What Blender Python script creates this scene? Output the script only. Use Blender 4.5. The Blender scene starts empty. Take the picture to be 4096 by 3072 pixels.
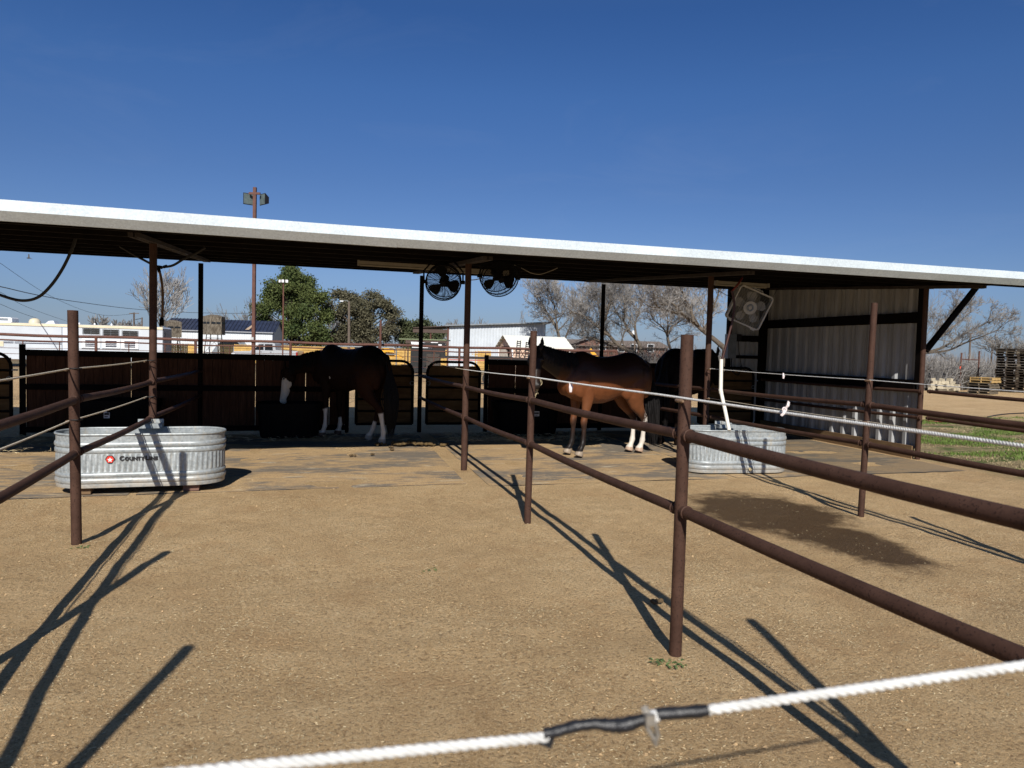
import bpy, math, random
from mathutils import Vector, Matrix, noise
R = math.radians
sc = bpy.context.scene
col = sc.collection

# ---------------------------------------------------------------- camera model (pixel of the 4096 x 3072 photograph <-> world)
FPX, CX, CY, EYE = 2841.0, 2048.0, 1536.0, 1.6
_y, _p, _r = R(14.6), R(2.74), R(1.5)
FW = Vector((math.sin(_y) * math.cos(_p), math.cos(_y) * math.cos(_p), -math.sin(_p)))
_r0 = Vector((math.cos(_y), -math.sin(_y), 0.0))
_u0 = _r0.cross(FW)
RT = _r0 * math.cos(_r) + _u0 * math.sin(_r)
UP = _u0 * math.cos(_r) - _r0 * math.sin(_r)
CAM = Vector((0, 0, EYE))
def ray(x, y): return FW + RT * ((x - CX) / FPX) - UP * ((y - CY) / FPX)
def at_depth(x, y, d): return CAM + ray(x, y) * d
def at_y(x, y, Y):
    r = ray(x, y); return CAM + r * (Y / r.y)
def at_x(x, y, X):
    r = ray(x, y); return CAM + r * (X / r.x)
def at_z(x, y, Z):
    r = ray(x, y); return CAM + r * ((Z - EYE) / r.z)
EX = Vector((math.cos(_y), -math.sin(_y), 0))     # across the view, horizontal
EY = Vector((math.sin(_y), math.cos(_y), 0))      # into the view, horizontal

# ---------------------------------------------------------------- tagging
def tag(o, label=None, cat=None, group=None, kind=None):
    if label: o['label'] = label
    if cat: o['category'] = cat
    if group: o['group'] = group
    if kind: o['kind'] = kind
    return o
def thing(name, loc, label, cat, group=None, rz=0.0):
    o = bpy.data.objects.new(name, None); col.objects.link(o)
    o.empty_display_size = 0.1
    o.location = loc; o.rotation_euler = (0, 0, rz)
    return tag(o, label, cat, group)
def kids(o): return [c for c in bpy.data.objects if c.parent == o]
def copy_tree(o, parent=None):
    c = o.copy(); col.objects.link(c); c.parent = parent
    for ch in kids(o): copy_tree(ch, c)
    return c
def copy_thing(o, loc, rz, label, group=None):
    c = copy_tree(o); c.location = loc; c.rotation_euler = (0, 0, rz); c['label'] = label
    if group: c['group'] = group
    return c
def world_off(o):
    v = Vector((0, 0, 0))
    while o is not None:
        v += Vector(o.location); o = o.parent
    return v

# ---------------------------------------------------------------- mesh builder
class MB:
    def __init__(s, T=None):
        s.v, s.f, s.T = [], [], T
    def _add(s, vs, fs):
        n = len(s.v)
        s.v.extend([(s.T @ Vector(v)) if s.T else Vector(v) for v in vs])
        s.f.extend([tuple(i + n for i in f) for f in fs])
        return s
    def box(s, c, size, rot=None):
        hx, hy, hz = size[0] / 2, size[1] / 2, size[2] / 2
        vs = [Vector((x, y, z)) for x in (-hx, hx) for y in (-hy, hy) for z in (-hz, hz)]
        if rot is not None: vs = [rot @ v for v in vs]
        c = Vector(c)
        return s._add([v + c for v in vs], [(0, 1, 3, 2), (4, 6, 7, 5), (0, 4, 5, 1), (2, 3, 7, 6), (0, 2, 6, 4), (1, 5, 7, 3)])
    def bar(s, a, b, w, h, up=(0, 0, 1)):
        a, b = Vector(a), Vector(b); d = b - a
        x = d.normalized(); u = Vector(up)
        if abs(x.dot(u)) > 0.98: u = Vector((0, 1, 0))
        y = u.cross(x).normalized(); z = x.cross(y)
        return s.box((a + b) / 2, (d.length, w, h), Matrix((x, y, z)).transposed())
    def tube(s, pts, r, n=12, caps=True):
        pts = [Vector(p) for p in pts]
        rs = r if isinstance(r, (list, tuple)) else [r] * len(pts)
        vs, fs = [], []
        prev = None
        for i, p in enumerate(pts):
            d = (pts[min(i + 1, len(pts) - 1)] - pts[max(i - 1, 0)]).normalized()
            if prev is None:
                u = Vector((0, 0, 1)) if abs(d.z) < 0.9 else Vector((1, 0, 0))
                a = u.cross(d).normalized()
            else:
                a = (prev - d * prev.dot(d))
                a = a.normalized() if a.length > 1e-6 else d.orthogonal().normalized()
            prev = a; b = d.cross(a)
            for k in range(n):
                t = 2 * math.pi * k / n
                vs.append(p + (a * math.cos(t) + b * math.sin(t)) * rs[i])
        for i in range(len(pts) - 1):
            for k in range(n):
                k2 = (k + 1) % n
                fs.append((i * n + k, i * n + k2, (i + 1) * n + k2, (i + 1) * n + k))
        if caps:
            fs.append(tuple(range(n - 1, -1, -1)))
            m = (len(pts) - 1) * n
            fs.append(tuple(m + k for k in range(n)))
        return s._add(vs, fs)
    def torus(s, c, R_, r, axis=(0, 0, 1), n=32, m=8, a0=0, a1=2 * math.pi, sx=1.0, sy=1.0):
        ax = Vector(axis).normalized(); u = ax.orthogonal().normalized()
        if abs(ax.z) > 0.9: u = Vector((1, 0, 0))
        w = ax.cross(u); c = Vector(c)
        full = abs(a1 - a0 - 2 * math.pi) < 1e-6
        pts = [c + u * math.cos(a0 + (a1 - a0) * i / n) * R_ * sx + w * math.sin(a0 + (a1 - a0) * i / n) * R_ * sy for i in range(n + 1)]
        if not full: return s.tube(pts, r, m)
        return s.tube(pts, r, m, caps=False)
    def prism(s, poly, y0, y1):
        """polygon given in (x, z), extruded along y"""
        n = len(poly)
        vs = [(p[0], y0, p[1]) for p in poly] + [(p[0], y1, p[1]) for p in poly]
        fs = [tuple(range(n)), tuple(range(2 * n - 1, n - 1, -1))]
        fs += [(i, n + i, n + (i + 1) % n, (i + 1) % n) for i in range(n)]
        return s._add(vs, fs)
    def lathe(s, prof, n=32, sx=1.0, sy=1.0, c=(0, 0, 0)):
        vs, fs = [], []
        for (r, z) in prof:
            for k in range(n):
                t = 2 * math.pi * k / n
                vs.append((c[0] + r * sx * math.cos(t), c[1] + r * sy * math.sin(t), c[2] + z))
        for i in range(len(prof) - 1):
            for k in range(n):
                k2 = (k + 1) % n
                fs.append((i * n + k, i * n + k2, (i + 1) * n + k2, (i + 1) * n + k))
        return s._add(vs, fs)
    def quad(s, a, b, c, d): return s._add([a, b, c, d], [(0, 1, 2, 3)])
    def faces(s, vs, fs): return s._add(vs, fs)
    def build(s, name, m, parent=None, smooth=False, angle=40, rel=True):
        off = world_off(parent) if (parent is not None and rel) else Vector((0, 0, 0))
        me = bpy.data.meshes.new(name)
        me.from_pydata([tuple(v - off) for v in s.v], [], s.f)
        me.validate(); me.update()
        if smooth:
            me.polygons.foreach_set('use_smooth', [True] * len(me.polygons))
            me.set_sharp_from_angle(angle=R(angle))
        if m is not None: me.materials.append(m)
        o = bpy.data.objects.new(name, me); col.objects.link(o)
        if parent is not None: o.parent = parent
        return o
def solo(mb, name, m, label, cat, group=None, smooth=False, kind=None, angle=40):
    """a thing that is one mesh; its origin is moved to the middle of its base"""
    xs = [v.x for v in mb.v]; ys = [v.y for v in mb.v]; zs = [v.z for v in mb.v]
    off = Vector(((min(xs) + max(xs)) / 2, (min(ys) + max(ys)) / 2, min(zs)))
    mb.v = [v - off for v in mb.v]
    o = mb.build(name, m, None, smooth, angle); o.location = off
    return tag(o, label, cat, group, kind)

# ---------------------------------------------------------------- materials
class NT:
    def __init__(s, name):
        s.m = bpy.data.materials.new(name); s.m.use_nodes = True
        s.t = s.m.node_tree; s.n = s.t.nodes; s.l = s.t.links
        s.b = s.n['Principled BSDF']
        s._tc = None
    def node(s, typ, **kw):
        n = s.n.new(typ)
        for k, v in kw.items():
            if k in n.inputs: n.inputs[k].default_value = v
            else: setattr(n, k, v)
        return n
    def pos(s):
        if s._tc is None: s._tc = s.n.new('ShaderNodeNewGeometry')
        return s._tc.outputs['Position']
    def obj(s): return s.n.new('ShaderNodeTexCoord').outputs['Object']
    def noise(s, scale, detail=4, rough=0.6, vec=None, stretch=None, dist=0.0):
        v = vec or s.obj()
        if stretch:
            mp = s.n.new('ShaderNodeMapping'); mp.inputs['Scale'].default_value = stretch
            s.l.new(v, mp.inputs['Vector']); v = mp.outputs['Vector']
        n = s.n.new('ShaderNodeTexNoise')
        n.inputs['Scale'].default_value = scale; n.inputs['Detail'].default_value = detail
        n.inputs['Roughness'].default_value = rough; n.inputs['Distortion'].default_value = dist
        s.l.new(v, n.inputs['Vector'])
        return n.outputs['Fac']
    def ramp(s, fac, stops):
        r = s.n.new('ShaderNodeValToRGB'); e = r.color_ramp.elements
        while len(e) < len(stops): e.new(0.5)
        for i, (p, c) in enumerate(stops):
            e[i].position = p; e[i].color = (*c, 1) if len(c) == 3 else c
        s.l.new(fac, r.inputs['Fac']); return r.outputs['Color']
    def val(s, fac, a, b, lo=0.0, hi=1.0):
        r = s.n.new('ShaderNodeMapRange'); r.inputs['From Min'].default_value = a; r.inputs['From Max'].default_value = b
        r.inputs['To Min'].default_value = lo; r.inputs['To Max'].default_value = hi
        s.l.new(fac, r.inputs['Value']); return r.outputs['Result']
    def mix(s, fac, a, b, mode='MIX'):
        m = s.n.new('ShaderNodeMix'); m.data_type = 'RGBA'; m.blend_type = mode
        for sock, v in ((m.inputs[0], fac), (m.inputs[6], a), (m.inputs[7], b)):
            if hasattr(v, 'is_output'): s.l.new(v, sock)
            elif isinstance(v, (int, float)): sock.default_value = v
            else: sock.default_value = (*v, 1)
        return m.outputs[2]
    def math(s, op, a, b=0.0):
        m = s.n.new('ShaderNodeMath'); m.operation = op
        for i, v in enumerate((a, b)):
            if hasattr(v, 'is_output'): s.l.new(v, m.inputs[i])
            else: m.inputs[i].default_value = v
        return m.outputs[0]
    def bump(s, h, strength=0.3, dist=0.01):
        b = s.n.new('ShaderNodeBump'); b.inputs['Strength'].default_value = strength; b.inputs['Distance'].default_value = dist
        s.l.new(h, b.inputs['Height']); s.l.new(b.outputs['Normal'], s.b.inputs['Normal'])
    def base(s, c):
        if hasattr(c, 'is_output'): s.l.new(c, s.b.inputs['Base Color'])
        else: s.b.inputs['Base Color'].default_value = (*c, 1)
    def set(s, rough=0.6, metal=0.0, spec=0.5):
        s.b.inputs['Roughness'].default_value = rough; s.b.inputs['Metallic'].default_value = metal
        s.b.inputs['Specular IOR Level'].default_value = spec
        return s
def plain(name, c, rough=0.6, metal=0.0, var=0.25, scale=8.0, spec=0.4, bump=0.0, stretch=None):
    t = NT(name); t.set(rough, metal, spec)
    f = t.noise(scale, 5, 0.65, stretch=stretch)
    lo = tuple(x * (1 - var) for x in c); hi = tuple(min(1, x * (1 + var)) for x in c)
    t.base(t.ramp(f, [(0.3, lo), (0.7, hi)]))
    if bump: t.bump(f, bump, 0.01)
    return t.m
def rusty(name, c1, c2, pit, pits=1.0):
    t = NT(name); t.set(0.68, 0.0, 0.15)
    g = t.pos()
    big = t.noise(6.0, 5, 0.7, g)
    c = t.ramp(big, [(0.3, c1), (0.7, c2)])
    spots = t.noise(110.0, 2, 0.5, g)
    c = t.mix(t.val(spots, 0.60, 0.66, 0, 0.75 * pits), c, pit)
    dust = t.noise(16.0, 6, 0.75, g, (1, 1, 0.5))
    c = t.mix(t.val(dust, 0.64, 0.78, 0, 0.45), c, (0.24, 0.15, 0.10))
    t.base(c); t.bump(spots, 0.25, 0.004)
    return t.m
M = {}
M['pipe'] = rusty('rust_brown_pipe', (0.044, 0.0225, 0.0155), (0.076, 0.040, 0.028), (0.017, 0.009, 0.007))
M['pipe_red'] = rusty('rust_red_pipe', (0.12, 0.045, 0.025), (0.17, 0.075, 0.04), (0.05, 0.02, 0.012), 0.6)
M['pipe_far'] = plain('far_rust_pipe', (0.105, 0.045, 0.032), 0.7)
M['steel_dark'] = plain('dark_painted_steel', (0.006, 0.0045, 0.004), 0.7, 0, 0.4, 5, 0.04)
M['rafter'] = plain('dull_primer_rafter', (0.05, 0.042, 0.038), 0.7, 0, 0.3, 6, 0.05)
M['purlin'] = plain('dull_purlin', (0.010, 0.008, 0.007), 0.8, 0, 0.3, 6, 0.03)
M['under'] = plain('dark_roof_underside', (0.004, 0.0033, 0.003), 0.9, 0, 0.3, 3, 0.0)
def galvalume(name, c, rough, metal, speck):
    t = NT(name); t.set(rough, metal, 0.5)
    v = t.node('ShaderNodeTexVoronoi', Scale=speck); t.l.new(t.obj(), v.inputs['Vector'])
    f = t.noise(2.0, 5, 0.6)
    c2 = t.ramp(t.math('ADD', t.math('MULTIPLY', v.outputs['Color'], 0.35), t.math('MULTIPLY', f, 0.65)),
                [(0.25, tuple(x * 0.8 for x in c)), (0.75, tuple(min(1, x * 1.12) for x in c))])
    t.base(c2); return t.m
M['fascia'] = galvalume('galvalume_trim', (0.60, 0.68, 0.73), 0.45, 0.0, 60)
M['roof'] = galvalume('galvalume_roof', (0.5, 0.5, 0.5), 0.4, 0.6, 40)
def tank_mat():
    t = NT('galvanised_tank'); t.set(0.45, 0.25, 0.5)
    v = t.node('ShaderNodeTexVoronoi', Scale=45.0); t.l.new(t.obj(), v.inputs['Vector'])
    f = t.noise(5.0, 6, 0.7); d = t.noise(14.0, 5, 0.7, stretch=(1, 1, 0.25))
    c = t.ramp(t.math('ADD', t.math('MULTIPLY', v.outputs['Color'], 0.3), t.math('MULTIPLY', f, 0.7)), [(0.3, (0.22, 0.245, 0.255)), (0.7, (0.40, 0.43, 0.435))])
    c = t.mix(t.val(d, 0.56, 0.75, 0, 0.55), c, (0.45, 0.37, 0.25))
    geo = t.obj(); sep = t.n.new('ShaderNodeSeparateXYZ'); t.l.new(geo, sep.inputs[0])
    low = t.math('MULTIPLY', t.val(sep.outputs['Z'], 0.0, 0.14, 1, 0), t.val(f, 0.35, 0.7, 0.1, 0.9))
    c = t.mix(low, c, (0.42, 0.33, 0.22))
    t.base(c); return t.m
M['tank'] = tank_mat()
M['black_plastic'] = plain('black_plastic', (0.004, 0.004, 0.0045), 0.7, spec=0.06)
M['fan_black'] = plain('fan_black', (0.005, 0.005, 0.006), 0.6, spec=0.08)
M['rubber'] = plain('black_rubber_hose', (0.012, 0.011, 0.010), 0.5)
M['hose_brown'] = plain('sunlit_brown_hose', (0.13, 0.075, 0.035), 0.6)  # brown length of hose below the tee
M['hose_red'] = plain('red_hose', (0.16, 0.02, 0.015), 0.5)
M['pvc'] = plain('white_pvc', (0.72, 0.70, 0.63), 0.35, 0, 0.06)
M['rope'] = plain('white_rope', (0.60, 0.60, 0.58), 0.8, 0, 0.16, 35)
M['rope_tan'] = plain('weathered_rope', (0.52, 0.46, 0.36), 0.8, 0, 0.15, 40)
M['insul'] = plain('weathered_insulator', (0.22, 0.14, 0.085), 0.6, 0, 0.3, 30)
M['ribbon'] = plain('pale_ribbon', (0.70, 0.62, 0.62), 0.7, 0, 0.1, 20)
M['tape'] = plain('black_tape', (0.010, 0.011, 0.014), 0.42, 0, 0.4, 60, 0.5, 0.3)
M['clamp'] = plain('zinc_clamp', (0.22, 0.20, 0.17), 0.5, 0.3, 0.35, 60)
M['dark_wire'] = plain('black_wire', (0.012, 0.010, 0.010), 0.6)
M['white_metal'] = plain('white_painted_metal', (0.74, 0.76, 0.78), 0.45, 0, 0.08, 1.5)
M['cream'] = plain('cream_metal', (0.62, 0.55, 0.40), 0.45, 0, 0.1, 2)
M['dark_glass'] = plain('dark_glass', (0.012, 0.014, 0.017), 0.12, 0, 0.1, 2, 0.6)
M['black'] = plain('flat_black', (0.010, 0.010, 0.010), 0.6)
M['grey_metal'] = plain('grey_metal', (0.20, 0.22, 0.24), 0.45, 0.2)
M['light_house'] = plain('worn_light_fixture', (0.30, 0.27, 0.22), 0.6, 0, 0.1, 8, 0.05)
M['boxfan'] = plain('dusty_white_plastic', (0.36, 0.345, 0.315), 0.6, 0, 0.15, 12, 0.2)
M['fan_grille'] = plain('dull_grille', (0.10, 0.098, 0.09), 0.7, 0, 0.2, 12, 0.05)
M['tyre'] = plain('tyre_rubber', (0.02, 0.02, 0.02), 0.8)
def wood(name, c1, c2, scale=3.0, stretch=(9, 9, 0.7), knots=True, rough=0.8):
    t = NT(name); t.set(rough, 0, 0.08)
    g = t.obj()
    f = t.noise(scale, 6, 0.65, g, stretch, 1.5)
    c = t.ramp(f, [(0.30, c1), (0.52, tuple((a + b) / 2 for a, b in zip(c1, c2))), (0.72, c2)])
    big = t.noise(1.3, 3, 0.5, g)
    c = t.mix(t.val(big, 0.35, 0.7, 0.0, 0.4), c, tuple(x * 0.55 for x in c1))
    t.base(c); t.bump(f, 0.25, 0.004); return t.m
M['plank'] = wood('red_brown_planks', (0.034, 0.015, 0.009), (0.10, 0.047, 0.028))
M['ply'] = wood('gate_plywood', (0.075, 0.040, 0.016), (0.19, 0.112, 0.05), 1.2, (0.8, 4, 5))
M['board'] = wood('weathered_board', (0.16, 0.10, 0.055), (0.27, 0.18, 0.10), 2.0, (0.7, 1, 8))
M['pallet_dark'] = wood('weathered_pallet', (0.030, 0.022, 0.017), (0.09, 0.07, 0.05), 2.0, (2, 2, 8))
M['pallet_grey'] = wood('grey_pallet', (0.10, 0.085, 0.065), (0.22, 0.18, 0.13), 2.0, (2, 2, 8))
M['pallet_new'] = wood('fresh_pallet', (0.36, 0.23, 0.09), (0.62, 0.44, 0.20), 2.0, (2, 2, 8))
M['fence_yellow'] = wood('fresh_cedar_fence', (0.50, 0.30, 0.09), (0.72, 0.48, 0.17), 2.0, (4, 4, 0.6))
M['fence_shaded'] = wood('dull_cedar_fence', (0.055, 0.040, 0.018), (0.12, 0.09, 0.04), 2.0, (4, 4, 0.6))  # stained pickets on the unlit side, their shade put into the colour
M['brick'] = plain('brown_brick', (0.15, 0.082, 0.062), 0.85, 0, 0.3, 5)
M['shingle'] = plain('grey_brown_shingle', (0.17, 0.135, 0.11), 0.9, 0, 0.2, 4)
M['bark'] = plain('grey_bark', (0.105, 0.085, 0.066), 0.9, 0, 0.35, 4, 0.2)
M['bark_dark'] = plain('dark_bark', (0.05, 0.04, 0.032), 0.9, 0, 0.35, 4, 0.2)
M['twig'] = plain('grey_twig', (0.215, 0.203, 0.19), 0.9, 0, 0.25, 0.8, 0.2)
M['twig_pale'] = plain('pale_twig', (0.295, 0.28, 0.265), 0.9, 0, 0.2, 0.8, 0.2)
M['stone'] = plain('pale_limestone', (0.46, 0.40, 0.29), 0.85, 0, 0.2, 6, 0.3, 0.3)
M['blue'] = plain('blue_plastic', (0.05, 0.20, 0.42), 0.45, 0, 0.1)
M['machine'] = plain('machine_yellow', (0.70, 0.36, 0.03), 0.45, 0, 0.1)
def leafy(name, c1, c2, scale=0.8):
    t = NT(name); t.set(0.7, 0, 0.2)
    f = t.noise(scale, 4, 0.7, t.pos()); g = t.noise(scale * 9, 2, 0.5, t.pos())
    t.base(t.ramp(t.math('ADD', t.math('MULTIPLY', f, 0.6), t.math('MULTIPLY', g, 0.4)), [(0.35, c1), (0.65, c2)]))
    t.b.inputs['Transmission Weight'].default_value = 0.0
    return t.m
M['pine'] = leafy('pine_needles', (0.030, 0.052, 0.016), (0.115, 0.135, 0.042), 0.45)
M['oak'] = leafy('live_oak_leaves', (0.055, 0.054, 0.031), (0.14, 0.128, 0.080), 0.4)
M['shrub'] = leafy('dark_green_leaves', (0.035, 0.046, 0.021), (0.09, 0.10, 0.048), 0.5)
M['weed'] = leafy('weed_leaves', (0.06, 0.10, 0.03), (0.14, 0.19, 0.07), 20)
# ================================================================ world, sun, camera
SUN_EL, SUN_AZ = R(34.2), R(11.5)            # light travels towards +Y, 11.5 deg to the right of it
SKYT = [(0.0, (.37, .50, .92)), (0.42, (.285, .535, .95)), (0.04, (.385, .50, .84)), (0.095, (.45, .575, .90)), (0.22, (.385, .555, .89)), (0.33, (.345, .585, .98))]
w = bpy.data.worlds.new('World'); sc.world = w; w.use_nodes = True
nt = w.node_tree; bg = nt.nodes['Background']
sky = nt.nodes.new('ShaderNodeTexSky'); sky.sky_type = 'NISHITA'; sky.sun_disc = False
sky.sun_elevation = SUN_EL; sky.sun_rotation = math.pi + SUN_AZ
sky.altitude = 100; sky.air_density = 1.0; sky.dust_density = 0.3; sky.ozone_density = 1.0
tcw = nt.nodes.new('ShaderNodeTexCoord'); spw = nt.nodes.new('ShaderNodeSeparateXYZ'); nt.links.new(tcw.outputs['Generated'], spw.inputs[0])
rw = nt.nodes.new('ShaderNodeValToRGB'); nt.links.new(spw.outputs['Z'], rw.inputs['Fac'])       # clear dry winter air: deeper blue overhead
for i, (pz, cz_) in enumerate(SKYT):
    e_ = (rw.color_ramp.elements[0] if pz == 0 else rw.color_ramp.elements.new(pz))
    e_.position = pz; e_.color = (*cz_, 1)
mxw = nt.nodes.new('ShaderNodeMix'); mxw.data_type = 'RGBA'; mxw.blend_type = 'MULTIPLY'; mxw.inputs[0].default_value = 1.0
mpw = nt.nodes.new('ShaderNodeMapping'); mpw.inputs['Scale'].default_value = (1.2, 1.0, 4.0); mpw.inputs['Rotation'].default_value = (0.3, 0.2, 0.4); nt.links.new(tcw.outputs['Generated'], mpw.inputs['Vector'])
nzw = nt.nodes.new('ShaderNodeTexNoise'); nzw.inputs['Scale'].default_value = 3.0; nzw.inputs['Detail'].default_value = 9; nzw.inputs['Roughness'].default_value = 0.62; nzw.inputs['Distortion'].default_value = 0.8; nt.links.new(mpw.outputs['Vector'], nzw.inputs['Vector'])
mrw = nt.nodes.new('ShaderNodeMapRange'); mrw.inputs['From Min'].default_value = 0.55; mrw.inputs['From Max'].default_value = 0.8; mrw.inputs['To Max'].default_value = 0.028; nt.links.new(nzw.outputs['Fac'], mrw.inputs['Value'])
ciw = nt.nodes.new('ShaderNodeMix'); ciw.data_type = 'RGBA'; ciw.clamp_factor = False; ciw.inputs[7].default_value = (9, 9, 9, 1)      # the faintest wisps of high cloud
nt.links.new(mrw.outputs['Result'], ciw.inputs[0]); mxw.clamp_factor = False
nt.links.new(sky.outputs['Color'], mxw.inputs[6]); nt.links.new(rw.outputs['Color'], mxw.inputs[7])
nt.links.new(mxw.outputs[2], ciw.inputs[6]); nt.links.new(ciw.outputs[2], bg.inputs['Color']); bg.inputs['Strength'].default_value = 0.069
sd = Vector((math.sin(SUN_AZ) * math.cos(SUN_EL), math.cos(SUN_AZ) * math.cos(SUN_EL), -math.sin(SUN_EL)))
lamp = bpy.data.lights.new('sun', 'SUN'); lamp.energy = 5.0; lamp.angle = R(0.5); lamp.color = (1.0, 0.95, 0.87)
lo = bpy.data.objects.new('sun', lamp); col.objects.link(lo); lo.location = (-4, -20, 18)
lo.rotation_euler = sd.to_track_quat('-Z', 'Y').to_euler()
sc.view_settings.view_transform = 'Standard'; sc.view_settings.look = 'None'
sc.view_settings.exposure = 0.22; sc.view_settings.gamma = 1.0
cd = bpy.data.cameras.new('camera'); co = bpy.data.objects.new('camera', cd); col.objects.link(co)
cd.sensor_width = 36.0; cd.lens = FPX / 4096 * 36.0; cd.clip_start = 0.05; cd.clip_end = 3000
co.matrix_world = Matrix(((RT.x, UP.x, -FW.x, 0), (RT.y, UP.y, -FW.y, 0), (RT.z, UP.z, -FW.z, EYE), (0, 0, 0, 1)))
cd.dof.use_dof = True; cd.dof.focus_distance = 9.0; cd.dof.aperture_fstop = 4.8
sc.camera = co
sc.cycles.max_bounces = 6; sc.cycles.diffuse_bounces = 1; sc.cycles.glossy_bounces = 3; sc.cycles.transparent_max_bounces = 8
sc.cycles.use_denoising = True

# ================================================================ ground
S = 0.047                                     # the shelter stands turned a little: y = y0 + S * x
def smooth(a, b, x):
    t = max(0.0, min(1.0, (x - a) / (b - a))); return t * t * (3 - 2 * t)
POSTS = [(1.79, 3.32), (1.79, 6.18), (-1.84, 6.04), (5.22, 5.97), (-1.7, 3.25), (1.85, 0.5), (5.24, 3.05)]
def ground_z(x, y):
    base = -0.42 * smooth(16, 45, y) * (1 - smooth(9, 16, x - 0.26 * (y - 16)))
    near = 1 - smooth(24, 40, math.hypot(x, y))
    a = noise.noise((x * 0.9, y * 0.9, 0.3)) * 0.018 + noise.noise((x * 2.3, y * 2.3, 4.1)) * 0.012 + noise.noise((x * 6.1, y * 6.1, 8.1)) * 0.006
    yr = y - S * x
    pad = smooth(7.7, 8.1, yr) * (1 - smooth(13.2, 13.8, yr)) * (1 - smooth(9.4, 10.2, x))
    h = a * near * (1 - 0.75 * pad) - 0.001 * pad
    for (px, py) in POSTS:
        d2 = (x - px) ** 2 + (y - py) ** 2
        if d2 < 1.0: h += 0.02 * math.exp(-d2 / 0.06)
    return base + h
def ticks(lo_, a, b, hi_, step):
    t = []; x = a
    while x <= b: t.append(x); x += step
    s_ = step; x = b
    while x < hi_: s_ *= 1.22; x += s_; t.append(min(x, hi_))
    s_ = step; x = a
    while x > lo_: s_ *= 1.22; x -= s_; t.insert(0, max(x, lo_))
    return t
xs = ticks(-900, -5.5, 10.5, 900, 0.06); ys = ticks(-60, 0.6, 9.6, 1500, 0.06)
g = MB(); nx, ny = len(xs), len(ys)
g.v = [Vector((x, y, ground_z(x, y))) for y in ys for x in xs]
g.f = [(j * nx + i, j * nx + i + 1, (j + 1) * nx + i + 1, (j + 1) * nx + i) for j in range(ny - 1) for i in range(nx - 1)]
def ellipse(t, P, cx, cy, rx, ry, ang):
    """0 inside .. 1 on the rim, in ground coordinates"""
    mp = t.n.new('ShaderNodeMapping'); mp.vector_type = 'TEXTURE'
    mp.inputs['Location'].default_value = (cx, cy, 0); mp.inputs['Rotation'].default_value = (0, 0, ang); mp.inputs['Scale'].default_value = (rx, ry, 1000)
    t.l.new(P, mp.inputs['Vector'])
    ln = t.n.new('ShaderNodeVectorMath'); ln.operation = 'LENGTH'; t.l.new(mp.outputs['Vector'], ln.inputs[0])
    return ln.outputs['Value']
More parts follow.
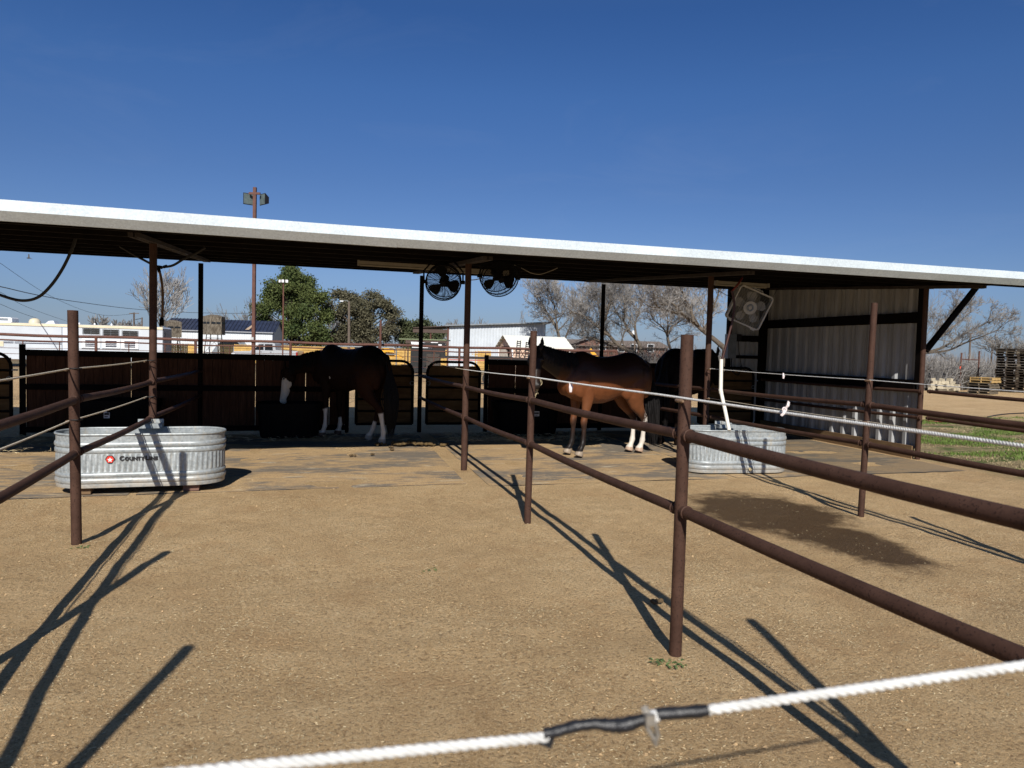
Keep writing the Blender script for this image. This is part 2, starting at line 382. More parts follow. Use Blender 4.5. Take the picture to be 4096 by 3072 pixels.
def dirt():
    t = NT('dry_dirt'); t.set(0.95, 0, 0.15); P = t.pos()
    big = t.noise(0.7, 6, 0.68, P, None, 0.6); mid = t.noise(5.0, 6, 0.7, P); fine = t.noise(48.0, 6, 0.8, P); grit = t.noise(120.0, 4, 0.75, P)
    c = t.ramp(t.math('ADD', t.math('MULTIPLY', big, 0.55), t.math('MULTIPLY', mid, 0.45)), [(0.34, (0.45, 0.288, 0.138)), (0.5, (0.59, 0.40, 0.205)), (0.66, (0.70, 0.50, 0.275))])
    c = t.mix(t.val(fine, 0.38, 0.50, 0.85, 0.0), c, (0.20, 0.120, 0.056))
    c = t.mix(t.val(grit, 0.53, 0.64, 0.0, 0.85), c, (0.78, 0.62, 0.38))
    c = t.mix(t.val(t.noise(1.7, 4, 0.6, P), 0.54, 0.68, 0, 0.45), c, (0.47, 0.29, 0.14))
    # pale straw flecks
    vo = t.node('ShaderNodeTexVoronoi', Scale=75.0); mp = t.n.new('ShaderNodeMapping'); mp.inputs['Scale'].default_value = (0.55, 1.5, 1)
    t.l.new(P, mp.inputs['Vector']); t.l.new(mp.outputs['Vector'], vo.inputs['Vector'])
    fl = t.math('MULTIPLY', t.val(vo.outputs['Distance'], 0.12, 0.2, 1, 0), t.val(t.noise(2.2, 4, 0.6, P), 0.36, 0.58, 0.1, 0.9))
    c = t.mix(fl, c, (0.80, 0.66, 0.42))
    # the damp patch left by the tank
    wob = t.math('MULTIPLY', t.math('SUBTRACT', t.noise(3.2, 6, 0.7, P), 0.5), 1.1)
    e1 = ellipse(t, P, 4.42, 6.40, 0.82, 1.00, R(-22)); e2 = ellipse(t, P, 4.42, 5.25, 0.44, 0.95, R(4))
    e = t.math('ADD', t.math('MINIMUM', e1, e2), wob)
    wet = t.math('MULTIPLY', t.val(e, 0.74, 1.08, 0.97, 0.0), t.val(grit, 0.52, 0.70, 1.0, 0.8))
    c = t.mix(wet, c, (0.082, 0.047, 0.022))
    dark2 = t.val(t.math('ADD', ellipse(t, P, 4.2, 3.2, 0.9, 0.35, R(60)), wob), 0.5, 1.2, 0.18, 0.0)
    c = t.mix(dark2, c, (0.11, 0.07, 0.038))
    t.l.new(t.val(wet, 0.0, 1.0, 0.95, 0.62), t.b.inputs['Roughness'])
    # grass ground and far field
    sep = t.n.new('ShaderNodeSeparateXYZ'); t.l.new(P, sep.inputs[0])
    X, Y = sep.outputs['X'], sep.outputs['Y']
    gm = t.math('MULTIPLY', t.val(t.math('ADD', t.math('SUBTRACT', X, t.math('MULTIPLY', Y, 0.12)), t.math('MULTIPLY', big, 1.0)), 8.5, 9.3), t.val(Y, 14.5, 17.5, 1, 0))
    gc = t.ramp(t.noise(1.4, 5, 0.65, P, (0.6, 1.6, 1)), [(0.40, (0.20, 0.15, 0.08)), (0.50, (0.33, 0.26, 0.14)), (0.58, (0.085, 0.12, 0.03))])
    c = t.mix(gm, c, gc)
    far = t.val(Y, 36, 60); c = t.mix(far, c, t.ramp(t.noise(0.08, 4, 0.6, P), [(0.35, (0.19, 0.15, 0.09)), (0.65, (0.27, 0.215, 0.13))]))
    t.base(c)
    hoof = t.node('ShaderNodeTexVoronoi', Scale=4.2); hoof.feature = 'SMOOTH_F1'; t.l.new(P, hoof.inputs['Vector'])
    t.bump(t.math('ADD', t.math('ADD', t.math('MULTIPLY', fine, 1.0), t.math('MULTIPLY', t.val(hoof.outputs['Distance'], 0.1, 0.4), t.val(big, 0.4, 0.6, 0.0, 0.45))), t.math('ADD', t.math('MULTIPLY', mid, 0.6), t.math('MULTIPLY', grit, 0.35))), 0.95, 0.03)
    return t.m
M['dirt'] = dirt()
tag(g.build('ground', M['dirt'], None, True, 180), kind='structure')

# rubber mats caked with dirt
def mat_rubber():
    t = NT('dirty_rubber_mat'); t.set(0.9, 0, 0.2); P = t.pos()
    a = t.noise(1.1, 6, 0.62, P, (0.45, 1.2, 1)); b = t.noise(9.0, 6, 0.7, P, (0.4, 1.4, 1)); f = t.noise(60.0, 4, 0.7, P)
    c = t.ramp(f, [(0.35, (0.32, 0.21, 0.105)), (0.65, (0.54, 0.38, 0.205))])
    k = t.math('ADD', t.math('MULTIPLY', a, 0.62), t.math('MULTIPLY', b, 0.38))
    c = t.mix(t.val(k, 0.47, 0.55, 0, 0.85), c, (0.14, 0.13, 0.115))
    c = t.mix(t.val(t.noise(3.5, 5, 0.7, P, (0.5, 1.5, 1)), 0.58, 0.68, 0, 0.7), c, (0.55, 0.47, 0.34))
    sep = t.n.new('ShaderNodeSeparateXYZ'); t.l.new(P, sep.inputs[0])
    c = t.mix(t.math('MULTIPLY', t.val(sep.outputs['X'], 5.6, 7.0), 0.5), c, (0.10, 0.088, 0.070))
    t.base(c); t.bump(t.math('ADD', f, b), 0.4, 0.008); return t.m
M['mat'] = mat_rubber()
def rubber_mat(x0, x1, y0, y1, label, seed):
    rnd = random.Random(seed); mb = MB(); n, m = 60, 24; th = 0.016
    for j in range(m + 1):
        for i in range(n + 1):
            x = x0 + (x1 - x0) * i / n; t = j / m
            ya = y0 + S * x + 0.05 * noise.noise((x * 1.1, seed, 0)) + 0.02 * noise.noise((x * 5, seed, 0))
            y = ya + (y1 + S * x - ya) * t
            xx = x + 0.02 * noise.noise((y * 2, seed, 7))
            mb.v.append(Vector((xx, y, 0.004 + 0.010 * noise.noise((x * 1.5, y * 1.5, seed)))))
    W_ = n + 1
    mb.f = [(j * W_ + i, j * W_ + i + 1, (j + 1) * W_ + i + 1, (j + 1) * W_ + i) for j in range(m) for i in range(n)]
    k = len(mb.v)
    rim = [i for i in range(W_)] + [j * W_ + n for j in range(1, m + 1)] + [m * W_ + i for i in range(n - 1, -1, -1)] + [j * W_ for j in range(m - 1, 0, -1)]
    for i in rim: v = mb.v[i]; mb.v.append(Vector((v.x, v.y, v.z - 0.05)))
    L = len(rim)
    for a in range(L): b = (a + 1) % L; mb.f.append((rim[b], rim[a], k + a, k + b))
    o_ = solo(mb, 'rubber_mat', M['mat'], label, 'stall mat', 'rubber mats on the stall floors', True, angle=30)
    o_.data.materials.append(M['rubber'])
    for p_ in list(o_.data.polygons)[-L:]: p_.material_index = 1
rubber_mat(-6.2, -1.98, 8.1, 13.1, 'dirt-caked rubber mat under the long oval stock tank with the lettering', 1)
rubber_mat(-1.90, 1.62, 8.12, 13.1, 'dirt-caked rubber mat where the white-faced dark horse stands', 2)
rubber_mat(1.86, 5.14, 7.95, 13.1, 'rubber mat under the bay horse, black patches showing through the dirt', 3)
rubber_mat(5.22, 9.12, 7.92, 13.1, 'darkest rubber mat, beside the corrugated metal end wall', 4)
# ================================================================ the open shelter
def SY(x, y0): return y0 + S * x
def under_z(y0): return 2.66 + 0.07 * (y0 - 7.6)
XL, XR, YE, YB, YP, YW = -9.0, 10.25, 7.53, 14.45, 8.98, 13.36
shelter = thing('shelter', (1.75, SY(1.75, YP), 0), 'long open-fronted shelter with white metal roof edge and corrugated end wall', 'shelter')
# roof sheet, ribbed along the slope
mb = MB(); n = 190; top = []
for i in range(n + 1):
    x = XL + (XR - XL) * i / n; rib = 0.03 if i % 3 == 0 else 0.0
    for (y0, dz) in ((YE + 0.01, 0.10), (YB, 0.10)):
        mb.v.append(Vector((x, SY(x, y0), under_z(y0) + dz + rib + 0.012)))
    for (y0, dz) in ((YE + 0.01, 0.10), (YB, 0.10)):
        mb.v.append(Vector((x, SY(x, y0), under_z(y0) + dz + rib)))
for i in range(n):
    a, b = i * 4, i * 4 + 4
    mb.f += [(a, b, b + 1, a + 1), (a + 2, a + 3, b + 3, b + 2), (a, a + 2, b + 2, b), (a + 1, b + 1, b + 3, a + 3)]
mb.f += [(0, 1, 3, 2), (n * 4, n * 4 + 2, n * 4 + 3, n * 4 + 1)]
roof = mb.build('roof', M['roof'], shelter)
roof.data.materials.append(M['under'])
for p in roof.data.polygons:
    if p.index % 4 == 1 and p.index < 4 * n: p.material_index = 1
# eave trim: sunlit upright flange and a return folded in underneath, in lapped lengths
for k in range(4):
    x0 = XL + (XR + 0.02 - XL) * k / 4; x1 = XL + (XR + 0.02 - XL) * (k + 1) / 4 + (0.06 if k < 3 else 0); o_ = 0.002 * (k % 2)
    prof = [(YE + 0.35, 2.86), (YE - 0.012 - o_, 2.846), (YE - 0.002 - o_, 2.748), (YE + 0.087, 2.672 - o_), (YE + 0.108, 2.672 - o_), (YE + 0.018, 2.752), (YE + 0.01, 2.838), (YE + 0.35, 2.852)]
    mb = MB(); m = len(prof)
    for x in (x0, x1): mb.v += [Vector((x, SY(x, a), b)) for a, b in prof]
    mb.f = [(i, (i + 1) % m, m + (i + 1) % m, m + i) for i in range(m)] + [tuple(range(m - 1, -1, -1)), tuple(range(m, 2 * m))]
    mb.build('eave_trim', M['fascia'], shelter)
# rake trim on the right edge and back edge trim
mb = MB(); mb.bar((XR + 0.03, SY(XR, YE), 2.79), (XR + 0.03, SY(XR, YB), under_z(YB) + 0.09), 0.03, 0.16); mb.build('rake_trim', M['fascia'], shelter)
mb = MB(); mb.bar((XL, SY(XL, YB + 0.03), under_z(YB) + 0.04), (XR, SY(XR, YB + 0.03), under_z(YB) + 0.04), 0.03, 0.14); mb.build('back_trim', M['steel_dark'], shelter)
for y0 in (7.85, 8.75, 9.75, 10.85, 11.95, 13.1, 14.2):
    z = under_z(y0)
    mb = MB()
    mb.bar((XL, SY(XL, y0), z + 0.05), (XR - 0.02, SY(XR, y0), z + 0.05), 0.006, 0.10)
    mb.bar((XL, SY(XL, y0 + 0.03), z + 0.003), (XR - 0.02, SY(XR, y0 + 0.03), z + 0.003), 0.055, 0.006)
    mb.build('purlin', M['purlin'], shelter)
FRONT = [(-5.5, 0), (-1.93, 0), (1.76, 0.1), (5.32, 0), (9.27, 0)]
REAR = [(-5.75, 0), (-2.13, 0), (1.70, 0), (5.42, 0), (9.27, 0)]
for (fx, dy), (bx, _) in zip(FRONT, REAR):
    yf, yb = SY(fx, YP + dy), SY(bx, YW)
    a = Vector((fx, yf, 0)); b = Vector((bx, yb, 0)); d = (b - a)
    p0 = a - d * ((YP + dy - 7.95) / (YW - YP)); p1 = a + d * ((14.3 - YP) / (YW - YP))
    for s_ in (-1, 1):
        mb = MB(); off = Vector((0.032 * s_, 0, 0))
        mb.bar(p0 + off + Vector((0, 0, under_z(7.95) - 0.022)), p1 + off + Vector((0, 0, under_z(14.3) - 0.022)), 0.05, 0.045)
        mb.build('rafter', M['rafter'], shelter)
    r_ = 0.041
    mb = MB(); mb.tube([(fx, yf, -0.3), (fx, yf, 1.4), (fx, yf, under_z(YP + dy) - 0.045)], r_, 20); mb.build('post', M['pipe'], shelter, True)
    mb = MB(); mb.tube([(bx, yb, -0.3), (bx, yb, under_z(YW) - 0.10)], 0.041, 16); mb.build('post', M['steel_dark'], shelter, True)
# end wall of box-rib sheets
def ribbed(p, q, z0f, z1f, pitch, mat_, parent, name='wall_sheet', rise=0.05, side=1):
    p, q = Vector(p), Vector(q); d = (q - p); L = d.length; d.normalize(); nrm = Vector((-d.y, d.x, 0)) * side
    prof = [(0, 0), (0.62, 0), (0.70, 1), (0.92, 1), (1.0, 0)]
    pts = []; k = 0
    while k * pitch < L:
        for (a, h) in prof[:-1]:
            x = (k + a) * pitch
            if x <= L: pts.append((x, h * rise))
            if a == 0:
                for e in (0.22, 0.42):
                    xe = (k + e) * pitch
                    if xe + 0.02 <= L: pts += [(xe - 0.012, 0), (xe, rise * 0.22), (xe + 0.012, 0)]
        k += 1
    pts.append((L, 0)); mb = MB()
    for (x, h) in pts:
        b = p + d * x + nrm * h
        mb.v += [Vector((b.x, b.y, z0f(x / L))), Vector((b.x, b.y, z1f(x / L)))]
    mb.f = [(2 * i, 2 * i + 2, 2 * i + 3, 2 * i + 1) for i in range(len(pts) - 1)]
    o = mb.build(name, mat_, parent); sm = o.modifiers.new('thickness', 'SOLIDIFY'); sm.thickness = 0.002
    return o
def sheet_mat():
    t = NT('weathered_wall_sheet'); t.set(0.6, 0.0, 0.1)
    f = t.noise(2.5, 6, 0.7, stretch=(1, 1, 0.18)); gph = t.noise(9, 4, 0.6, stretch=(1, 1, 0.1))
    c = t.ramp(f, [(0.3, (0.25, 0.255, 0.26)), (0.7, (0.42, 0.425, 0.43))])
    t.base(t.mix(t.val(gph, 0.5, 0.8, 0, 0.4), c, (0.19, 0.165, 0.135))); return t.m
M['sheet'] = sheet_mat()
WX = 9.27; y_a, y_b = SY(WX, YP) + 0.06, SY(WX, YW)
ribbed((WX + 0.05, y_a, 0), (WX + 0.05, y_b, 0), lambda t: 0.16, lambda t: under_z(YP + (YW - YP) * t) - 0.02, 0.295, M['sheet'], shelter, side=1)
for zz, hh in ((2.28, 0.15), (1.20, 0.17)):
    mb = MB(); mb.box((WX - 0.01, (y_a + y_b) / 2, zz), (0.06, y_b - y_a - 0.1, hh)); mb.build('girt', M['steel_dark'], shelter)
mb = MB(); mb.box((WX - 0.02, (y_a + y_b) / 2 + 0.02, 0.09), (0.045, y_b - y_a, 0.24)); mb.build('base_board', M['board'], shelter)
mb = MB(); mb.box((WX + 0.01, y_a + 0.0, 2.02), (0.10, 0.10, 1.56)); mb.build('corner_column', M['steel_dark'], shelter)
mb = MB(); mb.box((WX - 0.02, y_b - 0.03, 1.55), (0.16, 0.14, 3.05)); mb.build('corner_column', M['steel_dark'], shelter)
mb = MB(); mb.bar(at_y(3704, 1402, SY(9.3, YP)), at_y(3932, 1126, SY(9.95, YP)), 0.05, 0.085); mb.build('brace', M['steel_dark'], shelter)
# short corrugated return on the back line beside the corner
rx0 = at_y(2912, 1400, y_b).x
ribbed((rx0, SY(rx0, YW) + 0.04, 0), (WX - 0.1, y_b + 0.04, 0), lambda t: 0.16, lambda t: under_z(YW) - 0.02, 0.25, M['sheet'], shelter, side=-1)
mb = MB()
mb.box(((rx0 + WX) / 2, SY((rx0 + WX) / 2, YW) - 0.02, 1.98), (WX - rx0 - 0.2, 0.05, 0.13)); mb.build('girt', M['steel_dark'], shelter)
mb = MB(); mb.box(((rx0 + WX) / 2, SY((rx0 + WX) / 2, YW) - 0.02, 1.58), (WX - rx0 - 0.2, 0.05, 0.07)); mb.build('girt', M['steel_dark'], shelter)
mb = MB(); mb.box((rx0 - 0.02, SY(rx0, YW), 1.53), (0.08, 0.09, 3.0)); mb.build('corner_column', M['steel_dark'], shelter)

# ---------------------------------------------------------------- plank walls on the back line
def plank_wall(x0, x1, label, slits=(), seed=0):
    t = thing('plank_wall', ((x0 + x1) / 2, SY((x0 + x1) / 2, YW), 0), label, 'stall wall', 'plank walls along the back of the stalls')
    rnd = random.Random(seed); mb = MB(); x = x0 + 0.05; k = 0
    while x < x1 - 0.06:
        wd = min(rnd.choice((0.138, 0.140, 0.142)), x1 - 0.05 - x); gap = 0.009 if k in slits else 0.0025
        c = x + (wd - gap) / 2
        mb.box((c, SY(c, YW) + rnd.uniform(-0.002, 0.002), 0.725), (wd - gap, 0.02, 1.19 + rnd.uniform(-0.01, 0.01)))
        if k not in slits: mb.box((x + wd, SY(x + wd, YW) + 0.019, 0.725), (0.03, 0.012, 1.15))  # battens added behind the joints to keep light from leaking through
        x += wd; k += 1
    mb.build('plank_panel', M['plank'], t)
    for z, r_, nm in ((1.355, 0.05, 'top_rail'), (0.80, 0.045, 'middle_rail'), (0.10, 0.045, 'bottom_rail')):
        mb = MB(); mb.bar((x0, SY(x0, YW) - 0.045, z), (x1, SY(x1, YW) - 0.045, z), 0.06, 2 * r_); mb.build(nm, M['steel_dark'], t)
    for xx in (x0, x1):
        mb = MB(); mb.box((xx, SY(xx, YW) - 0.012, 0.66), (0.07, 0.075, 1.66)); mb.build('end_post', M['steel_dark'], t)
    return t
plank_wall(-4.78, 0.36, 'dark red-brown plank wall behind the two left stalls, below the white trailer', (10, 24, 30, 33), 1)
plank_wall(2.99, 7.42, 'dark plank wall behind the bay horse, right of the plywood gates', (3, 21), 2)

# ---------------------------------------------------------------- tube gates filled with plywood
def gate(x0, x1, y0, label, latch=1):
    xm = (x0 + x1) / 2
    t = thing('stall_gate', (xm, SY(xm, y0), 0), label, 'gate', 'plywood-filled tube gates')
    z0, z1, c = 0.16, 1.34, 0.22
    pts = []
    for cx, cz, a0 in ((x0 + c, z1 - c, 180), (x1 - c, z1 - c, 90)):
        for k in range(7): a = R(a0 - k * 15); pts.append((cx + c * math.cos(a), 0, cz + c * math.sin(a)))
    pts = [(x0, 0, z0)] + pts + [(x1, 0, z0)]
    mb = MB(); mb.tube([(p[0], SY(p[0], y0) - 0.02, p[2]) for p in pts], 0.026, 10); mb.tube([(x0, SY(x0, y0) - 0.02, z0), (x1, SY(x1, y0) - 0.02, z0)], 0.024, 10)
    mb.build('gate_frame', M['steel_dark'], t, True)
    for z in (0.40, 0.62, 0.85, 1.06):
        mb = MB(); mb.tube([(x0, SY(x0, y0) - 0.022, z), (x1, SY(x1, y0) - 0.022, z)], 0.018, 8); mb.build('gate_bar', M['steel_dark'], t, True)
    mb = MB(); mb.bar((x0 + 0.01, SY(x0, y0) + 0.015, 0.72), (x1 - 0.01, SY(x1, y0) + 0.015, 0.72), 0.012, 1.09); mb.build('plywood_panel', M['ply'], t)
    xe = x1 if latch > 0 else x0
    mb = MB(); mb.box((xe + 0.05 * latch, SY(xe, y0) - 0.03, 1.07), (0.10, 0.02, 0.025)); mb.build('latch', M['grey_metal'], t)
    mb = MB(); mb.torus((xe - 0.02 * latch, SY(xe, y0) - 0.05, 0.93), 0.035, 0.006, (0, 1, 0), 14, 6); mb.build('chain_ring', M['grey_metal'], t, True)
    return t
gate(-6.95, -4.93, YW - 0.02, 'plywood tube gate at the far left end of the stalls')
gate(0.52, 1.56, YW - 0.02, 'plywood tube gate half hidden behind the white-faced horse')
gate(1.83, 2.86, YW - 0.02, 'plywood tube gate between the white-faced horse and the bay horse', -1)
gate(7.66, 9.0, YW - 0.10, 'plywood tube gate in the far right corner below the breaker box')

# ---------------------------------------------------------------- pipe fences
def fence(label, posts, spans, clips=(), mat_='pipe'):
    p0 = posts[0]
    t = thing('pipe_fence', (p0[0], p0[1], 0), label, 'fence', 'rusty pipe fences between the paddocks')
    for (x, y, h, r_, tx, ty) in posts:
        mb = MB(); mb.tube([(x, y, -0.3), (x, y, 0.1), (x + tx * 0.5, y + ty * 0.5, h * 0.5), (x + tx, y + ty, h)], r_, 24, caps=False)
        mb.tube([(x + tx, y + ty, h), (x + tx * 0.98, y + ty * 0.98, h - 0.12)], r_ * 0.86, 24, caps=False)
        mb.torus((x + tx, y + ty, h), r_ * 0.93, r_ * 0.075, (0, 0, 1), 24, 6); mb.build('post', M[mat_], t, True)
    for (a, b, r_) in spans:
        a, b = Vector(a), Vector(b); n_ = 8; L = (b - a).length; pts = []
        for k in range(n_ + 1):
            p = a.lerp(b, k / n_); p.z -= 0.012 * math.sin(math.pi * k / n_); pts.append(p)
        mb = MB(); mb.tube(pts, r_, 18)
        for e, d in ((a, b), (b, a)):                      # weld bead where the rail is coped to the post
            u = (d - e).normalized(); mb.torus(e + u * 0.034, r_ * 1.06, 0.006, u, 16, 6)
        mb.build('rail', M[mat_], t, True)
    for (x, y, z, r_, dirx) in clips:
        mb = MB(); mb.torus((x, y, z), r_ + 0.004, 0.005, (0, 0, 1), 18, 6); mb.build('wire_tie', M['dark_wire'], t, True)
        mb = MB(); c = Vector((x + dirx * (r_ + 0.012), y - 0.02, z - 0.012)); mb.tube([c + Vector((0, -0.045, 0)), c + Vector((0, -0.035, 0)), c + Vector((0, 0.02, 0)), c + Vector((0, 0.035, 0))], [0.006, 0.010, 0.010, 0.006], 10); mb.build('insulator', M['insul'], t, True)
    return t
a_, b_, c_ = (1.79, 3.32), (1.79, 6.18), (1.76, 8.93)
fence('rusty pipe fence running past the camera on the right, with two free-standing posts', 
      [(1.79, 3.32, 1.70, 0.0325, 0.0, 0), (1.79, 6.18, 1.775, 0.031, 0.01, 0), (1.86, 0.55, 2.2, 0.034, 0, 0)],
      [((1.79, 3.29, 1.185), (1.84, 0.6, 1.19), 0.030), ((1.79, 3.29, 0.79), (1.84, 0.6, 0.83), 0.030),
       ((1.79, 6.15, 1.150), (1.79, 3.35, 1.185), 0.027), ((1.79, 6.15, 0.755), (1.79, 3.35, 0.79), 0.027),
       ((1.76, 9.13, 1.10), (1.79, 6.2, 1.15), 0.026), ((1.76, 9.13, 0.70), (1.79, 6.2, 0.755), 0.026),
       ((1.70, 13.38, 1.07), (1.755, 9.21, 1.10), 0.028), ((1.70, 13.38, 0.66), (1.755, 9.21, 0.70), 0.028)],
      [(1.79, 3.32, 1.375, 0.0325, -1), (1.795, 6.18, 1.365, 0.031, -1)])
fence('rusty pipe fence at the left, running back past the tank with the lettering',
      [(-1.845, 6.04, 1.81, 0.0365, -0.02, 0), (-1.70, 3.22, 1.8, 0.0355, 0, 0), (-1.375, 0.56, 2.35, 0.036, 0, 0)],
      [((-1.84, 6.0, 1.135), (-1.70, 3.25, 1.10), 0.030), ((-1.84, 6.0, 0.73), (-1.70, 3.25, 0.69), 0.030),
       ((-1.70, 3.19, 1.10), (-1.38, 0.60, 1.12), 0.030), ((-1.70, 3.19, 0.69), (-1.38, 0.60, 0.72), 0.030),
       ((-1.925, 8.72, 1.13), (-1.845, 6.08, 1.14), 0.028), ((-1.925, 8.72, 0.72), (-1.845, 6.08, 0.73), 0.028),
       ((-2.125, 13.28, 1.10), (-1.935, 8.82, 1.135), 0.030), ((-2.125, 13.28, 0.67), (-1.935, 8.82, 0.725), 0.030)],
      [(-1.85, 6.04, 1.375, 0.0365, -1), (-1.845, 6.04, 0.985, 0.0365, -1), (-1.93, 8.78, 1.375, 0.041, -1), (-1.93, 8.78, 0.965, 0.041, -1)])
fence('rusty pipe fence with one tall post standing behind the damp patch',
      [(5.225, 5.97, 2.16, 0.0305, 0.035, 0), (5.24, 3.05, 2.0, 0.031, 0, 0)],
      [((5.23, 5.93, 1.145), (5.24, 3.08, 1.12), 0.028), ((5.23, 5.93, 0.75), (5.24, 3.08, 0.76), 0.028),
       ((5.31, 9.06, 1.11), (5.24, 6.0, 1.145), 0.026), ((5.31, 9.06, 0.72), (5.23, 6.0, 0.755), 0.026),
       ((5.42, 13.5, 1.09), (5.32, 9.17, 1.11), 0.028), ((5.42, 13.5, 0.69), (5.32, 9.17, 0.72), 0.028)],
      [(5.245, 5.97, 1.40, 0.0305, -1), (5.24, 5.97, 0.985, 0.0305, -1), (5.32, 9.12, 1.41, 0.041, -1), (5.32, 9.12, 0.99, 0.041, -1)])
fence('rusty pipe fence starting at the corrugated end wall and leaving the picture on the right',
      [(9.27, 6.2, 1.75, 0.031, 0, 0)],
      [((9.27, 9.27, 1.115), (9.27, 6.23, 1.10), 0.027), ((9.27, 9.27, 0.69), (9.27, 6.23, 0.68), 0.027),
       ((9.16, 13.6, 1.10), (9.22, 9.34, 1.11), 0.027), ((9.16, 13.6, 0.67), (9.22, 9.34, 0.685), 0.027)])

# ---------------------------------------------------------------- ropes
def rope_mesh(pts, r_, lay=0.045, n=3, sub=14):
    """three strands laid together"""
    pts = [Vector(p) for p in pts]; L = [0]
    for a, b in zip(pts, pts[1:]): L.append(L[-1] + (b - a).length)
    mb = MB(); tot = L[-1]; k = max(8, int(tot / lay * sub)); k = min(k, 1400)
    def P(s):
        for i in range(len(pts) - 1):
            if s <= L[i + 1] or i == len(pts) - 2: return pts[i].lerp(pts[i + 1], (s - L[i]) / max(1e-6, L[i + 1] - L[i])), (pts[i + 1] - pts[i]).normalized()
    for st in range(n):
        line = []
        for q in range(k + 1):
            s = tot * q / k; p, d = P(s); a = Vector((0, 0, 1)).cross(d).normalized(); b = d.cross(a)
            t = 2 * math.pi * (s / lay + st / n)
            line.append(p + (a * math.cos(t) + b * math.sin(t)) * r_ * 0.52)
        mb.tube(line, r_ * 0.56, 6)
    return mb
def sag(a, b, s, n=14):
    a, b = Vector(a), Vector(b)
    return [a.lerp(b, k / n) - Vector((0, 0, 4 * s * (k / n) * (1 - k / n))) for k in range(n + 1)]
def rope(name, pts, r_, m, label, ribbons=(), lay=0.05, sub=14, group='electric ropes strung along the pipe fences'):
    p = Vector(pts[0]); t = thing(name, p, label, 'rope', group)
    rope_mesh(pts, r_, lay, 3, sub).build('strands', M[m], t, True, 80)
    for c, kind in ribbons:
        c = Vector(c); mb = MB()
        mb.torus(c, r_ * 1.3, r_ * 0.5, (0.2, 1, 0), 12, 6)
        if kind == 'bow':
            for sx, sz, L in ((0.5, 1.0, 0.042), (-0.5, -1, 0.034)):
                e = c + Vector((sx * 0.032, -0.006, sz * L * 0.75)); side = Vector((0.007, 0.0, -0.004))
                mid = c.lerp(e, 0.55) + Vector((0, -0.006, 0))
                vs = [c + side * 0.25, c - side * 0.25, mid - side * 0.8, mid + side * 0.8, e - side, e + side * 0.4]
                mb.faces([v for v in vs] + [v + Vector((0.002, 0.003, 0)) for v in vs], [(0, 1, 2, 3), (3, 2, 4, 5), (9, 8, 7, 6), (11, 10, 8, 9), (0, 3, 9, 6), (3, 5, 11, 9), (1, 7, 8, 2), (2, 8, 10, 4), (5, 4, 10, 11)])
        else:
            for sx in (-0.008, 0.009):
                pts_ = [c + Vector((sx * 0.5, 0, 0)), c + Vector((sx * 0.9, -0.01, -0.025)), c + Vector((sx * 0.4, -0.005, -0.06))]
                mb.tube(pts_, [0.005, 0.009, 0.006], 6)
        mb.build('ribbon', M['ribbon'], t, True, 30)
    return t
rope('fence_rope', sag((1.755, 3.32, 1.38), (1.76, 6.18, 1.365), 0.004)[::-1][:-1] + sag((1.755, 3.32, 1.378), (1.83, 0.58, 1.385), 0.004), 0.0062, 'rope',
     'white twisted rope crossing in front of the bay horse, ribbon bow tied on it', [(at_x(3138, 1638, 1.775), 'bow'), (at_x(2282, 1536, 1.757), 'short')], 0.030, 12)
rope('fence_rope', sag((1.70, 9.0, 1.335), (1.757, 6.2, 1.365), 0.006), 0.0045, 'rope', 'short white rope from the roof post to the middle free-standing post', (), 0.03, 10)
rope('fence_rope', sag((-1.97, 8.78, 1.375), (-1.885, 6.0, 1.37), 0.008) + sag((-1.885, 6.0, 1.37), (-1.74, 3.2, 1.34), 0.008)[1:], 0.0062, 'rope_tan',
     'upper weathered rope at the left fence, level with the plank wall', (), 0.035, 12)
rope('fence_rope', sag((-1.97, 8.78, 0.965), (-1.885, 6.0, 0.975), 0.01) + sag((-1.885, 6.0, 0.975), (-1.74, 3.2, 0.95), 0.012)[1:], 0.0062, 'rope_tan', 'lower weathered rope at the left fence, just above the lettered tank', (), 0.035, 12)
rope('fence_rope', sag((5.28, 9.12, 1.41), (5.22, 5.95, 1.395), 0.008) + sag((5.22, 5.95, 1.395), (5.22, 3.1, 1.38), 0.006)[1:], 0.0042, 'rope', 'upper thin white rope in front of the corrugated end wall', [(at_x(3133, 1494, 5.24), 'short')], 0.03, 10)
rope('fence_rope', sag((5.28, 9.12, 0.99), (5.22, 5.95, 0.98), 0.008) + sag((5.22, 5.95, 0.98), (5.22, 3.1, 0.97), 0.006)[1:], 0.0042, 'rope_tan', 'lower thin rope behind the white twisted rope, above the damp patch', (), 0.03, 10)
rope('fence_rope', sag((1.68, 13.3, 1.40), (1.70, 9.0, 1.335), 0.02), 0.004, 'rope_tan', 'dim cord with a yellowish gate handle under the roof, back from the roof post', (), 0.03, 6)
# the near rope, spliced with black tape and a zinc clamp
kx = (2180, 2945); a0 = Vector((0, 0, 0)); pL = Vector((-0.07, 0.735, 1.195)); pM = Vector((0.24, 0.72, 1.174)); pR = Vector((0.77, 0.62, 1.262)); b0 = Vector((1.83, 0.47, 1.40))
pL = at_depth(960, 3070, 0.68); pM = at_depth(2190, 2948, 0.79); pN = at_depth(2835, 2840, 0.80); pR = at_depth(4096, 2662, 0.83)
a0 = pL + (pL - pM) * 4.0
near = thing('front_rope', pM, 'thick white rope nearest the camera, spliced with black tape and a clamp', 'rope')
rope_mesh(sag(a0, pL, 0.0, 4) + [pM], 0.0056, 0.034, 3, 16).build('strands', M['rope'], near, True, 80)
rope_mesh([pN] + [pR, b0], 0.0056, 0.034, 3, 16).build('strands', M['rope'], near, True, 80)
def px(x, y, d=0.79): return at_depth(x, y, d)
mb = MB()
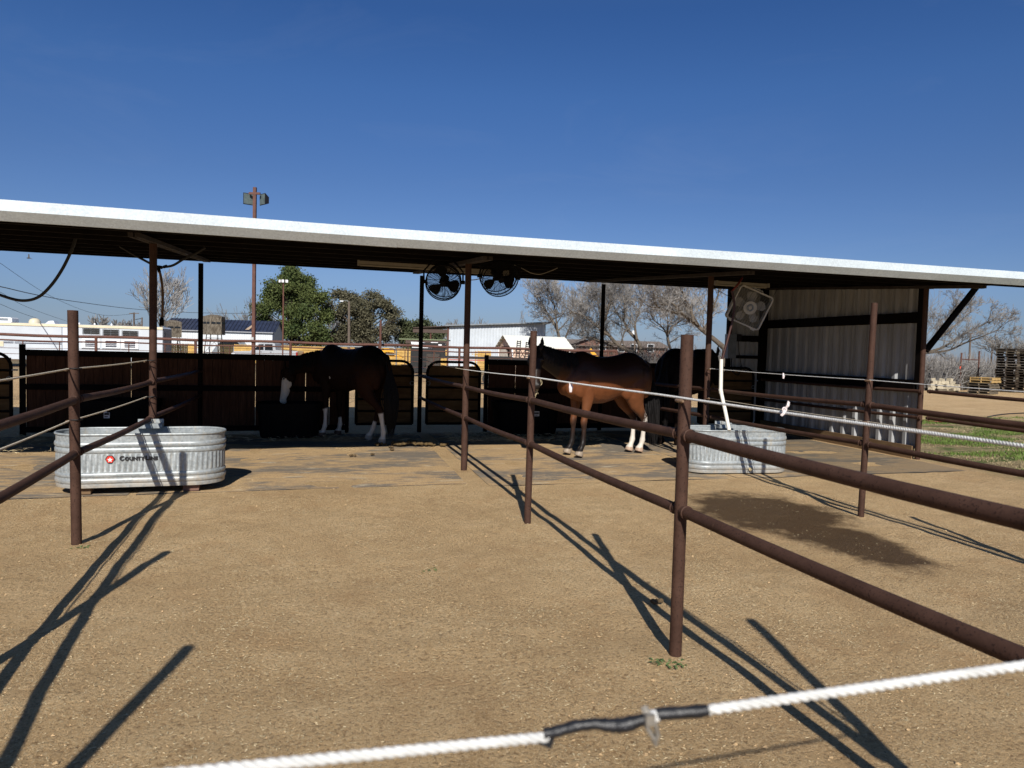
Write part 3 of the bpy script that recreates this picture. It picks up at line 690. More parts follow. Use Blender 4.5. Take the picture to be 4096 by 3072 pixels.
line = [(2175, 2935), (2230, 2925), (2300, 2905), (2380, 2895), (2450, 2903), (2500, 2900), (2560, 2882), (2600, 2872)]
rad = [0.0062, 0.0062, 0.0064, 0.0060, 0.0078, 0.0085, 0.0070, 0.005]
pts = []; rr = []
for i in range(len(line) - 1):
    for k in range(5):
        t = k / 5; pts.append(px(line[i][0] + (line[i + 1][0] - line[i][0]) * t, line[i][1] + (line[i + 1][1] - line[i][1]) * t)); rr.append((rad[i] * (1 - t) + rad[i + 1] * t) * (1 + 0.07 * math.sin(i * 7 + k * 2.1)))
mb.tube(pts, rr, 14)
e = px(2178, 2940); f_ = px(2172, 2976)
mb.faces([e, px(2225, 2940), px(2205, 2998), px(2138, 2970), e + EY * 0.004, px(2225, 2940) + EY * 0.004, px(2205, 2998) + EY * 0.005, px(2138, 2970) + EY * 0.005], [(0, 1, 2, 3), (7, 6, 5, 4), (0, 4, 5, 1), (1, 5, 6, 2), (2, 6, 7, 3), (3, 7, 4, 0)])
mb.build('tape_wrap', M['tape'], near, True)
mb = MB(); line = [(2625, 2858), (2680, 2853), (2740, 2850), (2790, 2846), (2832, 2840)]; mb.tube([px(x, y) for x, y in line], [0.0068, 0.0072, 0.0066, 0.0074, 0.0062], 14)
mb.faces([px(2775, 2850), px(2787, 2818), px(2812, 2840), px(2775, 2850) + EY * 0.004, px(2787, 2818) + EY * 0.004, px(2812, 2840) + EY * 0.004], [(0, 1, 2), (5, 4, 3), (0, 3, 4, 1), (1, 4, 5, 2), (2, 5, 3, 0)])
mb.build('tape_wrap', M['tape'], near, True)
mb = MB(); mb.tube([px(2590, 2868), px(2632, 2862)], 0.0068, 12); mb.build('bare_rope', M['rope'], near, True)
mb = MB()                                    # U-bolt: two legs, bridge and nut
for off in (0, 0.007):
    mb.tube([px(2570, 2850) + EY * off, px(2588, 2842) + EY * off, px(2606, 2862) + EY * (off - 0.004), px(2622, 2900) + EY * off, px(2632, 2940) + EY * off, px(2627, 2962) + EY * off, px(2612, 2950) + EY * off, px(2592, 2920) + EY * off, px(2576, 2880) + EY * off], 0.0028, 10)
mb.box(px(2594, 2866) - EY * 0.006, (0.011, 0.007, 0.012)); mb.tube([px(2618, 2960), px(2624, 2982)], [0.004, 0.0022], 8)
mb.build('clamp', M['clamp'], near, True)

# ---------------------------------------------------------------- stock tanks
def tank(loc, L, W_, H_, label, group, rz, logo=False, valve=False):
    t = thing('stock_tank', loc, label, 'stock tank', group)
    def outline(n=96):
        r_ = W_ / 2; s = L / 2 - r_; pts = []
        per = 4 * s + 2 * math.pi * r_
        for k in range(n):
            d = per * k / n
            if d < 2 * s: pts.append((-s + d, -r_, 0, -1, d))
            elif d < 2 * s + math.pi * r_: a = (d - 2 * s) / r_ - math.pi / 2; pts.append((s + r_ * math.cos(a), r_ * math.sin(a), math.cos(a), math.sin(a), d))
            elif d < 4 * s + math.pi * r_: q = d - 2 * s - math.pi * r_; pts.append((s - q, r_, 0, 1, d))
            else: a = (d - 4 * s - math.pi * r_) / r_ + math.pi / 2; pts.append((-s + r_ * math.cos(a), r_ * math.sin(a), math.cos(a), math.sin(a), d))
        return pts, per
    n = 480; ol, per = outline(n)
    prof = []                                  # (z fraction, outward offset, corrugation weight)
    def bead(z, w_, h): 
        for k in range(9): a = math.pi * k / 8; prof.append((z - w_ / 2 * math.cos(a), h * math.sin(a), 0))
    prof.append((0, 0, 0)); prof.append((0.05, 0.002, 0)); bead(0.125, 0.10, 0.013); bead(0.235, 0.085, 0.011)
    prof += [(0.30, 0, 0), (0.32, 0, 1), (0.60, 0, 1), (0.625, 0, 0)]
    bead(0.69, 0.10, 0.012); bead(0.80, 0.10, 0.014); prof += [(0.90, 0, 0), (0.985, 0.001, 0)]
    M4 = Matrix.Translation(loc) @ Matrix.Rotation(rz, 4, 'Z')
    mb = MB(M4); m = len(prof); dent = random.Random(int(L * 100))
    for (z, o, cw) in prof:
        for (x, y, nx_, ny_, d) in ol:
            ph = (d / 0.052) % 1.0
            c = cw * 0.0055 * (1 if ph < 0.5 else -1) * min(1, 6 * abs(((2 * ph) % 1.0) - 0.0), 6 * abs(1 - (2 * ph) % 1.0))
            oo = o + c + 0.004 * noise.noise((x * 2.5, y * 2.5, z * 3))
            mb.v.append(M4 @ Vector((x + nx_ * oo, y + ny_ * oo, z * H_)))
    for i in range(m - 1):
        for k in range(n): k2 = (k + 1) % n; mb.f.append((i * n + k, i * n + k2, (i + 1) * n + k2, (i + 1) * n + k))
    b0_ = len(mb.v)                             # inner skin and floor
    for z in (0.985, 0.04):
        for (x, y, nx_, ny_, d) in ol: mb.v.append(M4 @ Vector((x - nx_ * 0.006, y - ny_ * 0.006, z * H_)))
    for k in range(n): k2 = (k + 1) % n; mb.f.append((b0_ + k, b0_ + n + k, b0_ + n + k2, b0_ + k2)); mb.f.append(((m - 1) * n + k, (m - 1) * n + k2, b0_ + k2, b0_ + k))
    mb.f.append(tuple(b0_ + n + k for k in range(n))); mb.f.append(tuple(range(n - 1, -1, -1)))
    mb.build('tank_body', M['tank'], t, True, 50)
    mb = MB(); mb.tube([M4 @ Vector((x + nx_ * 0.004, y + ny_ * 0.004, H_ * 0.99)) for (x, y, nx_, ny_, d) in ol[::4]] + [M4 @ Vector((ol[0][0], ol[0][1] - 0.004, H_ * 0.99))], 0.0125, 10, False)
    mb.build('rolled_rim', M['tank'], t, True)
    wm = NT('tank_water'); wm.set(0.05, 0, 0.5); wm.base((0.02, 0.03, 0.025))
    mb = MB(); mb.f = [tuple(range(120))]; mb.v = [M4 @ Vector((x - nx_ * 0.008, y - ny_ * 0.008, H_ * 0.72)) for (x, y, nx_, ny_, d) in ol[::4]]; mb.build('water', wm.m, t)
    return t, M4, ol
lt = plain('tank_lettering', (0.012, 0.012, 0.014), 0.5)
rp = plain('badge_red', (0.62, 0.035, 0.02), 0.45, 0, 0.06); wp = plain('badge_white', (0.80, 0.80, 0.78), 0.45, 0, 0.04)
# left tank: solve its place from the picture
TL = Vector((-1.90, 8.33, 0.085)); rzL = R(3.5)
tk, M4, ol = tank(TL, 1.62, 0.62, 0.55, 'long oval galvanised stock tank with a red badge and dark lettering, at the left', 'galvanised stock tanks', rzL, True)
def on_front(mb_poly, name, m, parent, M4, W_, x0, z0, depth=0.004, out=0.004):
    """flat pieces laid on the flat front side of the tank: polygons in (x, z)"""
    mb = MB()
    for poly in mb_poly:
        n_ = len(poly); 
        vs = [M4 @ Vector((x0 + x, -W_ / 2 - out - 0.004, z0 + z)) for x, z in poly] + [M4 @ Vector((x0 + x, -W_ / 2 - out + depth, z0 + z)) for x, z in poly]
        mb.faces(vs, [tuple(range(n_)), tuple(range(2 * n_ - 1, n_ - 1, -1))] + [((i + 1) % n_, i, n_ + i, n_ + (i + 1) % n_) for i in range(n_)])
    return mb.build(name, m, parent)
def badge(rad_, cut):
    out = []
    for k in range(3):
        a = R(90 + 120 * k); p = Vector((math.cos(a), math.sin(a))) * rad_
        q0 = Vector((math.cos(a - R(120)), math.sin(a - R(120)))) * rad_; q1 = Vector((math.cos(a + R(120)), math.sin(a + R(120)))) * rad_
        u0 = (q0 - p).normalized(); u1 = (q1 - p).normalized()
        out += [tuple(p + u0 * cut), tuple(p + u1 * cut)]
    return out
for ch in kids(shelter):                          # the eave sags a little in the middle and climbs to the right
    for v in ch.data.vertices:
        X_ = v.co.x + shelter.location.x
        v.co.z += smooth(2.1, 2.5, v.co.z) * (0.0045 * (X_ + 2.8) - 0.012 - 0.022 * math.exp(-((X_ - 1.5) / 3.2) ** 2))
LP = lambda poly, s, dx=0, dz=0: [(x * s + dx, z * s + dz) for x, z in poly]
bx_, bz_ = -0.255, 0.300
on_front([badge(0.082, 0.050)], 'badge_border', lt, tk, M4, 0.62, bx_, bz_ - 0.008, out=0.0045)
on_front([badge(0.066, 0.038)], 'badge', rp, tk, M4, 0.62, bx_, bz_ - 0.008, out=0.0065)
star = [(0.027 * (1 if k % 2 == 0 else 0.42) * math.cos(R(90 + 36 * k)), 0.027 * (1 if k % 2 == 0 else 0.42) * math.sin(R(90 + 36 * k))) for k in range(10)]
on_front([[star[k], star[(k + 1) % 10], (0, 0)] for k in range(10)], 'badge_star', wp, tk, M4, 0.62, bx_, bz_ - 0.012, out=0.0085)
def text_mesh(body, size, m, parent, M4, W_, x0, z0, name, bold=0.0):
    cu = bpy.data.curves.new(name, 'FONT'); cu.body = body; cu.size = size; cu.extrude = 0.002; cu.offset = bold; cu.align_x = 'LEFT'; cu.space_character = 1.08
    ob = bpy.data.objects.new(name + '_curve', cu); col.objects.link(ob); bpy.context.view_layer.update()
    me = bpy.data.meshes.new_from_object(ob.evaluated_get(bpy.context.evaluated_depsgraph_get()))
    bpy.data.objects.remove(ob); off = world_off(parent)
    for v in me.vertices:
        c = v.co.copy(); v.co = (M4 @ Vector((x0 + c.x, -W_ / 2 - 0.010 - c.z, z0 + c.y))) - off
    me.materials.clear(); me.materials.append(m); me.name = name
    o = bpy.data.objects.new(name, me); col.objects.link(o); o.parent = parent
    ws = [(M4.inverted() @ (v.co + off)).x for v in me.vertices]
    return o, (max(ws) if ws else x0)
xx = bx_ + 0.082
for ch, sz in (('C', 0.062), ('OUNTY', 0.049), ('L', 0.062), ('INE', 0.049)):
    o_, xx = text_mesh(ch, sz, lt, tk, M4, 0.62, xx + 0.004, bz_ - 0.020, 'lettering', 0.0032)
# the blocks the long tank stands on
mb = MB(Matrix.Translation((-2.42, 8.20, 0.05)) @ Matrix.Rotation(rzL, 4, 'Z')); mb.box((0, 0, 0), (0.16, 0.30, 0.075)); solo(mb, 'wood_block', M['board'], 'weathered wood block under the left end of the lettered tank', 'block', 'blocks under the lettered tank')
mb = MB(Matrix.Translation((-1.40, 8.27, 0.05)) @ Matrix.Rotation(rzL, 4, 'Z')); mb.box((0, 0, 0), (0.155, 0.30, 0.075)); solo(mb, 'wood_block', M['brick'], 'brown block under the right end of the lettered tank, beside its shadow', 'block', 'blocks under the lettered tank')
TR = Vector((5.47, 8.74, 0.022)); rzR = R(-4)
tk2, M42, _ = tank(TR, 1.50, 0.62, 0.575, 'shorter plain oval galvanised stock tank at the right, white pipe standing in it', 'galvanised stock tanks', rzR)
mb = MB(M42); mb.tube([(0.10, -0.31, 0.055), (0.10, -0.345, 0.055)], 0.026, 12); mb.tube([(0.10, -0.345, 0.055), (0.10, -0.36, 0.055)], 0.014, 6); mb.build('drain_plug', plain('brass_plug', (0.42, 0.34, 0.20), 0.5), tk2, True)
# float-valve housing on each back rim
for T4, tt, xo in ((M42, tk2, 0.02), (M4, tk, 0.02)):
    mb = MB(T4); mb.box((xo, 0.255, 0.575), (0.26, 0.12, 0.05)); mb.box((xo, 0.335, 0.58), (0.26, 0.02, 0.12)); mb.build('float_cover', M['tank'], tt)

# ---------------------------------------------------------------- feed troughs in the shade
def trough(loc, L, W_, H_, label, rz=0.0, sticker=None):
    t = thing('feed_trough', loc, label, 'feed trough', 'black plastic feed troughs against the back wall')
    T4 = Matrix.Translation(loc) @ Matrix.Rotation(rz, 4, 'Z')
    def ring(k, z, n=48):
        out = []
        for i in range(n):
            a = 2 * math.pi * i / n; c, s_ = math.cos(a), math.sin(a); e = 0.45
            out.append((math.copysign(abs(c) ** e, c) * L / 2 * k, math.copysign(abs(s_) ** e, s_) * W_ / 2 * k, z))
        return out
    mb = MB(T4); levels = [(0.86, 0), (0.90, 0.08), (0.95, H_ * 0.75), (0.955, H_ * 0.8), (1.0, H_ * 0.8), (1.01, H_), (0.95, H_), (0.92, H_ - 0.05), (0.84, 0.06)]
    n = 48
    for k, z in levels: mb.v += [T4 @ Vector(p) for p in ring(k, z)]
    for i in range(len(levels) - 1):
        for k in range(n): mb.f.append((i * n + k, i * n + (k + 1) % n, (i + 1) * n + (k + 1) % n, (i + 1) * n + k))
    mb.f.append(tuple(range(n - 1, -1, -1))); mb.f.append(tuple((len(levels) - 1) * n + k for k in range(n)))
    mb.build('trough_body', M['black_plastic'], t, True, 35)
    for x in (-0.3, -0.02, 0.3):
        mb = MB(T4); mb.bar((x * L, -W_ / 2 * 0.93, 0.06), (x * L, -W_ / 2 * 0.975, H_ * 0.78), 0.045, 0.02, (0, 1, 0)); mb.build('rib', M['black_plastic'], t)
    if sticker:
        sx, sz, sw, sh = sticker
        mb = MB(T4); mb.box((sx, -W_ / 2 * 0.975 - 0.006, sz), (sw, 0.004, sh)); st = mb.build('sticker', plain('sticker_white', (0.5, 0.52, 0.55), 0.5), t)
        mb = MB(T4)
        mb.box((sx, -W_ / 2 * 0.975 - 0.009, sz + sh * 0.12), (sw * 0.8, 0.002, sh * 0.32)); mb.box((sx - sw * 0.1, -W_ / 2 * 0.975 - 0.009, sz - sh * 0.28), (sw * 0.55, 0.002, sh * 0.14)); mb.build('sticker_print', M['black'], st)
    return t
trough((-3.30, 12.72, 0.02), 1.30, 0.78, 0.62, 'black feed trough with a small white sticker, in the far left stall', 0.03, (-0.05, 0.40, 0.085, 0.11))
trough((-0.62, 12.78, 0.02), 1.08, 0.72, 0.58, 'black feed trough the white-faced horse is eating from', 0.04)
trough((3.62, 12.86, 0.02), 1.25, 0.75, 0.62, 'black feed trough with a grey label, behind the bay horse front legs', 0.04, (0.10, 0.42, 0.11, 0.09))

# ---------------------------------------------------------------- fans
def wall_fan(center, dia, tilt, rz, label):
    base = Vector(center)
    t = thing('drum_fan', base, label, 'fan', 'black fans under the roof')
    T4 = Matrix.Translation(base) @ Matrix.Rotation(rz, 4, 'Z') @ Matrix.Rotation(tilt, 4, 'X')   # fan axis along local y
    r_ = dia / 2
    mb = MB(T4)
    for y in (-0.085, 0.085): mb.torus((0, y, 0), r_, 0.0065, (0, 1, 0), 48, 6)
    mb.torus((0, 0, 0), r_ * 1.01, 0.009, (0, 1, 0), 48, 6); mb.build('rim', M['fan_black'], t, True)
    for sgn in (-1, 1):
        mb = MB(T4)
        for k in range(20):
            q = 0.16 + 0.84 * k / 20; mb.torus((0, sgn * (0.085 + 0.035 * (1 - q * q)), 0), r_ * q, 0.0019, (0, 1, 0), 40, 4)
        for k in range(12):
            a = 2 * math.pi * k / 12; mb.tube([(r_ * q * math.cos(a), sgn * (0.087 + 0.035 * (1 - q * q)), r_ * q * math.sin(a)) for q in (0.14, 0.4, 0.7, 1.0)], 0.0028, 4)
        mb.build('grille', M['fan_black'], t, True)
        mb = MB(T4); mb.tube([(0, sgn * 0.118, 0), (0, sgn * 0.124, 0)], r_ * 0.16, 20); mb.build('hub_cap', M['fan_black'], t, True)
    for k in range(3):
        a0 = R(100 + 120 * k); mb = MB(T4); rows = []
        for q, half, tw in ((0.14, 0.22, 0.5), (0.35, 0.40, 0.42), (0.6, 0.50, 0.34), (0.82, 0.46, 0.28), (0.93, 0.25, 0.25)):
            for s_ in (-1, -0.33, 0.33, 1):
                a = a0 + s_ * half; rows.append((r_ * q * math.cos(a), -0.01 + s_ * 0.045 * tw * 2, r_ * q * math.sin(a)))
        vs = rows + [(x, y + 0.004, z) for x, y, z in rows]; fs = []
        for i in range(4):
            for j in range(3): b = i * 4 + j; fs += [(b, b + 1, b + 5, b + 4), (20 + b, 20 + b + 4, 20 + b + 5, 20 + b + 1)]
        ring_ = [0, 1, 2, 3, 7, 11, 15, 19, 18, 17, 16, 12, 8, 4]
        fs += [(ring_[(i + 1) % 14], ring_[i], 20 + ring_[i], 20 + ring_[(i + 1) % 14]) for i in range(14)]
        mb.faces(vs, fs); mb.build('blade', M['fan_black'], t, True, 60)
    mb = MB(T4); mb.tube([(0, 0.02, 0), (0, 0.19, 0)], r_ * 0.26, 20); mb.box((0.03, 0.15, -r_ * 0.28), (0.11, 0.06, 0.07)); mb.build('motor', M['fan_black'], t, True)
    zt = under_z(base.y - S * base.x) + 0.0
    for sx in (-1, 1):
        mb = MB()
        p = T4 @ Vector((sx * (r_ + 0.03), 0, 0)); q = T4 @ Vector((sx * (r_ + 0.03), 0, r_ * 0.9)); e = T4 @ Vector((sx * r_ * 0.45, 0.02, r_ * 1.05))
        mb.tube([p, q.lerp(p, 0.3), Vector((e.x, e.y, zt - 0.02)).lerp(q, 0.4), Vector((e.x, e.y, zt))], 0.012, 8)
        mb.tube([T4 @ Vector((sx * (r_ - 0.01), 0, 0)), T4 @ Vector((sx * (r_ + 0.055), 0, 0))], 0.026, 10)
        mb.build('bracket', M['fan_black'], t, True)
    return t
f1 = at_depth(1774, 1128, 9.75); f2 = at_depth(1996, 1108, 9.95)
wall_fan(f1, 0.475, R(20), -0.25, 'black caged fan left of the roof post, blue light in its grille')
wall_fan(f2, 0.52, R(28), 0.10, 'black caged fan right of the roof post, tipped further downward')

def box_fan(c):
    t = thing('box_fan', c, 'dusty white square box fan hung at a slant by the right roof post', 'fan')
    ax = Vector((0.95, -0.30, 0)).normalized()
    fy = Vector((0, 0, 1)).cross(ax).normalized()                    # points away from the viewer
    Bm = Matrix((ax, fy, Vector((0, 0, 1)))).transposed().to_4x4()
    T4 = Matrix.Translation(c) @ Bm @ Matrix.Rotation(R(9), 4, 'X') @ Matrix.Rotation(R(22), 4, 'Y')
    h = 0.265; rc = 0.055
    def rr(h_, rc_, y):
        o = []
        for cx, cz, a0 in ((h_ - rc_, h_ - rc_, 0), (-h_ + rc_, h_ - rc_, 90), (-h_ + rc_, -h_ + rc_, 180), (h_ - rc_, -h_ + rc_, 270)):
            for k in range(6): a = R(a0 + k * 18); o.append((cx + rc_ * math.cos(a), y, cz + rc_ * math.sin(a)))
        return o
    mb = MB(T4); loops = [rr(h, rc, -0.055), rr(h, rc, 0.055), rr(h - 0.022, rc * 0.7, 0.055), rr(h - 0.022, rc * 0.7, -0.055)]
    n = 24
    for L in loops: mb.v += [T4 @ Vector(p) for p in L]
    for i in range(4):
        j = (i + 1) % 4
        for k in range(n): mb.f.append((i * n + k, i * n + (k + 1) % n, j * n + (k + 1) % n, j * n + k))
    mb.build('housing', M['boxfan'], t, True)
    for y in (-0.058, 0.058):
        mb = MB(T4); g_ = h - 0.02
        for k in range(27):
            z = -g_ + 2 * g_ * (k + 0.5) / 27; mb.bar((-g_, y, z), (g_, y, z), 0.003, 0.0035)
        for k in range(7):
            x = -g_ + 2 * g_ * (k + 0.5) / 7; mb.bar((x, y + 0.002, -g_), (x, y + 0.002, g_), 0.003, 0.0035)
        mb.build('grille', M['fan_grille'], t)
    mb = MB(T4); mb.tube([(0, -0.066, 0), (0, -0.05, 0)], 0.098, 28); hb = mb.build('hub', M['boxfan'], t, True)
    mb = MB(T4); mb.torus((0, -0.068, 0), 0.042, 0.012, (0, 1, 0), 24, 8); mb.build('hub_ring', M['grey_metal'], hb, True)
    mb = MB(T4); mb.tube([(0, -0.074, 0), (0, -0.06, 0)], 0.026, 16); mb.build('hub_button', M['boxfan'], hb, True)
    for k in range(5):
        a0 = R(30 + 72 * k); mb = MB(T4); rows = []
        for q, half in ((0.075, 0.42), (0.14, 0.40), (0.20, 0.36), (0.235, 0.18)):
            for s_ in (-1, 0, 1): a = a0 + s_ * half; rows.append((q * math.cos(a), s_ * 0.022, q * math.sin(a)))
        vs = rows + [(x, y + 0.004, z) for x, y, z in rows]; fs = []
        for i in range(3):
            for j in range(2): b = i * 3 + j; fs += [(b, b + 1, b + 4, b + 3), (12 + b, 12 + b + 3, 12 + b + 4, 12 + b + 1)]
        rg = [0, 1, 2, 5, 8, 11, 10, 9, 6, 3]; fs += [(rg[(i + 1) % 10], rg[i], 12 + rg[i], 12 + rg[(i + 1) % 10]) for i in range(10)]
        mb.faces(vs, fs); mb.build('blade', M['boxfan'], t, True, 60)
    for x in (-0.17, 0.17):
        mb = MB(T4); mb.box((x, -0.03, -h - 0.008), (0.07, 0.05, 0.02)); mb.build('foot', M['boxfan'], t)
    mb = MB(T4); mb.tube([(-0.09, 0, h), (-0.08, 0, h + 0.022), (0.08, 0, h + 0.022), (0.09, 0, h)], 0.008, 8); mb.build('carry_handle', M['boxfan'], t, True)
    p = T4 @ Vector((h - 0.02, 0, h - 0.02)); q = T4 @ Vector((-h + 0.03, 0, 0.02)); mb = MB()
    mb.tube([p, p + Vector((0.16, 0.05, 0.22))], 0.003, 5); mb.build('hanging_wire', M['dark_wire'], t, True); mb = MB(); mb.tube([q, at_depth(2850, 1150, 10.0)], 0.004, 5); mb.build('hanging_wire', M['dark_wire'], t, True); mb = MB()
    pt = T4 @ Vector((-h + 0.03, 0, h - 0.03)); mb.tube([pt, Vector((pt.x, pt.y, under_z(pt.y - S * pt.x) + 0.05))], 0.004, 5); mb.build('hanging_wire', M['dark_wire'], t, True)
box_fan(at_depth(2996, 1230, 10.45))

# ---------------------------------------------------------------- strip lights (unlit)
def strip_light(x0, x1, y0, drop, label):
    z = under_z(y0) - drop
    t = thing('strip_light', ((x0 + x1) / 2, SY((x0 + x1) / 2, y0), z), label, 'strip light', 'unlit strip lights under the roof')
    mb = MB(); mb.bar((x0, SY(x0, y0), z + 0.03), (x1, SY(x1, y0), z + 0.03), 0.11, 0.05); mb.build('housing', M['light_house'], t)
    for xe in (x0, x1):
        mb = MB(); mb.box((xe, SY(xe, y0), z + 0.025), (0.03, 0.13, 0.075)); mb.build('end_cap', M['light_house'], t)
    for d in (-0.03, 0.03):
        mb = MB(); mb.tube([(x0 + 0.02, SY(x0, y0 + d), z - 0.008), (x1 - 0.02, SY(x1, y0 + d), z - 0.008)], 0.013, 8); mb.build('tube_lamp', M['light_house'], t, True)
    mb = MB()
    for q in (0.12, 0.88): x = x0 + (x1 - x0) * q; mb.tube([(x, SY(x, y0), z + 0.05), (x, SY(x, y0), under_z(y0) + 0.1)], 0.004, 5)
    mb.build('hanger', M['dark_wire'], t)
p0 = at_y(1434, 1052, 11.5); p1 = at_y(1745, 1078, 11.5)
strip_light(p0.x, p0.x + 1.24, 11.5 - S * p0.x, under_z(11.5) - p0.z + 0.02, 'long unlit strip light left of the fan with the blue glint')
p0 = at_y(1790, 1082, 11.6); strip_light(p0.x + 0.02, p0.x + 1.02, 11.6 - S * p0.x, under_z(11.6) - p0.z + 0.0, 'unlit strip light partly hidden by the two black fans')
p0 = at_y(2862, 1127, 11.2); strip_light(p0.x, p0.x + 1.06, 11.2 - S * p0.x, under_z(11.2) - p0.z + 0.02, 'unlit strip light above the white box fan')

# ---------------------------------------------------------------- hoses, pipe and wiring
def curve(pts, n=8):
    P = [Vector(p) for p in pts]; out = []
    for i in range(len(P) - 1):
        a, b, c, d = P[max(i - 1, 0)], P[i], P[i + 1], P[min(i + 2, len(P) - 1)]
        for k in range(n):
            t = k / n
            out.append(0.5 * ((2 * b) + (c - a) * t + (2 * a - 5 * b + 4 * c - d) * t * t + (3 * b - a - 3 * c + d) * t ** 3))
    out.append(P[-1]); return out
mb = MB(); mb.tube(curve([at_depth(x, y, 8.6) for x, y in ((-330, 1010), (-180, 1090), (-60, 1152), (0, 1180), (83, 1202), (150, 1190), (204, 1142), (250, 1075), (285, 1003), (303, 950), (308, 915))]), 0.0175, 12)
solo(mb, 'garden_hose', M['rubber'], 'black hose hanging in a wide loop under the roof at the far left', 'hose', None, True)
t = thing('water_hose', at_depth(648, 1220, 9.8), 'brown hose dropping from a dark tee between the two left roof posts', 'hose')
D_ = lambda x, y, d=9.8: at_depth(x, y, d)
mb = MB(); mb.tube(curve([D_(480, 985), D_(542, 1022), D_(590, 1048), D_(628, 1068)]), 0.0165, 10); mb.tube(curve([D_(820, 990), D_(780, 1015), D_(735, 1036), D_(690, 1062), D_(640, 1070)]), 0.0165, 10); mb.build('branch_hose', M['rubber'], t, True)
mb = MB(); mb.tube(curve([D_(634, 1075), D_(643, 1105), D_(650, 1160), D_(651, 1220), D_(648, 1275)]), 0.0165, 10); mb.build('drop_hose', M['hose_brown'], t, True)
mb = MB(); mb.tube([D_(620, 1066), D_(648, 1070)], 0.024, 10); mb.tube([D_(632, 1066), D_(638, 1088)], 0.022, 10); mb.tube([D_(655, 1068), D_(668, 1064)], 0.021, 10); mb.build('tee', M['black_plastic'], t, True)
mb = MB(); mb.tube([D_(648, 1270), D_(647, 1282), D_(646, 1303)], [0.022, 0.03, 0.03], 10); mb.build('nozzle', M['black_plastic'], t, True)
t = thing('fill_hose', at_depth(2930, 1160, 10.0), 'dark red hose running down past the box fan into the white pipe', 'hose')
mb = MB(); mb.tube(curve([at_depth(2968, 1112, 10.1), at_depth(2950, 1140, 10.0), at_depth(2926, 1166, 10.0)]), 0.014, 10); mb.build('red_piece', M['hose_red'], t, True)
mb = MB(); mb.tube(curve([at_depth(x, y, 9.9) for x, y in ((2926, 1164), (2934, 1190), (2937, 1230), (2930, 1280), (2918, 1330), (2903, 1385), (2888, 1440))]), 0.016, 10); mb.build('dark_piece', plain('dark_red_hose', (0.05, 0.018, 0.014), 0.5), t, True)
pb = at_depth(2916, 1716, 9.6)
t = thing('pvc_pipe', pb, 'white plastic pipe strapped to the roof post, its foot in the plain tank', 'pipe')
mb = MB(); mb.tube([at_depth(2885, 1437, 9.75), at_depth(2883, 1560, 9.75)], 0.026, 14); mb.build('upper_pipe', M['pvc'], t, True)
mb = MB(); mb.tube([at_depth(2882, 1556, 9.74), at_depth(2885, 1574, 9.74)], 0.029, 14); mb.build('elbow', M['pvc'], t, True)
mb = MB(); mb.tube([at_depth(2885, 1572, 9.74), at_depth(2900, 1640, 9.65), at_depth(2917, 1722, 9.5)], 0.025, 14); mb.build('lower_pipe', M['pvc'], t, True)
mb = MB(); mb.tube(curve([at_depth(x, y, 10.2) for x, y in ((1990, 1040), (2060, 1060), (2110, 1085), (2125, 1092), (2160, 1097), (2200, 1085), (2230, 1072))]), 0.006, 6); mb.tube(curve([at_depth(x, y, 9.9) for x, y in ((1880, 1120), (1900, 1119), (1930, 1112))]), 0.007, 6)
solo(mb, 'extension_cable', M['light_house'], 'pale power cord with a plug dangling right of the two black fans', 'cord', None, True)
c = at_y(2922, 1385, SY(8.35, YW) - 0.10)
t = thing('breaker_box', c, 'grey breaker box on the corner post behind the white pipe', 'breaker box')
mb = MB(); mb.box(c, (0.20, 0.14, 0.52)); mb.build('case', M['grey_metal'], t); mb = MB(); mb.box(c + Vector((0.0, -0.075, 0)), (0.17, 0.012, 0.46)); mb.build('door', M['grey_metal'], t)
mb = MB(); mb.tube(curve([c + Vector((0.04, 0, -0.25)), c + Vector((0.05, -0.02, -0.5)), c + Vector((0.20, -0.02, -0.62)), c + Vector((0.28, 0, -0.4))]), 0.012, 8); mb.build('conduit', M['dark_wire'], t, True)
c2 = at_y(2955, 1350, SY(8.6, YW) - 0.06)
mb = MB(); mb.box(c2, (0.10, 0.06, 0.14)); mb.tube(curve([c2, c2 + Vector((0.02, 0, -0.3)), c2 + Vector((0.12, 0, -0.8)), c2 + Vector((0.02, 0, -1.0))]), 0.007, 6); solo(mb, 'outlet_box', M['dark_wire'], 'small dark outlet box with a hanging cable on the corrugated corner', 'outlet')
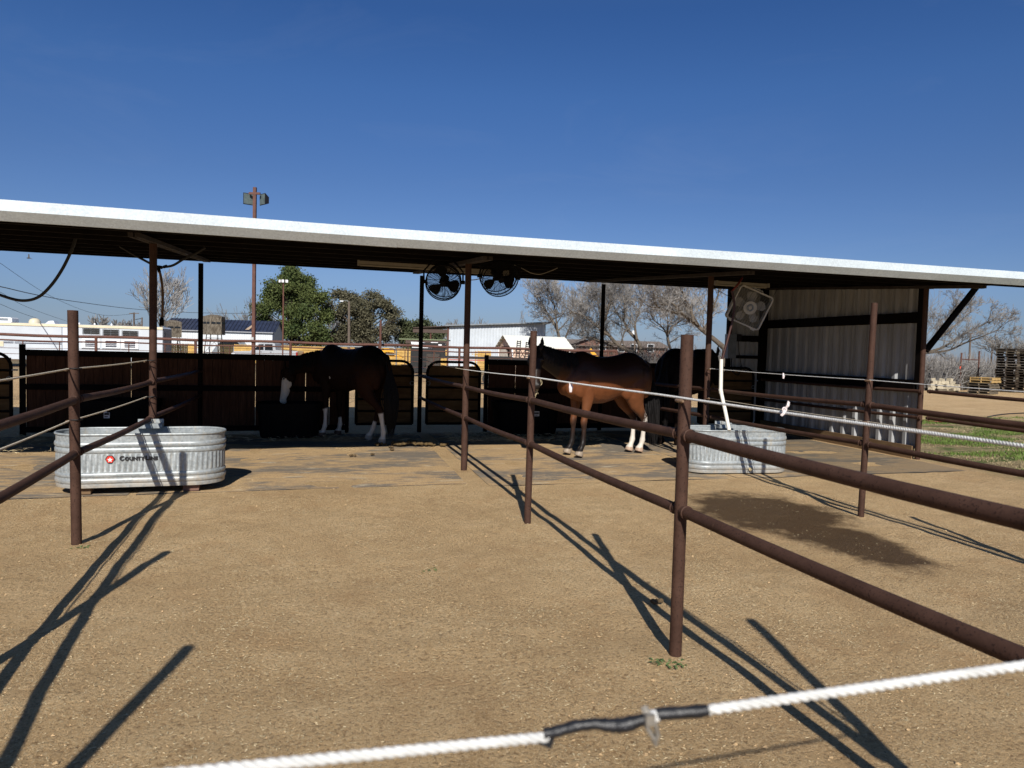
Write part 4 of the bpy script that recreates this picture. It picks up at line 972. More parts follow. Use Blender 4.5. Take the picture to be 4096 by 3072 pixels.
# ================================================================ horses
def ring_loft(mb, rings, n=20, e=1.0):
    """rings: (centre, axis a, axis b, ra, rb_plus, rb_minus)"""
    base = len(mb.v)
    for (c, a, b, ra, rp, rm) in rings:
        for k in range(n):
            t = 2 * math.pi * k / n; ct, st = math.cos(t), math.sin(t)
            mb.v.append(Vector(c) + a * (ra * ct) + b * ((rp if st > 0 else rm) * st))
    m = len(rings)
    for i in range(m - 1):
        for k in range(n):
            k2 = (k + 1) % n; mb.f.append((base + i * n + k, base + i * n + k2, base + (i + 1) * n + k2, base + (i + 1) * n + k))
    mb.f.append(tuple(base + k for k in range(n - 1, -1, -1))); mb.f.append(tuple(base + (m - 1) * n + k for k in range(n)))
def blob(mb, c, r, n=14, rot=None):
    c = Vector(c); rings = 8; base = len(mb.v)
    for i in range(rings + 1):
        ph = math.pi * (i + 0.02) / (rings + 0.04)
        for k in range(n):
            t = 2 * math.pi * k / n; v = Vector((r[0] * math.sin(ph) * math.cos(t), r[1] * math.sin(ph) * math.sin(t), r[2] * math.cos(ph)))
            if rot is not None: v = rot @ v
            mb.v.append(c + v)
    for i in range(rings):
        for k in range(n): k2 = (k + 1) % n; mb.f.append((base + i * n + k, base + (i + 1) * n + k, base + (i + 1) * n + k2, base + i * n + k2))
    mb.f.append(tuple(base + k for k in range(n))); mb.f.append(tuple(base + rings * n + k for k in range(n - 1, -1, -1)))
X3, Y3, Z3 = Vector((1, 0, 0)), Vector((0, 1, 0)), Vector((0, 0, 1))
def chain(mb, pts, n=16):
    """limb: (pos, fore-aft radius, lateral radius); the sections lie level near the foot and follow the limb"""
    rings = []
    for i, (p, rf, rl) in enumerate(pts):
        q0 = Vector(pts[max(i - 1, 0)][0]); q1 = Vector(pts[min(i + 1, len(pts) - 1)][0]); d = (q1 - q0).normalized()
        f = (X3 - d * X3.dot(d)).normalized(); l = d.cross(f)
        rings.append((p, f, l, rf, rl, rl))
    ring_loft(mb, rings, n)
def horse(name, loc, yaw, scale, label, feet, neck, head, coat, mane_c, tail_len, tail_swing, seed, mane_side=1, sheen=0.22):
    root = thing(name, loc, label, 'horse', 'horses standing in the shelter')
    rnd = random.Random(seed); mb = MB()
    T = [(-0.815, 1.17, .05, .05), (-0.79, 1.17, .15, .10), (-0.73, 1.165, .235, .17), (-0.62, 1.185, .295, .235), (-0.50, 1.20, .325, .268), (-0.38, 1.195, .330, .275), (-0.25, 1.165, .325, .268), (-0.10, 1.125, .335, .275),
         (0.06, 1.10, .350, .285), (0.20, 1.105, .355, .278), (0.32, 1.13, .365, .255), (0.42, 1.155, .375, .230), (0.52, 1.16, .360, .215), (0.62, 1.13, .300, .205), (0.71, 1.09, .215, .175), (0.77, 1.07, .13, .125), (0.80, 1.06, .05, .05)]
    ring_loft(mb, [(Vector((x, 0, z)), Y3, Z3, w_, h, h) for x, z, h, w_ in T], 28)
    for s_ in (-1, 1):
        blob(mb, (-0.60, s_ * .135, 1.13), (.185, .125, .265)); blob(mb, (-0.70, s_ * .10, 1.02), (.10, .095, .20))
        blob(mb, (0.50, s_ * .150, 1.09), (.165, .085, .255), rot=Matrix.Rotation(R(-18), 3, 'Y')); blob(mb, (0.67, s_ * .095, 1.02), (.115, .095, .15))
        blob(mb, (-0.30, s_ * .175, 0.98), (.14, .075, .17))
    # neck and head
    for chain_ in (neck, head):
        rings = []
        for i, (p, dep_f, dep_b, wid, lat) in enumerate(chain_):
            q0 = Vector(chain_[max(i - 1, 0)][0]); q1 = Vector(chain_[min(i + 1, len(chain_) - 1)][0]); d = (q1 - q0).normalized()
            L_ = Vector(lat); L_ = (L_ - d * L_.dot(d)).normalized(); b = d.cross(L_)      # b: towards forehead / crest side
            rings.append((p, L_, b, wid, dep_b, dep_f))
        ring_loft(mb, rings, 20)
    # ears
    p0, p1 = Vector(head[0][0]), Vector(head[-1][0]); dh = (p1 - p0).normalized(); L_ = Vector(head[1][4]); L_ = (L_ - dh * L_.dot(dh)).normalized(); fh = dh.cross(L_)
    poll = p0 + dh * 0.02
    for s_ in (-1, 1):
        b = poll + L_ * (0.062 * s_) + fh * 0.085; tip = b - dh * 0.165 + L_ * (0.030 * s_) + fh * 0.02; md = b.lerp(tip, 0.4) + L_ * (0.012 * s_)
        ring_loft(mb, [(b + dh * 0.03, L_, fh, .030, .024, .024), (b, L_, fh, .034, .022, .022), (md, L_, fh, .037, .018, .018), (b.lerp(tip, 0.75), L_, fh, .022, .013, .013), (tip, L_, fh, .005, .005, .005)], 12)
    # jaw, nostrils, eye sockets
    hl = (p1 - p0).length
    for s_ in (-1, 1):
        blob(mb, p0 + dh * hl * 0.27 - fh * 0.055 + L_ * (0.052 * s_), (.075, .05, .085)); blob(mb, p0 + dh * hl * 0.92 + fh * 0.035 + L_ * (0.040 * s_), (.032, .026, .036))
        blob(mb, p0 + dh * hl * 0.30 + fh * 0.062 + L_ * (0.078 * s_), (.035, .025, .03))
    # legs: where each hoof stands, in the horse's own frame
    H0 = dict(fl=(.47, .14), fr=(.47, -.14), hl=(-.60, .13), hr=(-.60, -.13))
    for key, (fx, fy) in feet.items():
        dx, dy = fx - H0[key][0], fy - H0[key][1]; sgn = 1 if key.endswith('l') else -1
        def P(x, y, z):
            k = max(0.0, min(1.0, (1.0 - z) / 0.93)); return Vector((x + dx * k, y * sgn + dy * k, z))
        if key[0] == 'f':
            chain(mb, [(P(.47, .135, 1.12), .12, .075), (P(.43, .142, .98), .145, .095), (P(.405, .140, .86), .112, .085), (P(.405, .136, .76), .084, .070), (P(.415, .130, .64), .061, .054), (P(.422, .127, .55), .050, .046), (P(.428, .126, .50), .054, .050), (P(.424, .125, .455), .048, .045), (P(.415, .125, .40), .036, .034),
                       (P(.412, .125, .30), .032, .029), (P(.412, .126, .22), .036, .032), (P(.414, .127, .175), .046, .041), (P(.432, .128, .125), .037, .035), (P(.452, .130, .085), .042, .041), (P(.462, .131, .066), .058, .054), (P(.476, .132, .028), .066, .061), (P(.484, .132, .0), .070, .064)])
        else:
            chain(mb, [(P(-.50, .13, 1.16), .22, .13), (P(-.46, .15, 1.00), .215, .13), (P(-.45, .155, .86), .175, .105), (P(-.50, .148, .74), .125, .080), (P(-.575, .140, .635), .082, .056), (P(-.635, .134, .565), .066, .046), (P(-.665, .131, .525), .066, .046), (P(-.675, .130, .475), .056, .043), (P(-.668, .130, .41), .043, .036),
                       (P(-.658, .130, .31), .036, .031), (P(-.650, .130, .22), .039, .034), (P(-.646, .130, .18), .048, .043), (P(-.626, .130, .125), .038, .036), (P(-.606, .130, .085), .043, .042), (P(-.596, .130, .066), .058, .055), (P(-.584, .130, .028), .066, .062), (P(-.576, .130, .0), .070, .065)])
    # dock of the tail
    chain(mb, [((-0.74, 0, 1.37), .05, .05), ((-0.83, 0, 1.34), .045, .045), ((-0.875, 0, 1.22), .035, .035), ((-0.885, 0, 1.10), .02, .02)])
    # fuse to one skin
    me = bpy.data.meshes.new(name + '_raw'); me.from_pydata([tuple(v) for v in mb.v], [], mb.f); me.update()
    tmp = bpy.data.objects.new('tmp', me); col.objects.link(tmp)
    md = tmp.modifiers.new('r', 'REMESH'); md.mode = 'VOXEL'; md.voxel_size = 0.0125; md.use_smooth_shade = True
    sm = tmp.modifiers.new('s', 'SMOOTH'); sm.factor = 0.5; sm.iterations = 7
    bpy.context.view_layer.update()
    body = bpy.data.meshes.new_from_object(tmp.evaluated_get(bpy.context.evaluated_depsgraph_get()))
    bpy.data.objects.remove(tmp); bpy.data.meshes.remove(me)
    ca = body.color_attributes.new('coat', 'FLOAT_COLOR', 'POINT')
    HB = dict(p0=p0, dh=dh, L=L_, f=fh, hl=hl)
    buf = []
    for v in body.vertices:
        c = coat(v.co, HB); buf += [c[0], c[1], c[2], 1.0]
    ca.data.foreach_set('color', buf)
    body.polygons.foreach_set('use_smooth', [True] * len(body.polygons))
    t = NT(name + '_coat'); t.set(0.46 if sheen > 0.2 else 0.65, 0, sheen)
    at = t.n.new('ShaderNodeAttribute'); at.attribute_name = 'coat'
    f = t.noise(22.0, 5, 0.7, stretch=(1, 1, 0.4)); hair = t.noise(160.0, 3, 0.7, stretch=(0.3, 1, 0.5))
    t.base(t.mix(t.val(f, 0.35, 0.7, 0.0, 0.35), at.outputs['Color'], t.mix(0.5, at.outputs['Color'], (0.02, 0.01, 0.006))))
    mus = t.noise(7.0, 3, 0.5); t.bump(t.math('ADD', t.math('MULTIPLY', mus, 2.2), t.math('MULTIPLY', hair, 0.35)), 0.30, 0.012)
    body.materials.append(t.m); body.name = 'body'
    bo = bpy.data.objects.new('body', body); col.objects.link(bo); bo.parent = root
    # eyes
    em = plain(name + '_eye', (0.01, 0.006, 0.004), 0.08)
    for s_ in (-1, 1):
        e_ = MB(); blob(e_, p0 + dh * hl * 0.31 + fh * 0.058 + L_ * (0.095 * s_), (.017, .017, .017)); e_.build('eye', em, root, True, rel=False)
    # mane and forelock
    hm = plain(name + '_hair', mane_c, 0.6, 0, 0.4, 30, 0.12); ms = MB()
    for i in range(len(neck) - 1):
        (pa, fa, ba, wa, la), (pb_, fb, bb, wb, lb) = neck[i], neck[i + 1]
        if i == 0: continue
        pa, pb_ = Vector(pa), Vector(pb_); d = (pb_ - pa).normalized()
        for k in range(70):
            t_ = rnd.random(); L2 = Vector(la).lerp(Vector(lb), t_); L2 = (L2 - d * L2.dot(d)).normalized(); cr = d.cross(L2)
            rt = pa.lerp(pb_, t_) + cr * ((ba * (1 - t_) + bb * t_) * 0.97)
            side = mane_side if rnd.random() < 0.85 else -mane_side; w_ = wa * (1 - t_) + wb * t_
            ln = rnd.uniform(0.14, 0.27)
            q1 = rt + cr * rnd.uniform(0.012, 0.03) + L2 * side * w_ * 0.45 + d * rnd.uniform(-.02, .02)
            q2 = q1 + L2 * side * (w_ * 0.65) - Z3 * ln * 0.45 + d * rnd.uniform(-.03, .03); q3 = q2 + L2 * side * 0.015 - Z3 * ln * 0.55 + d * rnd.uniform(-.04, .04)
            ms.tube([rt - cr * 0.01, q1, q2, q3], [.007, .0085, .007, .002], 4, False)
    for k in range(26):
        b = poll + fh * 0.085 + L_ * rnd.uniform(-.03, .03); q = b + dh * rnd.uniform(.10, .20) + fh * 0.03 + L_ * rnd.uniform(-.05, .05)
        ms.tube([b - dh * 0.02, b.lerp(q, 0.4) + fh * 0.025, q], [.005, .006, .002], 4, False)
    ms.build('mane', hm, root, True, 60, rel=False)
    # tail
    ts = MB(); d0 = Vector((-0.865, 0, 1.26))
    for k in range(230):
        a = rnd.uniform(0, 2 * math.pi); rr = math.sqrt(rnd.random()); u = rnd.random()
        st = Vector((-0.83 - 0.05 * u, 0.035 * rr * math.cos(a), 1.36 - 0.26 * u))
        zl = max(0.03, 1.30 - tail_len * rnd.uniform(0.72, 1.0)); wdt = 0.075 + 0.05 * rnd.random()
        sw = Vector(tail_swing)
        p1_ = st + Vector((-0.045, 0.03 * math.cos(a) * rr, -0.18)); 
        ez = lambda z: max(0.0, (1.2 - z))
        pts = [st, p1_]
        for q in (0.35, 0.6, 0.82, 1.0):
            z = p1_.z + (zl - p1_.z) * q
            spread = wdt * (1.15 if q < 0.8 else (0.9 if q < 1 else 0.55))
            pts.append(Vector((-0.93 + 0.02 * q, 0, z)) + Vector((math.sin(a) * rr * spread * 0.8, math.cos(a) * rr * spread, 0)) + sw * q * q + Vector((0.01 * math.sin(k + q * 5), 0.012 * math.cos(k * 1.7 + q * 6), 0)))
        ts.tube(pts, [.006, .008, .008, .0075, .006, .0015], 4, False)
    ts.build('tail', hm, root, True, 60, rel=False)
    root.rotation_euler = (0, 0, yaw); root.scale = (scale,) * 3
    return root
def lerp3(a, b, t): return tuple(x + (y - x) * t for x, y in zip(a, b))
def n3(p, s_, o=0): return noise.noise((p.x * s_ + o, p.y * s_, p.z * s_))
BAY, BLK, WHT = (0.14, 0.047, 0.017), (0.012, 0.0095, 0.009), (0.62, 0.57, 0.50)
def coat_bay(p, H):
    c = lerp3(BAY, (0.022, 0.0085, 0.0045), smooth(1.0, 1.28, p.z)); c = lerp3(c, (0.155, 0.058, 0.024), smooth(0.95, 0.74, p.z) * 0.8)  # upper body darkened: the roof's shade is painted into the coat
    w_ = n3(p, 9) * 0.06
    if p.x > 0.25 and p.z < 0.8:                     # front legs: black points, one pale hoof rim
        c = lerp3(c, BLK, smooth(0.60, 0.44, p.z + w_) * (0.88 + 0.12 * smooth(0.40, 0.20, p.z)))
        if p.z < 0.072: c = (0.30, 0.24, 0.18)
    if p.x < -0.25 and p.z < 0.9:                    # hind legs: white stockings under grey hocks
        k = smooth(0.66, 0.52, p.z + w_); c = lerp3(c, BLK, k * 0.8)
        c = lerp3(c, WHT, smooth(0.40, 0.36, p.z + w_ * 1.4))
        if p.x < -0.66 and 0.44 < p.z < 0.68: c = lerp3(c, (0.50, 0.46, 0.41), smooth(0.0, 0.25, n3(p, 30) + 0.16) * smooth(-0.64, -0.71, p.x))
        if p.z < 0.066: c = (0.42, 0.30, 0.22)
    q = p - H['p0']; t = q.dot(H['dh']) / H['hl']
    if q.length < 0.8 and p.x > 0.9: c = lerp3(c, BLK, 0.8)  # head and front of neck blackened, roof shade put into the coat
    if 0 < t < 1.2 and q.length < 0.8 and p.x > 0.72:
        if t > 0.72: c = lerp3(c, BLK, smooth(0.72, 0.9, t))
    return c
def coat_dark(p, H):
    c = (0.012, 0.006, 0.0042); c = lerp3(c, (0.005, 0.004, 0.0035), smooth(1.1, 1.35, p.z)); c = lerp3(c, (0.024, 0.010, 0.0055), smooth(-0.3, -0.5, p.x) * smooth(1.25, 1.0, p.z))
    w_ = n3(p, 8) * 0.07
    if p.z < 0.8 and p.x < 0.7:
        top = 0.47 if p.y > 0 else 0.33
        c = lerp3(c, WHT, smooth(top, top - 0.04, p.z + w_))
        if p.z < 0.065: c = (0.12, 0.08, 0.06) if p.x > 0 else (0.40, 0.34, 0.28)
    q = p - H['p0']; t = q.dot(H['dh']) / H['hl']
    if t > 0.15 and q.length < 0.85 and p.x > 0.75:
        if t > 0.36 + 0.22 * n3(p, 9) and (q.dot(H['f']) > -0.055 + 0.06 * n3(p, 11, 5)): c = WHT
    if (p - Vector((0.62, 0.17, 1.12))).length < 0.03 or (p - Vector((0.2, 0.27, 0.98))).length < 0.022: c = WHT
    return c
def coat_black(p, H): return lerp3((0.004, 0.003, 0.003), (0.008, 0.005, 0.004), smooth(1.0, 0.8, p.z))
Lt = (0, 1, 0)
def lat(deg): return (-math.sin(R(deg)), math.cos(R(deg)), 0)
# the bay: near side to the camera, head up and turned to look at us
nk = [((.46, 0, 1.20), .30, .27, .17, Lt), ((.70, .01, 1.285), .24, .20, .135, Lt), ((.92, .03, 1.36), .19, .155, .110, lat(12)), ((1.13, .05, 1.43), .15, .125, .094, lat(28)), ((1.27, .08, 1.49), .12, .105, .084, lat(48))]
hx, hy = math.cos(R(62)), math.sin(R(62)); h0 = Vector((1.305, .10, 1.54)); hd = Vector((hx * 0.42, hy * 0.42, -0.90)).normalized()
hd_secs = [(0, .07, .075, .06), (.10, .125, .105, .088), (.28, .135, .10, .103), (.48, .10, .085, .082), (.68, .075, .07, .062), (.86, .07, .066, .064), (.96, .055, .055, .055), (1.0, .03, .03, .03)]
hh = [(tuple(h0 + hd * (0.61 * t)), a, b, c, lat(62)) for t, a, b, c in hd_secs]
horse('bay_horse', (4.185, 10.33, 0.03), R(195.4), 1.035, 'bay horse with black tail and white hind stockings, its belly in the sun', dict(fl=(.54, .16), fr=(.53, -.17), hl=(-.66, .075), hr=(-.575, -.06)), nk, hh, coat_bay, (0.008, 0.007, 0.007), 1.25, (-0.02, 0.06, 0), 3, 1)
# the dark horse with the white face, eating from the trough
nk = [((.48, .02, 1.17), .28, .27, .17, Lt), ((.66, .08, 1.19), .215, .21, .13, lat(15)), ((.80, .17, 1.19), .165, .165, .105, lat(28)), ((.92, .27, 1.16), .135, .135, .09, lat(36)), ((1.00, .36, 1.11), .115, .115, .08, lat(42))]
h0 = Vector((1.02, .40, 1.11)); hd = Vector((0.10, 0.14, -0.97)).normalized()
hh = [(tuple(h0 + hd * (0.61 * t)), a, b, c, lat(50)) for t, a, b, c in hd_secs]
horse('dark_horse', (.376, 12.42, 0.03), R(130.8), 1.04, 'dark horse with white face and white socks, head down in a black trough', dict(fl=(.44, .20), fr=(.48, -.20), hl=(-.86, .09), hr=(-.38, -.09)), nk, hh, coat_dark, (0.006, 0.005, 0.005), 1.22, (0.0, -0.03, 0), 5, 1, 0.06)
# the third horse: only its dark rump shows
nk = [((.46, 0, 1.20), .30, .28, .17, Lt), ((.64, 0, 1.28), .24, .23, .135, Lt), ((.80, 0, 1.34), .185, .17, .108, Lt), ((.95, 0, 1.38), .145, .135, .092, Lt), ((1.05, 0, 1.40), .12, .11, .082, Lt)]
h0 = Vector((1.07, 0, 1.43)); hd = Vector((0.45, 0, -0.85)).normalized()
hh = [(tuple(h0 + hd * (0.61 * t)), a, b, c, Lt) for t, a, b, c in hd_secs]
horse('black_horse', (6.35, 11.75, 0.03), R(38), 1.10, 'black horse seen from behind, half hidden by the near post and the roof post', dict(fl=(.47, .15), fr=(.44, -.14), hl=(-.62, .13), hr=(-.56, -.13)), nk, hh, coat_black, (0.006, 0.005, 0.005), 1.2, (0, 0, 0), 7, 1, 0.06)
# wisp of hay in the bay's mouth
mb = MB(); rnd = random.Random(9); c0 = at_depth(2136, 1515, 10.15)
for k in range(16):
    a = c0 + Vector((rnd.uniform(-.02, .02), 0, rnd.uniform(-.02, .03))); 
    mb.tube(curve([a, a + RT * rnd.uniform(.0, .05) + Vector((0, -.03, .03)), a + RT * rnd.uniform(0, .09) - Vector((0, .05, rnd.uniform(.02, .12))), a + RT * rnd.uniform(-.03, .05) - Vector((0, .04, rnd.uniform(.12, .26)))], 4), 0.0022, 4)
M['straw'] = plain('dry_straw', (0.62, 0.51, 0.31), 0.8, 0, 0.3, 30)
solo(mb, 'hay_wisp', M['straw'], 'wisp of hay hanging from the mouth of the bay horse', 'hay', None, True)
# droppings by the dark horse
mb = MB(); rnd = random.Random(4)
for k in range(90):
    s_ = rnd.gauss(0, 0.20); x, y = 1.33 + s_ * 1.3, 11.46 + rnd.gauss(0, 0.075); r_ = rnd.uniform(0.016, 0.034)
    blob(mb, (x, y, 0.018 + r_ * 0.7 + max(0, 0.03 - abs(s_) * 0.1)), (r_ * rnd.uniform(.9, 1.4), r_, r_ * 0.8), 7)
solo(mb, 'manure_pile', plain('manure', (0.10, 0.065, 0.025), 0.9, 0, 0.4, 25), 'low heap of droppings behind the white-faced horse at the shade edge', 'manure', None, True)
for k, (x, y) in enumerate(((.98, 11.22), (.64, 10.5), (.37, 10.4), (1.0, 10.95), (2.05, 4.05))):
    mb = MB(); c = Vector((x, y, 0.02))
    for q in range(4): blob(mb, c + Vector((rnd.uniform(-.04, .04), rnd.uniform(-.03, .03), 0.008)), (.020, .016, .016), 7)
    solo(mb, 'dung_clod', plain('old_manure', (0.09, 0.06, 0.03), 0.95, 0, 0.4, 25), ['small clod just in front of the dung heap', 'brown clod on the pale mat in the middle stall', 'flat dark clod left of the other on the middle mat', 'lone clod halfway from the dung heap to the camera', 'clod beside the base of the nearest post'][k], 'clod', 'dung clods on the mats and dirt', True)
# hay littering the stalls, straw chips and clods over the dirt
def scatter(name, label_kind, n, fn, m, seed):
    rnd = random.Random(seed); mb = MB()
    for k in range(n): fn(mb, rnd)
    tag(mb.build(name, m, None), kind='stuff')
def hay_bit(area):
    def f(mb, rnd):
        (x0, x1, y0, y1, z) = area
        x, y = rnd.uniform(x0, x1), rnd.uniform(y0, y1); a = rnd.uniform(0, math.pi); L = rnd.uniform(.03, .11); b = Vector((x, y, z + rnd.uniform(0.005, .035)))
        d = Vector((math.cos(a), math.sin(a), rnd.uniform(-.15, .25))) * L; mb.tube([b, b + d * 0.5 + Vector((0, 0, .01)), b + d], 0.0022, 3, False)
    return f
scatter('hay_litter', None, 900, hay_bit((2.0, 5.0, 11.6, 13.0, 0.03)), M['straw'], 21)
scatter('hay_litter', None, 500, hay_bit((-6.0, -2.2, 10.7, 12.9, 0.03)), M['straw'], 22)
scatter('hay_litter', None, 260, hay_bit((-1.8, 1.6, 11.8, 13.1, 0.03)), M['straw'], 23)
def chip(mb, rnd):
    r_ = 0.9 + 8.2 * rnd.random() ** 0.75; a = R(rnd.uniform(-38, 66)); x, y = r_ * math.sin(a), r_ * math.cos(a)
    if noise.noise((x * 1.3, y * 1.3, 11)) < rnd.uniform(-0.35, 0.25): return
    if 3.4 < x < 5.3 and 4.2 < y < 7.2 and rnd.random() < 0.85: return
    z = ground_z(x, y) + 0.004; t = rnd.uniform(0, math.pi); L = rnd.uniform(.006, .017) * (2.2 if rnd.random() < 0.03 else 1); w_ = rnd.uniform(.0008, .0018)
    d = Vector((math.cos(t), math.sin(t), rnd.uniform(-.25, .25))) * L / 2; s_ = Vector((-d.y, d.x, 0)).normalized() * w_; c = Vector((x, y, z)); up = Vector((0, 0, w_ * 0.8))
    mb.faces([c - d - s_, c - d + s_, c + d + s_, c + d - s_, c - d * 0.6 + up, c + d * 0.6 + up], [(0, 1, 5, 4)[::-1], (1, 2, 5), (3, 0, 4, 5)[::-1], (1, 0, 4)])
scatter('straw_chips', None, 42000, chip, M['straw'], 31)
def clod(mb, rnd):
    r_ = 0.9 + 8.0 * rnd.random() ** 0.7; a = R(rnd.uniform(-38, 66)); x, y = r_ * math.sin(a), r_ * math.cos(a)
    if noise.noise((x * 1.1, y * 1.1, 3)) < rnd.uniform(-0.5, 0.25): return
    if 3.5 < x < 5.2 and 4.3 < y < 7.1: return
    s_ = rnd.uniform(.002, .006) * (2.2 if rnd.random() < 0.03 else 1); c = Vector((x, y, ground_z(x, y) + s_ * 0.3))
    v = [c + Vector((math.cos(k * 1.2566 + s_ * 900) * s_ * rnd.uniform(.7, 1.4), math.sin(k * 1.2566 + s_ * 900) * s_ * rnd.uniform(.7, 1.3), rnd.uniform(-.2, .25) * s_)) for k in range(5)]
    v += [c + Vector((rnd.uniform(-.4, .4) * s_, rnd.uniform(-.4, .4) * s_, s_ * rnd.uniform(.5, .9)))]
    mb.faces(v, [(k, (k + 1) % 5, 5) for k in range(5)])
scatter('dirt_crumbs', None, 22000, clod, plain('dirt_crumb', (0.42, 0.29, 0.155), 0.95, 0, 0.4, 30, 0.2), 33)
# grass strip at the right and weeds by the posts
def blade(mb, rnd):
    y = rnd.uniform(7.6, 16.6); x0 = 9.0 + 0.12 * (y - 8) + (0.9 if y < 9.3 else 0.35); x = x0 + rnd.random() ** 1.2 * 9.5
    k = noise.noise((x * 0.45, y * 1.5, 2.2)) + 0.25 * noise.noise((x * 2, y * 2, 5))
    if k < 0.02 + rnd.uniform(-.1, .1): return
    z = ground_z(x, y); h = rnd.uniform(.025, .07); a = rnd.uniform(0, 6.28); w_ = 0.009; b = Vector((x, y, z - .005)); s_ = Vector((math.cos(a), math.sin(a), 0)) * w_; tp = b + Vector((rnd.uniform(-.03, .03), rnd.uniform(-.03, .03), h))
    mb.faces([b - s_, b + s_, tp], [(0, 1, 2)])
scatter('grass', None, 60000, blade, leafy('grass_blades', (0.070, 0.125, 0.020), (0.15, 0.21, 0.05), 1.5), 41)
def dry(mb, rnd):
    y = rnd.uniform(7.8, 16.6); x0 = 9.2 + 0.12 * (y - 8) + (0.9 if y < 9.3 else 0.35); x = x0 + rnd.random() ** 1.2 * 9.5
    k = noise.noise((x * 0.45, y * 1.5, 2.2)) + 0.25 * noise.noise((x * 2, y * 2, 5))
    if k > 0.06 + rnd.uniform(-.1, .1) or k < -0.30: return
    z = ground_z(x, y); h = rnd.uniform(.01, .035); a = rnd.uniform(0, 6.28); b = Vector((x, y, z - .004)); s_ = Vector((math.cos(a), math.sin(a), 0)) * 0.005; tp = b + Vector((rnd.uniform(-.05, .05), rnd.uniform(-.05, .05), h))
    mb.faces([b - s_, b + s_, tp], [(0, 1, 2)])
scatter('dry_grass', None, 40000, dry, plain('dead_grass', (0.42, 0.33, 0.19), 0.9, 0, 0.25, 1.5, 0.2), 42)
for (x, y, n_, L, lab) in ((1.72, 3.24, 26, .045, 'little green weed at the foot of the nearest rusty post'), (-1.78, 5.93, 14, .035, 'little green weed at the foot of the left free-standing post'), (0.75, 5.0, 9, .035, 'tiny weed sprig in the bare dirt in front of the middle stall')):
    mb = MB(); rnd = random.Random(int(L * 1000 + 30)); c = Vector((x, y, ground_z(x, y) - 0.005))
    for k in range(n_):
        a = rnd.uniform(0, 6.28); d = Vector((math.cos(a), math.sin(a), 0)); b = c + d * rnd.uniform(0, .05) + Vector((rnd.uniform(-.06, .06), 0, 0)); s_ = Vector((-d.y, d.x, 0)) * 0.008; l_ = L * rnd.uniform(.6, 1.1)
        mb.faces([b, b + d * l_ * .5 - s_ + Vector((0, 0, l_ * .4)), b + d * l_ + Vector((0, 0, l_ * .3)), b + d * l_ * .5 + s_ + Vector((0, 0, l_ * .4))], [(0, 1, 2, 3)])
    solo(mb, 'weed', M['weed'], lab, 'weed', 'weeds in the dirt')
# ================================================================ beyond the shelter
def gz(p): return ground_z(p.x, p.y)
def spot(px_, depth, lift=0.0):
    """ground point below picture column px_ at the given distance"""
    p = at_depth(px_, 1400, depth); return Vector((p.x, p.y, ground_z(p.x, p.y) + lift))
def zat(px_, py_, depth): return at_depth(px_, py_, depth).z
def frame(p, deg=0.0):
    return Matrix.Translation(p) @ Matrix.Rotation(math.atan2(EX.y, EX.x) + R(deg), 4, 'Z')
# ---- long arena pipe fence
AF = 20.7
t = thing('arena_fence', (0, AF, ground_z(0, AF)), 'long rusty arena fence with pipe top rail and cables, seen above the plank walls', 'fence')
x0, x1 = -13.0, at_y(2471, 1409, AF + S * 7).x
def ay(x): return AF + S * x
for z, r_, nm in ((1.665, 0.038, 'top_rail'), (1.53, 0.02, 'second_rail')):
    pts = [(x0 + (x1 - x0) * k / 30, ay(x0 + (x1 - x0) * k / 30), z - 0.03 * (k / 30) + 0.012 * math.sin(k * 1.3)) for k in range(31)]
    mb = MB(); mb.tube(pts, r_, 10); mb.build(nm, M['pipe_far'], t, True)
for z in (1.33, 1.19, 1.02, 0.84, 0.62):
    mb = MB(); mb.tube([(x0 + (x1 - x0) * k / 12, ay(x0 + (x1 - x0) * k / 12), z + 0.01 * math.sin(k * 2.1 + z * 9)) for k in range(13)], 0.007, 5); mb.build('cable', M['pipe_far'], t)
x = x0; k = 0
while x < x1 + 0.01:
    r_ = 0.036 if k % 3 == 0 else 0.013
    mb = MB(); mb.tube([(x, ay(x), -0.4), (x, ay(x), 1.66 if k % 3 == 0 else 1.53)], r_, 8); mb.build('post' if k % 3 == 0 else 'stay', M['pipe_far'], t, True)
    x += 0.80 + 0.06 * math.sin(k * 2.7); k += 1
mb = MB(); mb.tube([(x1, ay(x1), -0.4), (x1, ay(x1), 1.67)], 0.038, 10); mb.build('post', M['pipe_far'], t, True)
# lone taller post standing at a joint of the arena fence
p = at_y(1523, 1281, 20.2); mb = MB(); mb.tube([(p.x, p.y, -0.4), (p.x, p.y, p.z)], 0.032, 10); solo(mb, 'fence_post', M['pipe_far'], 'lone taller rusty post beside the arena fence, in front of the oak', 'post', None, True)
# grey tube gate leaning behind the fence
p = spot(1462, 23.0); T4 = frame(p)
mb = MB(T4)
zt_, zb_ = zat(1462, 1388, 23) - p.z, 0.35
o = []
for cx, a0 in ((-0.86, 180), (0.86, 90)):
    for q in range(6): a = R(a0 - q * 18); o.append((cx + 0.14 * math.cos(a), 0, zt_ - 0.14 + 0.14 * math.sin(a)))
mb.tube([(-1.0, 0, zb_)] + o + [(1.0, 0, zb_), (-1.0, 0, zb_)], 0.022, 8)
for q in range(1, 6): mb.tube([(-1.0, 0, zb_ + (zt_ - zb_) * q / 6), (1.0, 0, zb_ + (zt_ - zb_) * q / 6)], 0.016, 6)
mb.tube([(0, 0, zb_), (0, 0, zt_)], 0.016, 6)
solo(mb, 'tube_gate', M['grey_metal'], 'grey tube gate behind the arena fence, above the back of the dark horse', 'gate', None, True)
